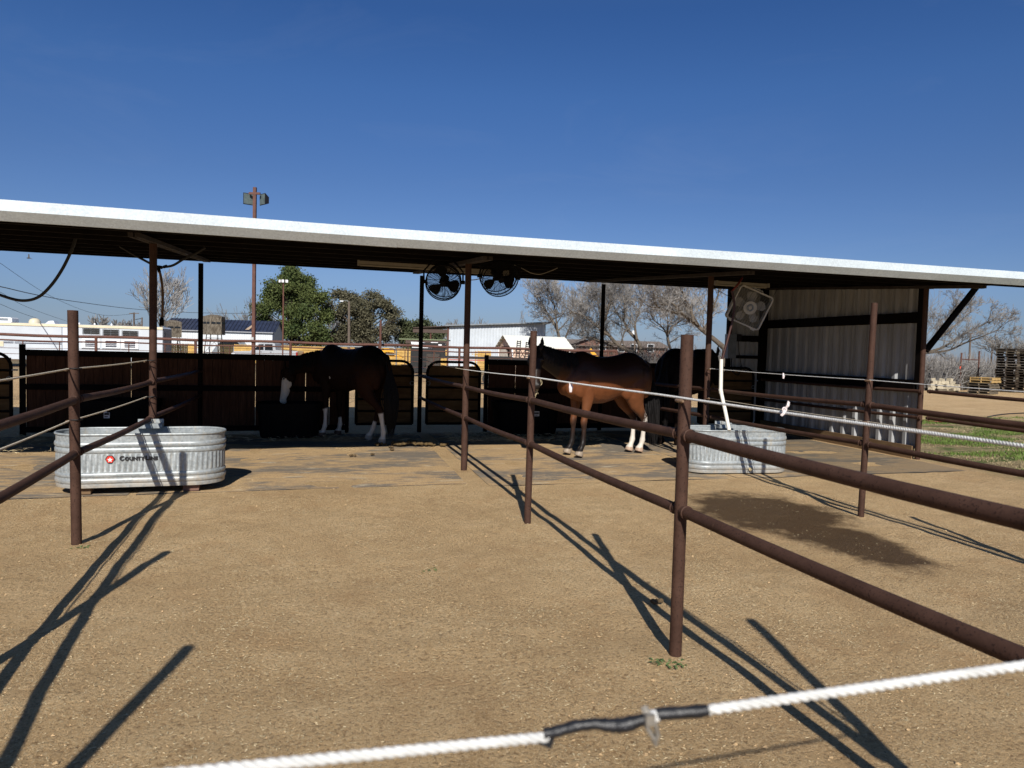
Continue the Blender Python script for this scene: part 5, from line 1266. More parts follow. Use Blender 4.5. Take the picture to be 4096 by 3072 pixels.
# ---- tall floodlight pole
p = spot(1014, 20.3); top = at_depth(1013, 756, 20.3)
t = thing('floodlight_pole', p, 'tall rust-brown floodlight pole rising above the shelter roof', 'light pole')
mb = MB(frame(p)); h = top.z - p.z; mb.box((0, 0, h / 2 - 0.2), (0.085, 0.085, h + 0.4)); mb.build('pole', M['pipe_far'], t)
zl = zat(1014, 803, 20.3) - p.z
mb = MB(frame(p)); mb.bar((-0.16, -0.02, zl + 0.16), (0.16, -0.02, zl + 0.16), 0.05, 0.06); mb.build('cross_arm', M['pipe_far'], t)
for s_ in (-1, 1):
    F4 = frame(p) @ Matrix.Translation((0.20 * s_, 0.05, zl)) @ Matrix.Rotation(R(-42 * s_), 4, 'Z') @ Matrix.Scale(1.35, 4)
    mb = MB(F4); mb.faces([(-.11, 0, -.11), (.11, 0, -.11), (.11, 0, .13), (-.11, 0, .13), (-.05, .12, -.06), (.05, .12, -.06), (.05, .12, .07), (-.05, .12, .07)], [(0, 1, 2, 3), (5, 4, 7, 6), (0, 4, 5, 1), (1, 5, 6, 2), (2, 6, 7, 3), (3, 7, 4, 0)]); fl = mb.build('floodlight', M['dark_wire'], t)
    mb = MB(F4); mb.box((0, -0.006, 0.01), (0.20, 0.008, 0.21)); mb.build('lens', plain('dull_lens', (0.10, 0.13, 0.13), 0.35), fl)
mb = MB(frame(p)); mb.box((-0.012, -0.065, zat(1014, 1358, 20.3) - p.z), (0.09, 0.06, 0.13)); mb.build('junction_box', plain('pale_box', (0.45, 0.46, 0.46), 0.5), t)
# ---- second light pole with a ring of lamps
p = spot(1131, 40); t = thing('lamp_mast', p, 'slim brown mast with three white lamps, in front of the pine', 'light pole')
h = zat(1131, 1130, 40) - p.z; mb = MB(frame(p)); mb.tube([(0, 0, -.2), (0, 0, h)], 0.04, 8); mb.build('pole', M['pipe_far'], t, True)
for k, (dx, dy, a) in enumerate(((-.17, 0, 28), (0, -.06, 0), (.17, 0, -28))):
    mb = MB(frame(p) @ Matrix.Translation((dx, dy, h + 0.06)) @ Matrix.Rotation(R(-a), 4, 'Z')); mb.box((0, 0, 0), (0.155, 0.10, 0.17)); lmp = mb.build('lamp', M['dark_wire'], t)
    mb = MB(frame(p) @ Matrix.Translation((dx, dy, h + 0.06)) @ Matrix.Rotation(R(-a), 4, 'Z')); mb.box((0, -0.055, 0), (0.135, 0.012, 0.15)); mb.build('lens', M['white_metal'], lmp)
# ---- wooden street lamp pole
p = spot(1397, 60); t = thing('street_lamp', p, 'wooden pole with a curved street lamp arm, in front of the oak', 'street lamp')
h = zat(1390, 1206, 60) - p.z; mb = MB(frame(p)); mb.tube([(0, 0, -.3), (-.08, 0, h)], [.14, .09], 8); mb.build('pole', plain('grey_wood_pole', (0.12, 0.095, 0.075), 0.9), t, True)
mb = MB(frame(p)); mb.tube(curve([(-.08, 0, h - .25), (-.2, 0, h + .02), (-.45, 0, h + .06), (-.62, 0, h + .03)], 4), .025, 6); mb.build('arm', M['grey_metal'], t, True)
mb = MB(frame(p)); mb.box((-.68, 0, h + .01), (.26, .14, .08)); mb.build('lamp', M['white_metal'], t)

# ---- white horse trailer
TD = 50.0
p = spot(650, TD); p.z -= 0.02
T4 = frame(p, 12)
t = thing('horse_trailer', p, 'long white horse trailer with barred windows behind the left stalls', 'trailer')
L = 17.5; zr = zat(600, 1306, TD) - p.z; zf = 0.55; W2 = 2.4
mb = MB(T4); mb.prism([(-L, zf + .1), (-L, zr - .12), (-L + .2, zr - .02), (-.12, zr - .02), (0, zr - .12), (0, zf + .1), (-.05, zf), (-L + .1, zf)], 0, W2); mb.build('body', plain('trailer_panel', (0.50, 0.54, 0.585), .4, 0, .10, .5), t)
mb = MB(T4); mb.bar((-L + .05, -.02, zr - .12), (0.02, -.02, zr - .12), .06, .17); mb.build('roof_edge', M['cream'], t)
mb = MB(T4); mb.box((.012, W2 / 2, (zf + zr) / 2), (.03, W2 - .1, zr - zf - .3)); rd = mb.build('rear_door', plain('shaded_steel_door', (0.22, 0.24, 0.27), .5), t)  # rear face's shade is put into this door's grey
mb = MB(T4); mb.box((.035, .55, zr - .65), (.012, .10, .55)); mb.build('window', M['dark_glass'], rd)
s_px = TD / FPX
def tx(px_): return (px_ - 640) * s_px
for (a, b, ya, yb) in ((351, 412, 1313, 1338), (423, 481, 1316, 1342), (492, 551, 1319, 1345)):
    z1_, z0_ = zat(380, ya, TD) - p.z, zat(380, yb, TD) - p.z
    z0_ -= .0; xa, xb = tx(a), tx(b)
    mb = MB(T4); mb.box(((xa + xb) / 2, -.012, (z0_ + z1_) / 2), (xb - xa - .08, .02, z1_ - z0_ - .05)); wn = mb.build('window', M['black'], t)
    mb = MB(T4)
    for q in range(4): z = z0_ + (z1_ - z0_) * (q + .0) / 3; mb.tube([(xa, -.05, z), (xb, -.05, z)], .006, 5)
    for xx_ in (xa, (xa + xb) / 2, xb): mb.tube([(xx_, -.05, z0_), (xx_, -.05, z1_)], .011, 5)
    mb.build('window_bars', M['grey_metal'], wn)
for (a, b) in ((349, 412), (421, 485), (490, 552)):
    za, zb = zat(380, 1355, TD) - p.z, zat(380, 1391, TD) - p.z; xa, xb = tx(a), tx(b)
    mb = MB(T4); mb.box(((xa + xb) / 2, -.02, (za + zb) / 2), (xb - xa, .05, za - zb)); vf = mb.build('feed_door', M['white_metal'], t)
    for q in range(4):
        mb = MB(T4); mb.box(((xa + xb) / 2, -.05, za - .15 - .12 * q), (.70, .012, .085)); mb.build('vent_slot', plain('vent_blue_black', (0.02, 0.024, 0.045), .5), vf)
    mb = MB(T4); mb.bar((xa - .02, -.05, zb - .05), (xb + .02, -.05, zb - .05), .03, .05); mb.build('shadow_gap', M['grey_metal'], vf)
for (a, b) in ((278, 334),):
    xa, xb = tx(a), tx(b); za, zb = zat(300, 1310, TD) - p.z, .62
    mb = MB(T4)
    for xx_ in (xa, xb): mb.box((xx_, -.012, (za + zb) / 2), (.035, .02, za - zb))
    mb.bar((xa, -.012, za), (xb, -.012, za), .02, .035); mb.build('door_frame', M['grey_metal'], t)
    mb = MB(T4); mb.box(((xa + xb) / 2, -.015, (za + zb) / 2), (xb - xa - .08, .02, za - zb - .08)); dr = mb.build('door', plain('pale_blue_panel', (0.58, 0.64, 0.72), .4, 0, .06), t)
    mb = MB(T4); mb.box((xb - .12, -.04, 1.5), (.08, .03, .16)); mb.build('handle', M['grey_metal'], dr)
zs = zat(120, 1372, TD) - p.z
for (a, b) in ((-300, 36), (77, 110), (114, 278)):
    mb = MB(T4); mb.bar((tx(a), -.012, zs), (tx(b), -.012, zs), .012, .055); mb.bar((tx(a), -.012, zs + .10), (tx(b), -.012, zs + .10), .012, .02); mb.build('stripe', plain('navy_stripe', (0.02, 0.025, 0.06), .5), t)
mb = MB(T4); mb.box((tx(57), -.015, zat(57, 1375, TD) - p.z), (tx(76) - tx(38), .02, .34)); mb.build('vent_panel', M['cream'], t)
mb = MB(T4); mb.box((tx(5), -.03, zat(5, 1325, TD) - p.z), (.5, .06, .10)); mb.build('awning_end', M['cream'], t)
for (a, b, yb, yt, kind) in ((18, 88, 1283, 1262, 'ac'), (140, 172, 1285, 1265, 'dome'), (200, 236, 1288, 1276, 'wedge')):
    xa, xb = tx(a), tx(b); za = zr - .03; zb = za + (yb - yt) * s_px; mb = MB(T4)
    if kind == 'ac': mb.prism([(xa + .1, za), (xa, za + .12), (xa + .15, zb), (xb - .08, zb), (xb, zb - .06), (xb, za + .08), (xb - .1, za)], .7, 1.7); ob = mb.build('air_conditioner', M['white_metal'], t); mb = MB(T4); mb.box(((xa + xb) / 2 + .1, .695, (za + zb) / 2 + .04), (.55, .01, .16)); mb.build('grille', M['grey_metal'], ob)
    elif kind == 'dome': mb.lathe([(.36, 0), (.36, .14), (.30, .28), (.16, .37), (.0, .39)], 16, 1, 1, ((xa + xb) / 2, 1.2, za)); mb.build('satellite_dome', M['cream'], t, True)
    else: mb.prism([(xa, za), (xa + .25, zb), (xb - .1, zb + .03), (xb, za)], .8, 1.6); mb.build('roof_vent', M['white_metal'], t)
for a in (333, 388, 449):
    mb = MB(T4); mb.lathe([(.07, 0), (.07, .05), (.03, .12), (.0, .14)], 10, 1, 1, (tx(a), .3, zr)); mb.build('roof_light', M['white_metal'], t, True)
for xw in (-5.2, -6.2, -7.2):
    mb = MB(T4); mb.tube([(xw, .05, .40), (xw, .32, .40)], .40, 20); wh = mb.build('wheel', M['tyre'], t, True)
    mb = MB(T4); mb.tube([(xw, .03, .40), (xw, .06, .40)], .24, 16); mb.build('rim', M['grey_metal'], wh, True)
# ---- white shed building with navy metal roof
p = spot(1093, 78); T4 = frame(p, 9); t = thing('white_building', p, 'low white metal building with dark blue ribbed roof', 'building')
sp = 78 / FPX; L = 408 * sp; ze = zat(1093, 1326, 78) - p.z; zr = zat(1105, 1291, 78) - p.z + .25; dp = 6.0
mb = MB(T4); mb.box((-L / 2, dp / 2, ze / 2), (L, dp, ze)); 
mb.faces([(0, 0, ze), (0, dp, ze), (0, dp / 2, zr - .05)], [(0, 1, 2)]); mb.faces([(-L, 0, ze), (-L, dp, ze), (-L, dp / 2, zr - .05)], [(2, 1, 0)])
wl = mb.build('wall', plain('white_wall_sheet', (0.62, 0.65, 0.67), .45, 0, .04), t)
mb = MB(T4)
for k in range(46): mb.box((-L + L * (k + .5) / 46, -.012, ze / 2), (.025, .02, ze - .1))
mb.build('wall_ribs', plain('grey_rib', (0.50, 0.52, 0.55), .5), wl)
nv = plain('navy_roof', (0.030, 0.037, 0.065), .35, 0.1, .3, 1.2)
mb = MB(T4); ov = .25
for sgn in (0, 1):
    ya, ya2 = (-ov, dp / 2) if sgn == 0 else (dp + ov, dp / 2)
    zz = ze - .06; mb.faces([(-L - ov, ya, zz), (ov, ya, zz), (ov, ya2, zr), (-L - ov, ya2, zr), (-L - ov, ya, zz - .05), (ov, ya, zz - .05), (ov, ya2, zr - .05), (-L - ov, ya2, zr - .05)], [(0, 1, 2, 3), (7, 6, 5, 4), (0, 4, 5, 1), (1, 5, 6, 2), (3, 2, 6, 7), (0, 3, 7, 4)])
rf = mb.build('roof', nv, t)
mb = MB(T4)
for k in range(30): x = -L - ov + (L + 2 * ov) * (k + .5) / 30; mb.bar((x, -ov, ze - .03), (x, dp / 2, zr + .03), .03, .05)
mb.build('roof_ribs', plain('roof_rib', (0.016, 0.018, 0.028), .5), rf)
mb = MB(T4); mb.quad((-2.95, -ov + .12, ze + .11), (-2.55, -ov + .12, ze + .11), (-2.1, .9, ze + .74), (-2.35, .9, ze + .74)); 
for v in mb.v: v.z += .0
mb.build('tan_patch', plain('tan_patch', (0.36, 0.27, 0.19), .7), rf)
mb = MB(T4); mb.bar((-L, -ov, ze - .16), (0, -ov, ze - .16), .02, .10); mb.build('eave_trim', plain('grey_trim', (0.30, 0.31, 0.33), .5), t)
mb = MB(T4); mb.box((-.03, -.02, ze / 2), (.12, .06, ze)); mb.build('corner_trim', nv, t)
# ---- hunting blinds on legs
def camo():
    t_ = NT('bark_camo'); t_.set(.85, 0, .2); f = t_.noise(9, 5, .75, stretch=(1.6, 1.6, .35)); t_.base(t_.ramp(f, [(.36, (.045, .036, .026)), (.5, (.13, .108, .082)), (.64, (.24, .21, .165))])); return t_.m
M['camo'] = camo()
def blind(px_, depth, yt, yb, wpx, label, sides, deg):
    p = spot(px_, depth); s_ = depth / FPX; T4 = frame(p, deg); t = thing('hunting_blind', p, label, 'hunting blind', 'bark-patterned hunting blinds on legs')
    z1_, z0_ = zat(px_, yt, depth) - p.z, zat(px_, yb, depth) - p.z; r_ = wpx * s_ / 2; hh = z1_ - z0_
    ring_ = [(r_ * math.cos(2 * math.pi * (k + .5) / sides), r_ * math.sin(2 * math.pi * (k + .5) / sides)) for k in range(sides)]
    mb = MB(T4); n = sides; body_top = z0_ + hh * .90
    mb.faces([(x, y, z0_) for x, y in ring_] + [(x, y, body_top) for x, y in ring_] + [(x * .35, y * .35, z1_) for x, y in ring_], [tuple(range(n - 1, -1, -1))] + [(k, (k + 1) % n, n + (k + 1) % n, n + k) for k in range(n)] + [(n + k, n + (k + 1) % n, 2 * n + (k + 1) % n, 2 * n + k) for k in range(n)] + [tuple(range(2 * n, 3 * n))])
    mb.build('cabin', M['camo'], t)
    for k in range(n):
        a, b = Vector((*ring_[k], 0)), Vector((*ring_[(k + 1) % n], 0)); mid = (a + b) / 2; out = mid.normalized(); d = (b - a).normalized()
        mb = MB(T4)
        for q in (-.22, .22):
            c = mid + out * .012 + d * (q * (b - a).length) + Vector((0, 0, z0_ + hh * .58)); mb.bar(c - d * (b - a).length * .19, c + d * (b - a).length * .19, .012, hh * .10)
        mb.build('window', M['dark_glass'], t)
    for k in range(4):
        a = R(45 + 90 * k); mb = MB(T4); mb.tube([(r_ * .72 * math.cos(a), r_ * .72 * math.sin(a), z0_), (r_ * 1.15 * math.cos(a), r_ * 1.15 * math.sin(a), -.1)], .035, 6); mb.build('leg', M['dark_wire'], t, True)
    mb = MB(T4)
    for k in range(4):
        a, b = R(45 + 90 * k), R(135 + 90 * k)
        for zz, f in ((z0_ * .45, .95), (z0_ * .9, .75)): mb.tube([(r_ * f * math.cos(a), r_ * f * math.sin(a), zz), (r_ * f * math.cos(b), r_ * f * math.sin(b), zz)], .018, 5)
        mb.tube([(r_ * .95 * math.cos(a), r_ * .95 * math.sin(a), z0_ * .45), (r_ * .75 * math.cos(b), r_ * .75 * math.sin(b), z0_ * .9)], .014, 5)
    mb.build('leg_bracing', M['dark_wire'], t, True)
blind(856, 56, 1259, 1339, 84, 'six-sided bark-patterned hunting blind on legs in front of the blue roof', 6, 3)
blind(690, 58, 1281, 1349, 80, 'bark-patterned hunting blind on legs at the end of the white trailer', 4, 36)
# ---- fences of pickets behind
def picket_fence(pa, da, pb_, db, h, m, label, name='picket_fence'):
    a, b = spot(pa, da), spot(pb_, db); t = thing(name, a, label, 'fence', 'wooden picket fences behind the arena')
    L = (b - a).length; n = int(L / .145); d = (b - a).normalized(); nr = Vector((d.y, -d.x, 0)); rnd = random.Random(int(L * 10)); mb = MB()
    for k in range(n):
        c = a + d * (.145 * (k + .5)); hz = h + rnd.uniform(-.015, .015); z = ground_z(c.x, c.y)
        Mx = Matrix((d, nr, Vector((0, 0, 1)))).transposed(); w_ = .136
        vs = [(-w_ / 2, -.01, 0), (w_ / 2, -.01, 0), (w_ / 2, -.01, hz - .06), (w_ / 4, -.01, hz), (-w_ / 4, -.01, hz), (-w_ / 2, -.01, hz - .06)]; vs += [(x, .01, z_) for x, _, z_ in vs]
        mb.faces([Mx @ Vector(v) + Vector((c.x, c.y, z)) for v in vs], [tuple(range(6)), tuple(range(11, 5, -1))] + [((i + 1) % 6, i, 6 + i, 6 + (i + 1) % 6) for i in range(6)])
    mb.build('pickets', m, t)
    for zz in (.35, h - .35):
        mb = MB(); mb.bar(Vector((a.x, a.y, ground_z(a.x, a.y) + zz)) - nr * -.04, Vector((b.x, b.y, ground_z(b.x, b.y) + zz)) - nr * -.04, .04, .09); mb.build('fence_rail', m, t)
picket_fence(936, 73, 1965, 70, 1.86, M['fence_yellow'], 'long fresh yellow picket fence behind the silver pickup')
picket_fence(660, 70, 772, 71, 1.80, M['fence_shaded'], 'dull brown picket fence under the left hunting blind')
picket_fence(752, 69, 792, 69, 1.80, M['fence_yellow'], 'short yellow picket section right of the brown pickets')
picket_fence(870, 70.5, 934, 71, 1.85, M['fence_shaded'], 'dull brown picket section under the six-sided blind')
for k, a in enumerate((815, 846, 876)):
    p = spot(a, 62); t = thing('bollard', p, ['thick white post, leftmost before the pickets', 'thin white post in the middle before the pickets', 'white post with a cap, nearest to the pickup'][k], 'post', 'white posts before the pickets')
    mb = MB(frame(p)); h = zat(a, 1386 if k != 0 else 1381, 62) - p.z; mb.tube([(0, 0, -.2), (0, 0, h)], (.10, .05, .07)[k], 10); mb.build('shaft', M['pvc'], t, True)
    mb = MB(frame(p)); mb.lathe([((.10, .05, .07)[k] + .01, 0), ((.10, .05, .07)[k] + .01, .03), (.0, .06)], 10, 1, 1, (0, 0, h)); mb.build('cap', M['white_metal'], t, True)
# ---- grey car behind the pickets
p = spot(908, 76); T4 = frame(p); t = thing('parked_car', p, 'dark grey car roof showing above the brown pickets', 'car')
cz = zat(908, 1361, 76) - p.z
mb = MB(T4); mb.prism([(-1.7, .3), (-1.75, .8), (-1.15, cz - .62), (-.7, cz - .05), (-.2, cz), (.9, cz - .02), (1.3, cz - .15), (1.75, cz - .75), (1.8, .3)], 0, 1.8); mb.build('body', M['grey_metal'], t)
mb = MB(T4); mb.prism([(-1.05, cz - .62), (-.66, cz - .14), (.85, cz - .10), (1.2, cz - .24), (1.45, cz - .62)], -.01, 0.01); mb.build('window', M['dark_glass'], t)
for xw in (-1.1, 1.1):
    mb = MB(T4); mb.tube([(xw, -.05, .33), (xw, .2, .33)], .33, 16); mb.build('wheel', M['tyre'], t, True)
# ---- silver pickup
p = spot(1058, 66); T4 = frame(p) @ Matrix.Translation((0, 0, 0)); t = thing('pickup_truck', p, 'silver crew-cab pickup truck parked facing left before the yellow fence', 'pickup truck')
sil = plain('silver_paint', (0.55, 0.57, 0.60), .25, .35, .04, 1); q = 264 * 66 / FPX / 6.1
zt = zat(1058, 1370, 66) - p.z; k_ = zt / 1.98
def tp(pts): return [(x * q, z * k_) for x, z in pts]
arch = lambda cx, r_: [(cx + r_ * math.cos(R(180 - 20 * i)), .40 + r_ * math.sin(R(180 - 20 * i))) for i in range(10)]
low = [(-3.0, .55), (-2.72, .42)] + arch(-2.02, .52) + [(-1.3, .42), (1.35, .42)] + arch(2.02, .52) + [(2.7, .52), (3.03, .62), (3.05, 1.30), (.98, 1.36), (.95, 1.30), (-1.25, 1.22), (-2.75, 1.16), (-3.02, 1.02)]
mb = MB(T4); mb.prism(tp(low), 0, 2.0); mb.build('body', sil, t)
mb = MB(T4); mb.prism(tp([(-1.38, 1.20), (-.62, 1.86), (-.35, 1.95), (.72, 1.97), (.92, 1.90), (1.0, 1.32)]), .10, 1.90); mb.build('cab', sil, t)
for poly in ([(-1.02, 1.32), (-.55, 1.80), (-.12, 1.84), (-.12, 1.32)], [(.0, 1.32), (.0, 1.84), (.70, 1.85), (.74, 1.32)]):
    mb = MB(T4); mb.prism(tp(poly), .085, .095); mb.build('window', M['dark_glass'], t)
mb = MB(T4); a, b = tp([(-1.36, 1.24), (-.62, 1.84)]); mb.quad((a[0] - .02, .2, a[1]), (a[0] - .02, 1.8, a[1]), (b[0] - .02, 1.75, b[1]), (b[0] - .02, .25, b[1])); mb.build('windscreen', M['dark_glass'], t)
for cx in (-2.02, 2.02):
    for yy in (.0, 1.78):
        mb = MB(T4); mb.tube([(cx * q, yy + .02, .40 * k_), (cx * q, yy + .24, .40 * k_)], .40 * k_, 22); wh = mb.build('wheel', M['tyre'], t, True)
        mb = MB(T4); mb.tube([(cx * q, yy, .40 * k_), (cx * q, yy + .05, .40 * k_)], .25 * k_, 16); mb.build('rim', M['grey_metal'], wh, True)
mb = MB(T4); mb.box((-3.02 * q, 1.0, .62 * k_), (.18, 2.0, .24)); mb.build('front_bumper', M['grey_metal'], t)
mb = MB(T4); mb.box((-3.06 * q, 1.0, .90 * k_), (.06, 1.1, .36)); mb.build('grille', M['black'], t)
mb = MB(T4); mb.box((3.06 * q, 1.0, .60 * k_), (.18, 1.9, .20)); mb.build('rear_bumper', M['grey_metal'], t)
for yy in (.12, 1.88):
    mb = MB(T4); mb.box((-2.90 * q, yy, .95 * k_), (.30, .26, .18)); mb.build('headlight', plain('clear_lamp', (.7, .72, .75), .15), t)
    mb = MB(T4); mb.box((2.98 * q, yy - .0, 1.02 * k_), (.16, .26, .40)); mb.build('tail_light', plain('red_lamp', (.30, .02, .02), .3), t)
for xx_ in (-.30, .58): 
    mb = MB(T4); mb.box((xx_ * q, -.015, 1.16 * k_), (.18, .02, .035)); mb.build('door_handle', M['black'], t)
for xx_ in (-1.2, -.06, .86):
    mb = MB(T4); mb.box((xx_ * q, -.004, .86 * k_), (.012, .01, .80)); mb.build('door_seam', M['grey_metal'], t)
mb = MB(T4); mb.box((-1.0 * q, -.16, 1.34 * k_), (.12, .22, .2)); mb.build('mirror', sil, t)
mb = MB(T4); mb.tube([(1.05 * q, .1, 1.36 * k_), (2.95 * q, .1, 1.32 * k_)], .03, 6); mb.build('bed_rail', M['black'], t)
# ---- white barn with open lean-to
p = spot(1792, 70); T4 = frame(p, 4); s_ = 70 / FPX; t = thing('white_barn', p, 'tall white ribbed metal barn with an open brown lean-to on its left', 'barn')
L = 390 * s_; zl_ = zat(1792, 1306, 70) - p.z; zr_ = zat(2178, 1298, 70) - p.z + .15; dp = 9
bm = plain('barn_white_sheet', (0.52, 0.56, 0.60), .45, 0, .10, 1.2)
mb = MB(T4); n = 64
for k in range(n + 1):
    x = L * (k + (.35 if k % 2 else 0)) / (n + .35); yb = -.06 if k % 2 else 0.0; mb.v += [T4 @ Vector((x, yb, 0)), T4 @ Vector((x, yb, zl_ + (zr_ - zl_) * k / n))]
mb.f = [(2 * k, 2 * k + 2, 2 * k + 3, 2 * k + 1) for k in range(n)]
mb.faces([(L, 0, 0), (L, dp, 0), (L, dp, zr_), (L, 0, zr_), (0, .01, 0), (0, dp, 0), (0, dp, zl_), (0, .01, zl_)], [(0, 1, 2, 3), (7, 6, 5, 4), (1, 5, 6, 2)]); mb.build('wall', bm, t)
mb = MB(T4); mb.faces([(-.3, -.5, zl_ + .02), (L + .5, -.5, zr_ + .02), (L + .5, dp, zr_ + .02), (-.3, dp, zl_ + .02), (-.3, -.5, zl_ + .14), (L + .5, -.5, zr_ + .14), (L + .5, dp, zr_ + .14), (-.3, dp, zl_ + .14)], [(3, 2, 1, 0), (4, 5, 6, 7), (0, 1, 5, 4), (1, 2, 6, 5), (2, 3, 7, 6), (3, 0, 4, 7)]); mb.build('roof', M['grey_metal'], t)
mb = MB(T4); mb.box((-.02, -.06, zl_ / 2), (.18, .12, zl_)); mb.build('corner_post', M['pipe_far'], t)
brn = plain('brown_purlins', (0.07, 0.045, 0.035), .7)
mb = MB(T4); xl = -140 * s_; zl2 = zat(1655, 1313, 70) - p.z
mb.faces([(xl, -.4, zl2), (-.3, -.4, zl_), (-.3, dp, zl_), (xl, dp, zl2), (xl, -.4, zl2 + .06), (-.3, -.4, zl_ + .06), (-.3, dp, zl_ + .06), (xl, dp, zl2 + .06)], [(3, 2, 1, 0), (4, 5, 6, 7), (0, 1, 5, 4), (1, 2, 6, 5), (2, 3, 7, 6), (3, 0, 4, 7)]); mb.build('lean_to_roof', brn, t)
mb = MB(T4); mb.bar((xl, -.2, zl2 - .25), (-.1, -.2, zl_ - .5), .12, .34); mb.build('lean_to_beam', brn, t)
mb = MB(T4); mb.tube([(-70 * s_, -.1, 0), (-70 * s_, -.1, zl2 - .2)], .08, 8); mb.build('lean_to_post', M['pipe_far'], t, True)
p2 = spot(1690, 62); T5 = frame(p2); t = thing('canopy', p2, 'flat dark canopy on a post at the left of the white barn', 'canopy'); zc = zat(1690, 1358, 62) - p2.z; s2 = 62 / FPX
mb = MB(T5); mb.box((0, 2, zc), (190 * s2, 4, .10)); mb.build('roof', plain('canopy_green', (0.14, 0.17, 0.09), .6), t)
mb = MB(T5); mb.box((.3, .1, zc - .22), (165 * s2, .1, .30)); mb.build('beam', brn, t)
for xx_ in (-60, 70):
    mb = MB(T5); mb.tube([(xx_ * s2, .3, 0), (xx_ * s2, .3, zc)], .06, 8); mb.build('post', brn, t, True)
# ---- garden shed with a white roof
p = spot(2050, 44); T4 = frame(p, 20); s_ = 44 / FPX; t = thing('garden_shed', p, 'tan lap-sided garden shed with white roof and a sagging door', 'shed')
L = 250 * s_; dp = 2.6; ze = zat(2100, 1387, 44) - p.z; zr = zat(2030, 1346, 44) - p.z + .1
tan = plain('tan_siding', (0.56, 0.40, 0.30), .6, 0, .06, 2)
mb = MB(T4); n = 12
for k in range(n):
    z0_, z1_ = ze * k / n, ze * (k + 1) / n; mb.faces([(0, -.025, z0_), (L, -.025, z0_), (L, 0, z1_), (0, 0, z1_)], [(0, 1, 2, 3)]); mb.faces([(0, -.025, z0_), (L, -.025, z0_), (L, 0, z0_), (0, 0, z0_)], [(3, 2, 1, 0)])
mb.faces([(L, 0, 0), (L, dp, 0), (L, dp, ze), (L, dp / 2, zr), (L, 0, ze)], [(0, 1, 2, 3, 4)]); mb.faces([(0, dp, 0), (L, dp, 0), (L, dp, ze), (0, dp, ze)], [(3, 2, 1, 0)])
mb.faces([(0, 0, 0), (0, .55, 0), (0, .55, ze + .05), (0, 0, ze)], [(3, 2, 1, 0)]); mb.faces([(0, dp, 0), (0, dp - .55, 0), (0, dp - .55, ze + .05), (0, dp, ze)], [(0, 1, 2, 3)]); mb.faces([(0, 0, ze), (0, dp, ze), (0, dp / 2, zr)], [(0, 1, 2)]); mb.build('siding', tan, t)
mb = MB(T4); mb.box((.5, dp / 2, ze / 2), (.02, dp - .1, ze)); mb.build('inside', M['black'], t)
ov = .22; mb = MB(T4)
for sgn in (0, 1):
    ya, ym = (-.14, dp / 2) if sgn == 0 else (dp + .14, dp / 2); zz = ze - .05
    for k in range(4):
        f0, f1 = k / 4, (k + 1) / 4; y0_, y1_ = ya + (ym - ya) * f0, ya + (ym - ya) * f1; za, zb = zz + (zr - zz) * f0 + .03, zz + (zr - zz) * f1
        mb.faces([(-ov, y0_, za), (L + ov, y0_, za), (L + ov, y1_, zb), (-ov, y1_, zb)], [(0, 1, 2, 3) if sgn == 0 else (3, 2, 1, 0)]); mb.faces([(-ov, y0_, za), (L + ov, y0_, za), (L + ov, y0_, za - .05), (-ov, y0_, za - .05)], [(3, 2, 1, 0)])
mb.build('roof', plain('white_roof_panel', (0.72, 0.71, 0.64), .5, 0, .05), t)
for (c, z0_, z1_) in (((-.02, 0), 0, ze), ((-.02, dp), 0, ze), ((L + .01, 0), 0, ze)):
    mb = MB(T4); mb.box((c[0], c[1] - .02, (z0_ + z1_) / 2), (.09, .09, z1_ - z0_)); mb.build('corner_trim', M['white_metal'], t)
mb = MB(T4 @ Matrix.Translation((-.08, dp / 2 + .2, ze * .48)) @ Matrix.Rotation(R(14), 4, 'X') @ Matrix.Rotation(R(20), 4, 'Z')); mb.box((0, 0, 0), (.04, .75, ze * .9)); mb.build('door', plain('worn_door', (.50, .46, .40), .6), t)
# ---- flatbed trailer with its ramps up
p = spot(1985, 38); T4 = frame(p, 4); s_ = 38 / FPX; t = thing('flatbed_trailer', p, 'black flatbed trailer with twin axles and upright ladder-like ramps', 'trailer')
zd = zat(1985, 1434, 38) - p.z
mb = MB(T4); mb.box((-.2, .9, zd), (5.2, 2.0, .12)); mb.build('deck', M['black'], t)
mb = MB(T4); mb.box((-1.2, -.12, zd - .12), (2.6, .02, .06)); mb.build('marker_strip', plain('red_white_strip', (.35, .10, .08), .5), t)
for xw in (-.35, .55):
    mb = MB(T4); mb.tube([(xw, -.1, .36), (xw, .12, .36)], .36, 20); wh = mb.build('wheel', M['tyre'], t, True)
    mb = MB(T4); mb.tube([(xw, -.13, .36), (xw, -.09, .36)], .2, 14); mb.build('rim', M['grey_metal'], wh, True)
mb = MB(T4); mb.prism([(-.85, zd - .05), (-.6, zd + .12), (.85, zd + .12), (1.1, zd - .05)], -.15, .15); mb.build('mudguard', M['black'], t)
for a in (2074, 2110):
    z1_ = zat(a, 1362 if a < 2100 else 1367, 38) - p.z; x = (a - 1985) * s_
    mb = MB(T4)
    for dx in (-.09, .09): mb.bar((x + dx - .03, .1, zd), (x + dx + .03, .1, z1_), .05, .05)
    for k in range(9): zz = zd + (z1_ - zd) * (k + .5) / 9; mb.bar((x - .09, .1, zz), (x + .09, .1, zz), .04, .05)
    mb.tube([(x - .42, .1, zd), (x - .05, .1, zd + .75 * (z1_ - zd) * .8)], .018, 5); mb.tube([(x + .40, .1, zd), (x + .05, .1, zd + .6 * (z1_ - zd))], .018, 5)
    mb.build('ramp', M['black'], t)
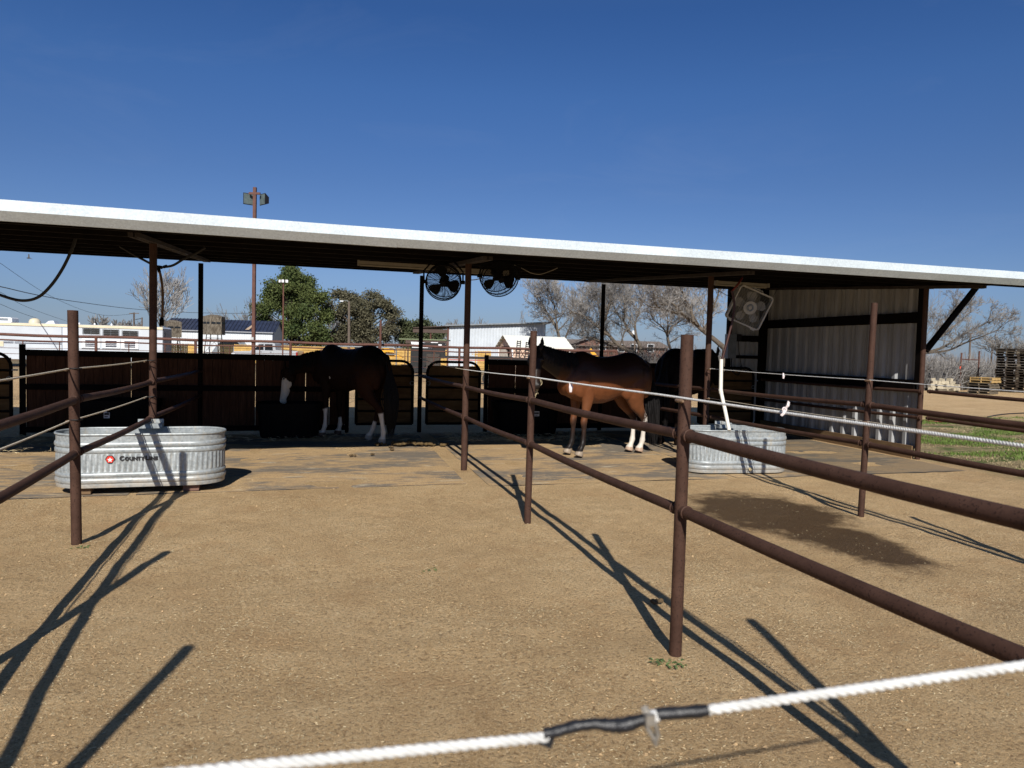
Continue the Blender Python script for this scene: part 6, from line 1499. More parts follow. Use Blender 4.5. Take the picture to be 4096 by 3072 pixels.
# ---- telehandler / loader, black gooseneck truck, barrel and clutter
p = spot(1560, 46); T4 = frame(p); s_ = 46 / FPX; t = thing('loader', p, 'yellow loader with its boom lowered, behind the dark horse', 'loader')
Zp = lambda y_: zat(1560, y_, 46) - p.z
Xp = lambda x_: (x_ - 1560) * s_
mb = MB(T4); mb.prism([(Xp(1528), Zp(1396)), (Xp(1545), Zp(1391)), (Xp(1575), Zp(1401)), (Xp(1576), Zp(1409)), (Xp(1552), Zp(1407)), (Xp(1530), Zp(1412))], 0, .35); mb.build('boom', M['machine'], t)
mb = MB(T4); mb.prism([(Xp(1535), Zp(1430)), (Xp(1540), Zp(1412)), (Xp(1562), Zp(1410)), (Xp(1597), Zp(1424)), (Xp(1606), Zp(1428)), (Xp(1600), Zp(1431)), (Xp(1590), Zp(1428))], .4, 1.3); mb.build('bucket_arm', M['machine'], t)
mb = MB(T4); mb.prism([(Xp(1470), .5), (Xp(1470), Zp(1400)), (Xp(1500), Zp(1398)), (Xp(1540), Zp(1402)), (Xp(1545), .5)], .1, 1.7); mb.build('body', M['machine'], t)
mb = MB(T4); mb.prism([(Xp(1415), Zp(1400)), (Xp(1412), Zp(1384)), (Xp(1470), Zp(1383)), (Xp(1482), Zp(1400))], .3, 1.6); mb.build('cab', M['dark_glass'], t)
for xw in (1440, 1530):
    mb = MB(T4); mb.tube([(Xp(xw), 0, .5), (Xp(xw), .35, .5)], .5, 18); mb.build('wheel', M['tyre'], t, True)
p = spot(1690, 52); T4 = frame(p); s_ = 52 / FPX; Zp = lambda y_: zat(1690, y_, 52) - p.z; Xp = lambda x_: (x_ - 1690) * s_
t = thing('gooseneck_trailer', p, 'black gooseneck trailer with white panels under the lean-to', 'trailer')
mb = MB(T4); mb.prism([(Xp(1680), Zp(1382)), (Xp(1700), Zp(1370)), (Xp(1772), Zp(1368)), (Xp(1775), Zp(1432)), (Xp(1745), Zp(1432)), (Xp(1738), Zp(1405)), (Xp(1724), Zp(1385))], 0, 1.6); mb.build('neck', M['black'], t)
mb = MB(T4); mb.box((Xp(1737), -.01, Zp(1369)), (.52, .03, .05)); mb.build('light_bar', M['white_metal'], t)
mb = MB(T4); mb.box((Xp(1760), -.02, Zp(1378)), (.25, .03, .10)); mb.build('panel', M['white_metal'], t)
mb = MB(T4); mb.box((Xp(1730), .4, .35), (2.4, 1.4, .25)); mb.build('bed', M['black'], t)
for xw in (1718, 1760):
    mb = MB(T4); mb.tube([(Xp(xw), -.05, .38), (Xp(xw), .2, .38)], .38, 16); mb.build('wheel', M['tyre'], t, True)
p = spot(1688, 56); T4 = frame(p); s_ = 56 / FPX; Zp = lambda y_: zat(1688, y_, 56) - p.z; Xp = lambda x_: (x_ - 1688) * s_
t = thing('service_truck', p, 'white-cabbed truck half hidden behind a rear roof post, under the canopy', 'truck')
mb = MB(T4); mb.prism([(Xp(1642), .5), (Xp(1643), Zp(1392)), (Xp(1728), Zp(1392)), (Xp(1730), .5)], 0, 1.9); mb.build('body', M['black'], t)
mb = MB(T4); mb.prism([(Xp(1648), Zp(1391.5)), (Xp(1643), Zp(1368)), (Xp(1690), Zp(1369)), (Xp(1712), Zp(1381)), (Xp(1712), Zp(1391.5))], 0.02, 1.88); mb.build('cab', M['white_metal'], t)
mb = MB(T4); mb.prism([(Xp(1684), Zp(1381)), (Xp(1684), Zp(1371)), (Xp(1700), Zp(1371)), (Xp(1716), Zp(1381))], -.012, 0); mb.build('window', M['dark_glass'], t)
for xw in (1655, 1715):
    mb = MB(T4); mb.tube([(Xp(xw), -.05, .4), (Xp(xw), .2, .4)], .4, 16); mb.build('wheel', M['tyre'], t, True)
p = spot(1696, 66); mb = MB(); h = zat(1696, 1417, 66) - p.z
mb.lathe([(0, 0), (.28, 0), (.285, .03), (.28, .06), (.28, h * .33), (.292, h * .35), (.28, h * .37), (.28, h * .66), (.292, h * .68), (.28, h * .70), (.28, h - .05), (.285, h - .02), (.27, h), (.0, h)], 20, .85, .85, tuple(p)); solo(mb, 'blue_barrel', M['blue'], 'blue plastic barrel beside the rear roof post', 'barrel', None, True)
p = spot(1624, 40); mb = MB(); mb.lathe([(0, 0), (.30, 0), (.33, .1), (.33, .85), (.28, .95), (.30, 1.0), (0, 1.02)], 14, .9, .9, tuple(p)); solo(mb, 'dark_drum', M['black'], 'dark drum between the loader and the rear roof post', 'drum', None, True)
p = spot(1735, 41); T4 = frame(p); mb = MB(T4); hh_ = zat(1735, 1416, 41) - p.z
mb.box((0, 0, hh_ / 2), (.72, .5, hh_)); mb.box((0, -.26, hh_ * .9), (.76, .04, .08)); mb.box((0, -.26, hh_ * .1), (.76, .04, .08)); mb.box((-.34, -.26, hh_ / 2), (.07, .04, hh_)); mb.box((.34, -.26, hh_ / 2), (.07, .04, hh_)); solo(mb, 'dark_crate', plain('dark_crate', (.05, .042, .036), .8), 'dark wooden crate right of the blue barrel', 'crate')
p = spot(2291, 34); mb = MB(); rnd = random.Random(2)
for k in range(26):
    a = rnd.uniform(0, 3.14); c = p + Vector((rnd.uniform(-.8, .8), rnd.uniform(-.3, .3), rnd.uniform(.55, 1.15) )); d = Vector((math.cos(a), math.sin(a) * .4, rnd.uniform(-.3, .3))) * rnd.uniform(.2, .5); mb.tube([c - d, c + d], .03, 5)
for k in range(20): 
    a = p + Vector((rnd.uniform(-.8, .8), rnd.uniform(-.3, .3), 0)); mb.tube([a, a + Vector((rnd.uniform(-.4, .4), 0, 1.0))], .03, 5)
solo(mb, 'pole_pile', plain('green_grey_poles', (.20, .24, .17), .7, 0, .5, 3), 'pile of pale green poles behind the back of the bay horse', 'pole pile', None, True)
p = spot(2371, 36); mb = MB(frame(p)); z_ = zat(2371, 1412, 36) - p.z; mb.bar((-.16, 0, z_ + .18), (.22, 0, z_ - .22), .25, .16); mb.bar((.22, 0, z_ - .20), (.35, 0, 0), .2, .14); solo(mb, 'yellow_arm', M['machine'], 'yellow machine arm sticking up behind the bay horse', 'machine arm')
# ---- brown brick house among the bare trees
p = spot(2283, 92); T4 = frame(p, 6); s_ = 92 / FPX; t = thing('brick_house', p, 'long brown brick house behind the bare trees', 'house')
L = 400 * s_; ze = zat(2440, 1384, 92) - p.z; zr = zat(2440, 1358, 92) - p.z
mb = MB(T4); mb.box((L / 2, 5, ze / 2), (L, 10, ze)); mb.faces([(0, -.02, ze), (170 * s_, -.02, ze), (88 * s_, -.02, zat(2360, 1351, 92) - p.z)], [(0, 1, 2)]); mb.build('wall', M['brick'], t)
mb = MB(T4); zg = zat(2360, 1350, 92) - p.z
mb.faces([(-.4, -.5, ze - .1), (L + .4, -.5, ze - .1), (L + .4, 5, zr), (-.4, 5, zr), (L + .4, 10.5, ze), (-.4, 10.5, ze)], [(0, 1, 2, 3), (3, 2, 4, 5)])
mb.faces([(-.4, -.6, ze - .05), (88 * s_, -.6, zg + .1), (88 * s_, 5, zg + .1), (-.4, 5, ze - .05), (172 * s_, -.6, ze - .05), (172 * s_, 5, ze - .05)], [(0, 1, 2, 3), (1, 4, 5, 2)]); mb.build('roof', M['shingle'], t)
for a in (2412, 2488, 2540, 2610):
    x = (a - 2283) * s_; zc = zat(a, 1392, 92) - p.z; mb = MB(T4)
    for dx in (-.42, .42): mb.box((x + dx, -.06, zc), (.05, .08, 1.0))
    for dz in (-.5, .5): mb.box((x, -.06, zc + dz), (.84, .08, .05))
    f = mb.build('window', M['white_metal'], t); mb = MB(T4); mb.box((x, -.045, zc), (.80, .04, .95)); mb.build('pane', M['dark_glass'], f)
# ================================================================ trees
def bare_tree(p, h, seed, label, spread=0.9, lean=(0, 0), trunk_r=None, forks=3, bark='bark', twig='twig', name='bare_tree', start=0.18, depth=5, kids_=(4, 5), upward=0.25, up0=1.0, group='bare winter trees'):
    rnd = random.Random(seed); t = thing(name, p, label, 'tree', group)
    rmin = (p - CAM).length * 0.00021; tr, tw, mid = MB(), MB(), MB(); tr_r = trunk_r or h * 0.022; cnt = [0]
    def br(a, d, L, r_, lv):
        n = 4 if lv < 3 else 3; pts = [a]; rs = [r_]; q = a.copy(); dd = d.copy()
        for k in range(n):
            j = 0.16 if lv == 0 else 0.30
            dd = (dd + Vector((rnd.uniform(-j, j), rnd.uniform(-j, j), rnd.uniform(-j, j) + (upward * 0.3 if lv > 0 else 0)))).normalized()
            q = q + dd * (L / n); pts.append(q.copy()); rs.append(r_ * (1 - 0.55 * (k + 1) / n) if lv < depth - 1 else r_ * (1 - 0.75 * (k + 1) / n))
        mb = tr if lv <= 1 else (mid if lv == 2 else tw)
        rs = [max(x_, rmin * (1.0 if lv < depth - 1 else 0.8)) for x_ in rs]
        mb.tube(pts, rs, 8 if lv == 0 else (6 if lv == 1 else (4 if lv == 2 else 3)), lv < 2); cnt[0] += 1
        if lv >= depth - 1 or r_ < 0.0: return
        nk = forks if lv == 0 else rnd.randint(*kids_)
        for k in range(nk):
            f = rnd.uniform(0.35, 1.0) if lv > 0 else rnd.uniform(0.75, 1.0); f = 1.0 if k == 0 else f
            i = min(n - 1, int(f * n)); b = pts[i].lerp(pts[i + 1], f * n - i) if f < 1 else pts[-1]
            base_d = (pts[min(i + 1, n)] - pts[i]).normalized()
            az = rnd.uniform(0, 6.283); o = base_d.orthogonal().normalized(); o = Matrix.Rotation(az, 3, base_d) @ o
            ang = spread * rnd.uniform(0.45, 1.0) * (0.45 if k == 0 else 1.0)
            nd = (base_d * math.cos(ang) + o * math.sin(ang)); nd.z += upward * (0.6 if lv < 2 else 0.35); nd.normalize()
            br(b, nd, L * (rnd.uniform(0.60, 0.85) if lv > 0 else rnd.uniform(1.0, 1.5)), rs[i] * rnd.uniform(0.45, 0.7) + 0.0, lv + 1)
    d0 = Vector((lean[0], lean[1], up0)).normalized()
    br(Vector(p) - Vector((0, 0, 0.1)), d0, h * start, tr_r, 0)
    # keep twigs from vanishing and fit the height
    zs = max(v.z for v in tw.v) - p.z; k = h / max(zs, 0.1)
    for mb in (tr, mid, tw):
        for i, v in enumerate(mb.v): mb.v[i] = Vector((p.x + (v.x - p.x) * k, p.y + (v.y - p.y) * k, p.z + (v.z - p.z) * k))
    tr.build('trunk', M[bark], t, True); mid.build('limbs', M[bark], t, True); tw.build('crown', M[twig], t)
    return t
def leaf_tree(p, blobs, m, label, seed, name, group, leaf=0.2, dens=900, limbs=True, bark='bark_dark', trunk_r=0.25, top=0.6):
    """crown: many small faces in ragged clusters through the given ellipsoids"""
    rnd = random.Random(seed); t = thing(name, p, label, 'tree', group); cr, tr = MB(), MB()
    H_ = max(b[2] + b[5] for b in blobs)
    tr.tube([(p.x, p.y, p.z - .2), (p.x + .1, p.y, p.z + H_ * .3), (p.x - .05, p.y, p.z + H_ * top)], [trunk_r, trunk_r * .75, trunk_r * .25], 8)
    for (cx, cy, cz, rx, ry, rz) in blobs:
        c = Vector((p.x, p.y, p.z)) + EX * cx + EY * cy + Vector((0, 0, cz))
        if limbs:
            for k in range(3):
                e = c + EX * rnd.uniform(-.6, .6) * rx + EY * rnd.uniform(-.6, .6) * ry + Vector((0, 0, rnd.uniform(-.3, .5) * rz)); s_ = Vector((p.x, p.y, p.z + max(.8, (cz - rz) * rnd.uniform(.4, .8))))
                tr.tube([s_, s_.lerp(e, .5) + Vector((0, 0, .2)), e], [trunk_r * .3, trunk_r * .2, .03], 5)
        vol = rx * ry * rz; ncl = max(6, int(dens * (rx * rz) / 14))
        for k in range(ncl):
            u, th = rnd.uniform(-1, 1), rnd.uniform(0, 6.283); rr = rnd.random() ** 0.30; s_ = math.sqrt(1 - u * u)
            cc = c + EX * (rx * rr * s_ * math.cos(th)) + EY * (ry * rr * s_ * math.sin(th)) + Vector((0, 0, rz * rr * u))
            if noise.noise((cc.x * 0.55, cc.y * 0.55, cc.z * 0.75 + seed)) < -0.12: continue
            cs = rnd.uniform(.16, .42)
            for q in range(rnd.randint(5, 9)):
                o = cc + Vector((rnd.gauss(0, cs), rnd.gauss(0, cs), rnd.gauss(0, cs * .7))); n = Vector((rnd.gauss(0, 1), rnd.gauss(0, 1), rnd.gauss(0.3, 1))).normalized(); a = n.orthogonal().normalized(); a = Matrix.Rotation(rnd.uniform(0, 6.28), 3, n) @ a; b = n.cross(a); L = leaf * rnd.uniform(.6, 1.3)
                cr.faces([o - a * L - b * L * .25, o - a * L * .2 + b * L * .45, o + a * L + b * L * .1, o + a * L * .3 - b * L * .5], [(0, 1, 2, 3)])
    tr.build('trunk', M[bark], t, True); cr.build('crown', M[m], t)
    return t
# pine: big rounded crown with tufts
s_ = 88 / FPX; p = spot(1165, 88); X_ = lambda x: (x - 1165) * s_; Z_ = lambda y: zat(1165, y, 88) - p.z
bl = []
for (x, y, rx, ry) in ((1160, 1105, 55, 38), (1115, 1135, 55, 40), (1205, 1130, 55, 42), (1160, 1165, 80, 45), (1085, 1190, 55, 40), (1245, 1190, 60, 45), (1285, 1180, 25, 30), (1055, 1240, 40, 35), (1130, 1230, 65, 40), (1220, 1245, 70, 40), (1290, 1260, 30, 35), (1085, 1290, 60, 28), (1180, 1310, 60, 30), (1170, 1345, 45, 22), (1265, 1320, 60, 38), (1285, 1355, 40, 25), (1050, 1275, 32, 25), (1215, 1360, 45, 22)):
    bl.append((X_(x), random.Random(x).uniform(-1.2, 1.2), Z_(y), rx * s_ * .88, rx * s_ * .8, ry * s_ * .88))
leaf_tree(p, bl, 'pine', 'big rounded dark green pine tree behind the yellow fence', 11, 'pine_tree', 'evergreen trees', .15, 5200, True, 'bark_dark', .35, .85)
s_ = 92 / FPX; p = spot(1450, 92); X_ = lambda x: (x - 1450) * s_; Z_ = lambda y: zat(1450, y, 92) - p.z; bl = []
for (x, y, rx, ry) in ((1355, 1185, 40, 28), (1395, 1205, 50, 35), (1470, 1190, 45, 30), (1425, 1230, 70, 40), (1345, 1245, 50, 45), (1530, 1225, 45, 35), (1560, 1250, 35, 30), (1500, 1265, 70, 40), (1380, 1295, 70, 45), (1570, 1285, 28, 28), (1455, 1310, 70, 40), (1545, 1315, 50, 35), (1350, 1345, 60, 35), (1430, 1360, 70, 30), (1520, 1360, 60, 30)):
    bl.append((X_(x), random.Random(x).uniform(-1.4, 1.4), Z_(y), rx * s_ * .9, rx * s_ * .8, ry * s_ * .9))
leaf_tree(p, bl, 'oak', 'wide grey-green live oak right of the pine', 12, 'oak_tree', 'evergreen trees', .15, 3600, True, 'bark', .4, .7)
s_ = 96 / FPX; p = spot(1640, 96); X_ = lambda x: (x - 1640) * s_; Z_ = lambda y: zat(1640, y, 96) - p.z; bl = []
for (x, y, rx, ry) in ((1615, 1300, 35, 22), (1650, 1315, 45, 28), (1690, 1300, 35, 22), (1735, 1308, 30, 20), (1620, 1345, 45, 30), (1680, 1350, 55, 30), (1745, 1345, 35, 30), (1770, 1370, 20, 25), (1650, 1380, 60, 25)):
    bl.append((X_(x), random.Random(x).uniform(-1, 1), Z_(y), rx * s_, rx * s_ * .8, ry * s_))
leaf_tree(p, bl, 'shrub', 'low dark evergreen trees left of the white barn', 13, 'evergreen_tree', 'evergreen trees', .16, 3200, True, 'bark_dark', .25, .7)
def bt(px_, d, ytop, seed, label, **k):
    p = spot(px_, d); return bare_tree(p, zat(px_, ytop, d) - p.z, seed, label, **k)
bt(658, 82, 1058, 21, 'round-crowned bare tree behind the white trailer and the brown hose', spread=.62, forks=6, start=.16, kids_=(3, 4), depth=6, twig='twig_pale', upward=.32)
bt(1000, 86, 1185, 122, 'small bare tree at the left edge of the pine', spread=.55, forks=3, depth=5)
bt(1322, 99, 1195, 23, 'pale bare tree between the pine and the oak', spread=.55, forks=4, depth=5, twig='twig_pale')
bt(1900, 120, 1262, 24, 'thin bare trees above the white barn, right of the roof post', spread=.6, forks=6, start=.12, depth=5)
bt(1835, 124, 1275, 25, 'thin bare tree above the left part of the white barn', spread=.6, forks=5, start=.12, depth=5)
bt(2105, 110, 1240, 26, 'slender bare tree above the right end of the white barn', spread=.6, forks=5, start=.14, depth=5)
def limb_tree(label, d, lines, seed, L1=2.0, nb=13, rise=0.35, bias=(0, 0), twig='twig_pale', bark='bark', base=None, tw=1.0):
    """a bare tree whose main limbs follow given courses; finer branches and twigs grow from them"""
    rnd = random.Random(seed); P3 = [[at_depth(x, y, d + 1.2 * math.sin(i * 2.3 + k * .5) * (k > 0)) for k, (x, y) in enumerate(l[0])] for i, l in enumerate(lines)]
    root = P3[0][0]; gp = Vector((root.x, root.y, ground_z(root.x, root.y))); t = thing('bare_tree', gp, label, 'tree', 'bare winter trees')
    tr, mid, cr = MB(), MB(), MB(); rm = d * 0.00021
    tr.tube([gp - Vector((0, 0, .2)), root], [lines[0][1] * 1.25, lines[0][1]], 9)
    def grow(a, dr, L, r_, lv):
        n = 4 if lv < 2 else 3; pts = [a]; q = a.copy(); dd = dr.copy()
        for k in range(n):
            dd = (dd + Vector((rnd.gauss(0, .20), rnd.gauss(0, .20), rnd.gauss(rise * .25, .20)))).normalized(); q = q + dd * (L / n); pts.append(q.copy())
        rs = [max(rm * (1.0 if lv < 2 else .8), r_ * (1 - .7 * k / n)) for k in range(n + 1)]
        (mid if lv == 0 else cr).tube(pts, rs, 5 if lv == 0 else 3, False)
        if lv >= 3: return
        for k in range((6, 5, 3)[lv]):
            f = rnd.uniform(.25, 1.0) * n; i = min(n - 1, int(f)); b_ = pts[i].lerp(pts[i + 1], f - i); td = (pts[i + 1] - pts[i]).normalized(); o = Matrix.Rotation(rnd.uniform(0, 6.28), 3, td) @ td.orthogonal().normalized()
            nd = td * .75 + o * rnd.uniform(.35, .9) + Vector((0, 0, rise * .4)) + EX * bias[0] * .3; nd.normalize(); grow(b_, nd, L * rnd.uniform(.42, .68), rs[i] * .55, lv + 1)
    for l, pts in zip(lines, P3):
        cv = curve(pts, 5); m = len(cv); rs = [l[1] + (l[2] - l[1]) * k / (m - 1) for k in range(m)]; tr.tube(cv, rs, 9)
        for k in range(nb):
            f = (.22 + .78 * (k + rnd.random()) / nb) * (m - 1); i = min(m - 2, int(f)); b_ = cv[i].lerp(cv[i + 1], f - i); td = (cv[i + 1] - cv[i]).normalized(); o = Matrix.Rotation(rnd.uniform(0, 6.28), 3, td) @ td.orthogonal().normalized()
            nd = td * .6 + o * rnd.uniform(.4, 1.0) + Vector((0, 0, rise)) + EX * bias[0] + EY * bias[1]; nd.normalize(); grow(b_, nd, L1 * rnd.uniform(.6, 1.15) * (1.1 - .35 * k / nb), rs[i] * .45, 0)
        for k in range(3):
            td = (cv[-1] - cv[-2]).normalized(); o = Matrix.Rotation(rnd.uniform(0, 6.28), 3, td) @ td.orthogonal().normalized(); grow(cv[-1], (td + o * .35).normalized(), L1 * .9, l[2] * .8, 0)
    tr.build('trunk', M[bark], t, True); mid.build('limbs', M[bark], t, True); cr.build('crown', M[twig], t)
    return t
limb_tree('tall bare tree left of the thin rear post, leaning left above the shed', 66, [([(2242, 1392), (2232, 1330), (2212, 1285), (2185, 1245), (2165, 1215)], .17, .06), ([(2230, 1322), (2222, 1260), (2214, 1210), (2200, 1175)], .10, .04), ([(2250, 1390), (2268, 1335), (2290, 1290), (2320, 1245)], .10, .04)], 27, 2.3, 13, .30)
limb_tree('leaning bare tree whose long trunk slants left behind the thin rear post', 56, [([(2600, 1440), (2535, 1412), (2480, 1385), (2440, 1345), (2412, 1300), (2400, 1240), (2385, 1190)], .19, .06), ([(2440, 1345), (2405, 1320), (2370, 1290), (2335, 1262), (2290, 1250)], .11, .04), ([(2412, 1300), (2430, 1250), (2440, 1205)], .09, .04), ([(2480, 1385), (2420, 1372), (2365, 1350)], .06, .03)], 29, 2.1, 12, .30, twig='twig')
limb_tree('forked bare tree with two stout stems over the brown brick house', 60, [([(2565, 1400), (2548, 1360), (2520, 1330), (2495, 1285), (2470, 1255), (2452, 1215), (2440, 1165)], .17, .05), ([(2548, 1360), (2540, 1300), (2555, 1250), (2570, 1200)], .12, .04), ([(2495, 1285), (2500, 1230), (2490, 1175)], .09, .04)], 30, 2.2, 12, .30)
limb_tree('yellowish-trunked bare tree between bay horse and right roof post', 50, [([(2690, 1425), (2678, 1385), (2668, 1340), (2650, 1310), (2615, 1280)], .11, .04), ([(2668, 1340), (2690, 1305), (2720, 1285), (2745, 1270)], .07, .03), ([(2668, 1340), (2672, 1290), (2665, 1245)], .06, .03)], 31, 1.6, 11, .30)
limb_tree('big bare tree leaning left behind the right roof post', 43, [([(2900, 1395), (2862, 1362), (2815, 1325), (2775, 1290), (2735, 1262), (2680, 1245), (2630, 1228)], .17, .05), ([(2775, 1290), (2762, 1235), (2740, 1195), (2725, 1160)], .10, .04), ([(2735, 1262), (2700, 1222), (2660, 1195)], .07, .03), ([(2815, 1325), (2840, 1270), (2860, 1215), (2875, 1170)], .09, .04)], 32, 1.7, 13, .28)
limb_tree('wind-swept bare tree right of the end wall, branches reaching right', 42, [([(3600, 1440), (3700, 1412), (3770, 1390), (3830, 1352), (3890, 1318), (3950, 1290)], .10, .03), ([(3700, 1412), (3790, 1402), (3860, 1372), (3930, 1345), (3990, 1320)], .07, .025), ([(3650, 1425), (3730, 1370), (3790, 1325), (3840, 1285), (3880, 1250)], .08, .025), ([(3690, 1400), (3740, 1340), (3780, 1290), (3810, 1250)], .06, .025)], 33, 1.1, 8, .28, (.30, 0), twig='twig')
bt(3690, 52, 1120, 34, 'upright bare tree seen between the end wall and the diagonal brace', spread=.5, forks=4, start=.25, depth=5)
bt(4010, 105, 1325, 35, 'distant round bare tree above the dark pallets', spread=.8, forks=5, start=.2, depth=5)
bt(4110, 105, 1330, 36, 'distant bare tree at the right edge of the picture', spread=.8, forks=5, start=.2, depth=5)
bt(400, 150, 1255, 37, 'scrubby bare tree rising behind the trailer roof', spread=.6, forks=6, start=.10, depth=5)
bt(520, 140, 1275, 38, 'dense low bare tree behind the rear of the trailer', spread=.7, forks=7, start=.10, depth=5)
# brush
def shrub(px_, d, ytop, w_, seed, label, m='twig', n=420):
    p = spot(px_, d); rnd = random.Random(seed); h = zat(px_, ytop, d) - p.z; t = thing('brush', p, label, 'brush', 'grey winter brush'); mb = MB()
    for k in range(n):
        b = p + EX * rnd.gauss(0, w_ * .38) + EY * rnd.uniform(-.8, .8); q = b; d_ = Vector((rnd.gauss(0, .5), rnd.gauss(0, .3), 1)).normalized(); L = h * rnd.uniform(.35, 1.0); pts = [b - Vector((0, 0, .1))]
        for i in range(4): d_ = (d_ + Vector((rnd.uniform(-.4, .4), rnd.uniform(-.3, .3), rnd.uniform(-.3, .15)))).normalized(); q = q + d_ * L / 4; pts.append(q)
        mb.tube(pts, [.020, .018, .016, .013, .008], 3, False)
        for j in (2, 3):
            e = pts[j] + Vector((rnd.uniform(-.5, .5), rnd.uniform(-.4, .4), rnd.uniform(-.05, .45))) * h * .3; mb.tube([pts[j], pts[j].lerp(e, .5) + Vector((0, 0, .03)), e], [.013, .011, .007], 3, False)
    mb.build('stems', M[m], t)
    return t
M['brush_dark'] = plain('dark_brush', (0.075, 0.065, 0.052), .9, 0, .4, .8)
for i, (a, d, yt, w_, m, lab) in enumerate(((2300, 60, 1375, 3.2, 'twig', 'grey brush in front of the left end of the brick house'), (2420, 56, 1380, 3.4, 'brush_dark', 'dark brush below the leaning tree'), (2560, 50, 1345, 3.2, 'brush_dark', 'densest dark brush, in front of the brick house'), (2660, 46, 1372, 2.4, 'twig', 'grey brush left of the black horse'), (2800, 44, 1390, 2.6, 'brush_dark', 'dark brush behind the black horse'), (2080, 78, 1330, 3.0, 'twig', 'brush at the right end of the white barn'),
        (3725, 40, 1395, 2.0, 'twig', 'tangled brush right beside the end-wall post'), (3790, 41, 1445, 2.2, 'brush_dark', 'low dark brush behind the pale stones'), (3870, 43, 1420, 2.6, 'twig', 'grey brush around the rusty brace posts'), (3960, 46, 1425, 2.4, 'twig', 'grey brush behind the dark pallets'), (3700, 50, 1370, 2.4, 'twig_pale', 'taller pale brush by the end wall'), (3830, 52, 1395, 3.2, 'twig_pale', 'pale brush farther back between brace posts and wall'), (4090, 60, 1410, 4.0, 'twig', 'grey brush at the right edge above the pallets'))):
    shrub(a, d, yt, w_, 60 + i, lab, m, 420 if a < 3600 else 300)
p = spot(2740, 47); s_ = 47 / FPX
leaf_tree(p, [(0, 0, zat(2740, 1425, 47) - p.z, 1.1, .6, .5), (-1.2, 0, zat(2740, 1430, 47) - p.z, .8, .6, .4)], 'shrub', 'low green bush in front of the grey brush', 15, 'green_bush', 'evergreen trees', .07, 700, False, 'bark_dark', .05, .3)
# far field edge: a long thin line of winter woods
mb = MB(); rnd = random.Random(77)
for k in range(5200):
    px_ = rnd.uniform(-300, 4500); d = rnd.uniform(190, 260); b = spot(px_, d); h = rnd.uniform(2.0, 6.5) * (0.6 + 0.5 * abs(noise.noise((px_ * .006, 0, 0)))) ; e = b + Vector((rnd.uniform(-1, 1), 0, h)); mb.tube([b, b.lerp(e, .5) + Vector((rnd.uniform(-.5, .5), 0, 0)), e], [.10, .07, .03], 3, False)
tag(mb.build('far_woods', plain('far_woods', (.19, .175, .165), .9, 0, .3, .1), None), kind='stuff')
# ================================================================ right yard: pallets, stones, brace posts
def pallet_mb(T4, dens=7, seed=0):
    rnd = random.Random(seed); mb = MB(T4)
    for y in (-.48, 0, .48):
        mb.box((0, y, .072), (1.2, .038, .09)); 
    for k in range(dens):
        x = -.55 + 1.1 * k / (dens - 1); mb.box((x, 0, .126), (.115 if dens > 6 else .14, 1.02, .018))
    for x in (-.54, 0, .54): mb.box((x, 0, .018), (.12, 1.02, .018))
    return mb
proto = {}
def pallet_stack(base, n, deg, mats, what, jit, seed):
    rnd = random.Random(seed)
    for k in range(n):
        mm = mats(k); z = base.z + .005 + k * .140
        key = (mm, k % 2)
        loc = (base.x + rnd.uniform(-jit, jit), base.y + rnd.uniform(-jit, jit), z); rz = math.atan2(EX.y, EX.x) + R(deg) + rnd.uniform(-.04, .04)
        lab = what(k, n)
        if key not in proto:
            t = thing('pallet', (0, 0, 0), lab, 'pallet', 'wooden pallets stacked in the yard')
            for part, mbx in (('deck_boards', MB()), ('bottom_boards', MB())):
                if part == 'deck_boards':
                    for q in range(7): mbx.box((-.54 + 1.08 * q / 6, 0, .126), (.12, 1.02, .018))
                else:
                    for x in (-.54, 0, .54): mbx.box((x, 0, .018), (.12, 1.02, .018))
                mbx.build(part, M[mm], t)
            for y in (-.48, 0, .48): q = MB(); q.box((0, y, .072), (1.2, .038, .09)); q.build('stringer', M[mm], t)
            proto[key] = t; t.location = loc; t.rotation_euler = (0, 0, rz)
        else: copy_thing(proto[key], loc, rz, lab)
def nth(k, n):
    return ['bottom', 'second', 'third', 'fourth', 'fifth', 'sixth', 'seventh', 'eighth', 'ninth', 'tenth', 'eleventh', 'twelfth', 'thirteenth', 'fourteenth', 'fifteenth', 'sixteenth', 'seventeenth', 'eighteenth'][k] if k < n - 1 else 'topmost'
pallet_stack(spot(3945, 36.0), 6, 38, lambda k: 'pallet_new' if k >= 4 else 'pallet_grey', lambda k, n: '%s %s pallet of the low stack beside the pale stones' % (nth(k, n), 'yellow' if k >= 4 else 'weathered'), .04, 1)
pallet_stack(spot(4045, 39.0), 17, 38, lambda k: 'pallet_dark' if k % 5 else 'pallet_grey', lambda k, n: '%s dark pallet of the tall stack behind the low yellow-topped stack' % nth(k, n), .05, 2)
pallet_stack(spot(4125, 38.6), 16, 38, lambda k: 'pallet_dark' if k % 4 else 'pallet_grey', lambda k, n: '%s dark pallet of the tall stack cut by the right picture edge' % nth(k, n), .05, 3)
pb = spot(3775, 38); rz = math.atan2(EX.y, EX.x) + R(8)
copy_thing(proto[('pallet_grey', 0)], (pb.x, pb.y, pb.z + .005), rz, 'grey pallet on the ground under the heap of pale stones')
rnd = random.Random(6); st = []
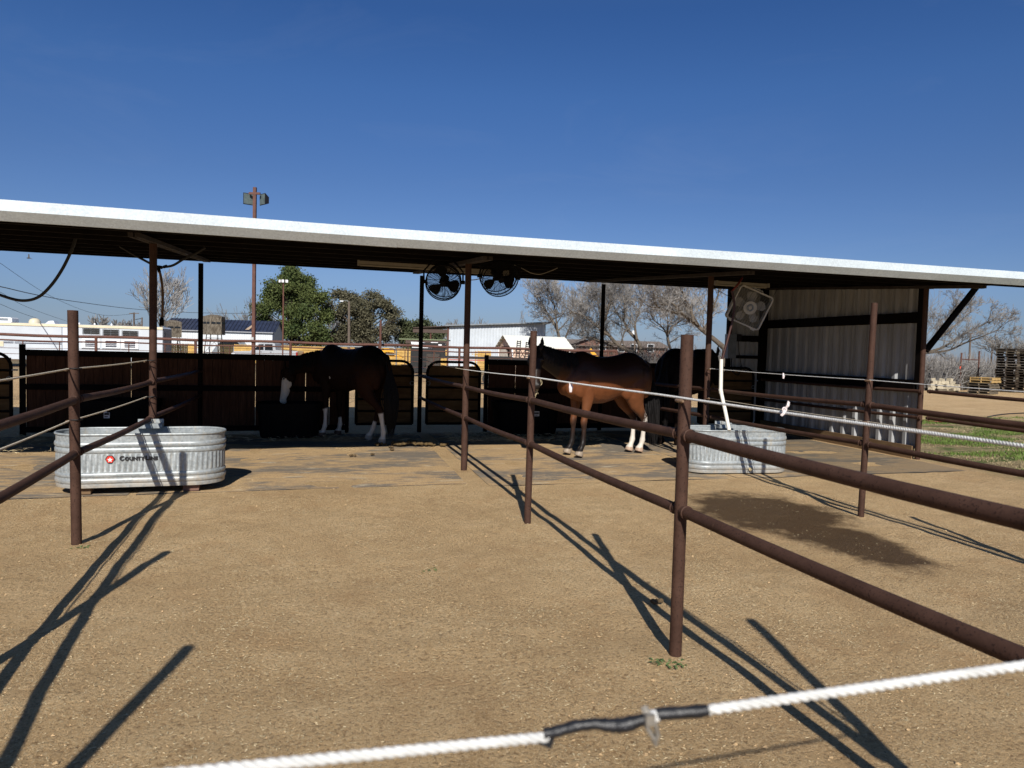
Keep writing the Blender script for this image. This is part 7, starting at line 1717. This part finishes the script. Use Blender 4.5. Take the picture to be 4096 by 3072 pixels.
for row, (n, z) in enumerate(((9, .14), (8, .31), (5, .47), (3, .61))):
    for k in range(n):
        x = -.82 + 1.64 * (k + .5) / n + rnd.uniform(-.05, .05); x *= (1 - .1 * row); y = -.30 + .12 * row + rnd.uniform(-.1, .12)
        c = pb + EX * x + EY * y + Vector((0, 0, z)); sx, sy, sz = rnd.uniform(.09, .15), rnd.uniform(.09, .14), rnd.uniform(.07, .095); rot = Matrix.Rotation(rnd.uniform(0, 3.1), 3, 'Z') @ Matrix.Rotation(rnd.uniform(-.2, .2), 3, 'X')
        mb = MB(); vs = []
        for ix in (-1, 1):
            for iy in (-1, 1):
                for iz in (-1, 1): vs.append(rot @ Vector((ix * sx * rnd.uniform(.8, 1.1), iy * sy * rnd.uniform(.8, 1.1), iz * sz * rnd.uniform(.85, 1.05))) + c)
        mb.faces(vs, [(0, 1, 3, 2), (4, 6, 7, 5), (0, 4, 5, 1), (2, 3, 7, 6), (0, 2, 6, 4), (1, 5, 7, 3)])
        nm = ['bottom', 'second', 'third', 'top'][row]; lab = 'pale rough stone, %s from the left in the %s row of the heap' % (['first', 'second', 'third', 'fourth', 'fifth', 'sixth', 'seventh', 'eighth', 'ninth'][k], nm)
        solo(mb, 'stone', M['stone'], lab, 'stone', 'pale stones heaped on a pallet')
t = thing('brace_posts', spot(3850, 40), 'pair of rusty fence posts joined by a cross pipe, red tag on the left one', 'fence')
for (a, yt, d) in ((3847, 1411, 40), (3918, 1404, 41)):
    q = spot(a, d); mb = MB(); mb.tube([(q.x, q.y, q.z - .2), (q.x, q.y, zat(a, yt, d))], .042, 8); mb.build('post', M['pipe_far'], t, True)
mb = MB(); mb.tube([at_depth(3850, 1437, 40), at_depth(3916, 1440, 41)], .03, 8); mb.build('cross_pipe', M['pipe_far'], t, True)
for yy in (1457, 1473, 1492):
    mb = MB(); mb.tube([at_depth(3850, yy, 40), at_depth(4120, yy + 4, 45)], .006, 4); mb.tube([at_depth(3847, yy, 40), at_depth(3640, yy - 2, 44)], .006, 4); mb.build('fence_wire', M['grey_metal'], t)
mb = MB(); c = at_depth(3840, 1471, 39.9); mb.box(c, (.07, .05, .16)); tg = mb.build('red_tag', plain('red_orange_tag', (.65, .10, .06), .6), t); mb = MB(); mb.box(c + Vector((0, 0, .17)), (.05, .05, .16)); mb.build('dark_clip', M['black'], t)
mb = MB(); mb.tube(curve([at_z(3640, 1672, .02), at_z(3735, 1686, .02), at_z(3830, 1684, .02), at_z(3900, 1677, .02), at_z(3925, 1681, .02)]), .016, 6); solo(mb, 'red_hose', M['hose_red'], 'red hose lying on the dirt at the edge of the grass', 'hose', None, True)
mb = MB(); mb.tube(curve([at_z(3950, 1668, .02), at_z(3990, 1660, .02), at_z(4040, 1655, .02), at_z(4150, 1650, .02)]), .018, 6); solo(mb, 'dark_hose', M['rubber'], 'dark hose lying on the dirt beyond the red hose', 'hose', None, True)
# ---- utility poles, wires, bird
for (a, yt, d, r_, lab) in ((536, 1250, 95, .13, 'short utility pole standing behind the trailer rear'), (568, 1270, 105, .12, 'second shorter utility pole left of the bare tree'), (2538, 1296, 75, .10, 'grey utility pole with a transformer can among the bare trees'), (3879, 1332, 90, .13, 'distant utility pole behind the wind-swept bare tree'), (3968, 1360, 110, .13, 'distant utility pole left of the far round tree')):
    q = spot(a, d); t = thing('utility_pole', q, lab, 'utility pole', 'distant utility poles'); mb = MB(); zt = zat(a, yt, d); mb.tube([(q.x, q.y, q.z - .2), (q.x, q.y, zt)], [r_, r_ * .8], 8); mb.build('pole', plain('pole_wood', (.13, .10, .08), .9), t, True)
    mb = MB()
    if a == 2538: mb.tube([(q.x - .22, q.y, zt - 1.2), (q.x - .22, q.y, zt - .7)], .15, 10); mb.build('transformer', M['white_metal'], t, True)
    elif a == 568: mb.tube([(q.x - .9, q.y, zt - .35), (q.x - .3, q.y, zt - .2), (q.x, q.y, zt - .1)], .05, 5); mb.build('arm', M['dark_wire'], t, True)
    else: mb.bar((q.x - .6, q.y, zt - .15), (q.x + .6, q.y, zt - .1), .1, .1); mb.build('cross_arm', plain('arm_wood', (.13, .10, .08), .9), t)
for k, (pts, r_) in enumerate((([(-60, 1010, 60), (0, 1052, 62), (180, 1172, 75), (330, 1240, 88), (430, 1262, 92), (536, 1255, 95)], .018), ([(-60, 1138, 40), (0, 1146, 42), (150, 1180, 55), (300, 1206, 72), (536, 1236, 95), (760, 1250, 98), (980, 1253, 98), (1120, 1245, 98), (1300, 1225, 98)], .03), ([(-60, 1150, 60), (0, 1168, 62), (90, 1220, 75), (200, 1262, 92), (285, 1290, 105)], .018), ([(-60, 1196, 70), (0, 1216, 74), (80, 1250, 90), (145, 1272, 104)], .022))):
    mb = MB(); mb.tube(curve([at_depth(*q) for q in pts], 6), r_, 5)
    solo(mb, 'power_line', M['dark_wire'], ['thin wire slanting down from the top left to a utility pole', 'twisted power line running from far left past the pine', 'faint wire passing behind the hanging hose loop', 'lowest dark wire meeting the white trailer roof'][k], 'power line', 'power lines in the left sky', True)
c = at_depth(114, 1032, 38); mb = MB()
blob(mb, c, (.10, .04, .035), 8); mb.faces([c + Vector((-.02, 0, .02)), c + Vector((.05, 0, .02)), c + Vector((.03, .02, .22)), c + Vector((-.02, .02, .20)), c + Vector((-.02, .015, .02)), c + Vector((.05, .015, .02)), c + Vector((.03, .03, .22)), c + Vector((-.02, .03, .20))], [(0, 1, 2, 3), (7, 6, 5, 4), (0, 4, 5, 1), (1, 5, 6, 2), (2, 6, 7, 3), (3, 7, 4, 0)])
mb.faces([c + Vector((.06, 0, .01)), c + Vector((.17, 0, -.035)), c + Vector((.17, 0, -.055)), c + Vector((.06, 0, -.02)), c + Vector((.06, .03, .01)), c + Vector((.17, .03, -.035)), c + Vector((.17, .03, -.055)), c + Vector((.06, .03, -.02))], [(0, 1, 2, 3), (7, 6, 5, 4), (0, 4, 5, 1), (2, 6, 7, 3), (1, 5, 6, 2)]); solo(mb, 'bird', plain('bird_grey', (.06, .055, .05), .8), 'small dark bird flying in the sky above the trailer', 'bird', None, True)
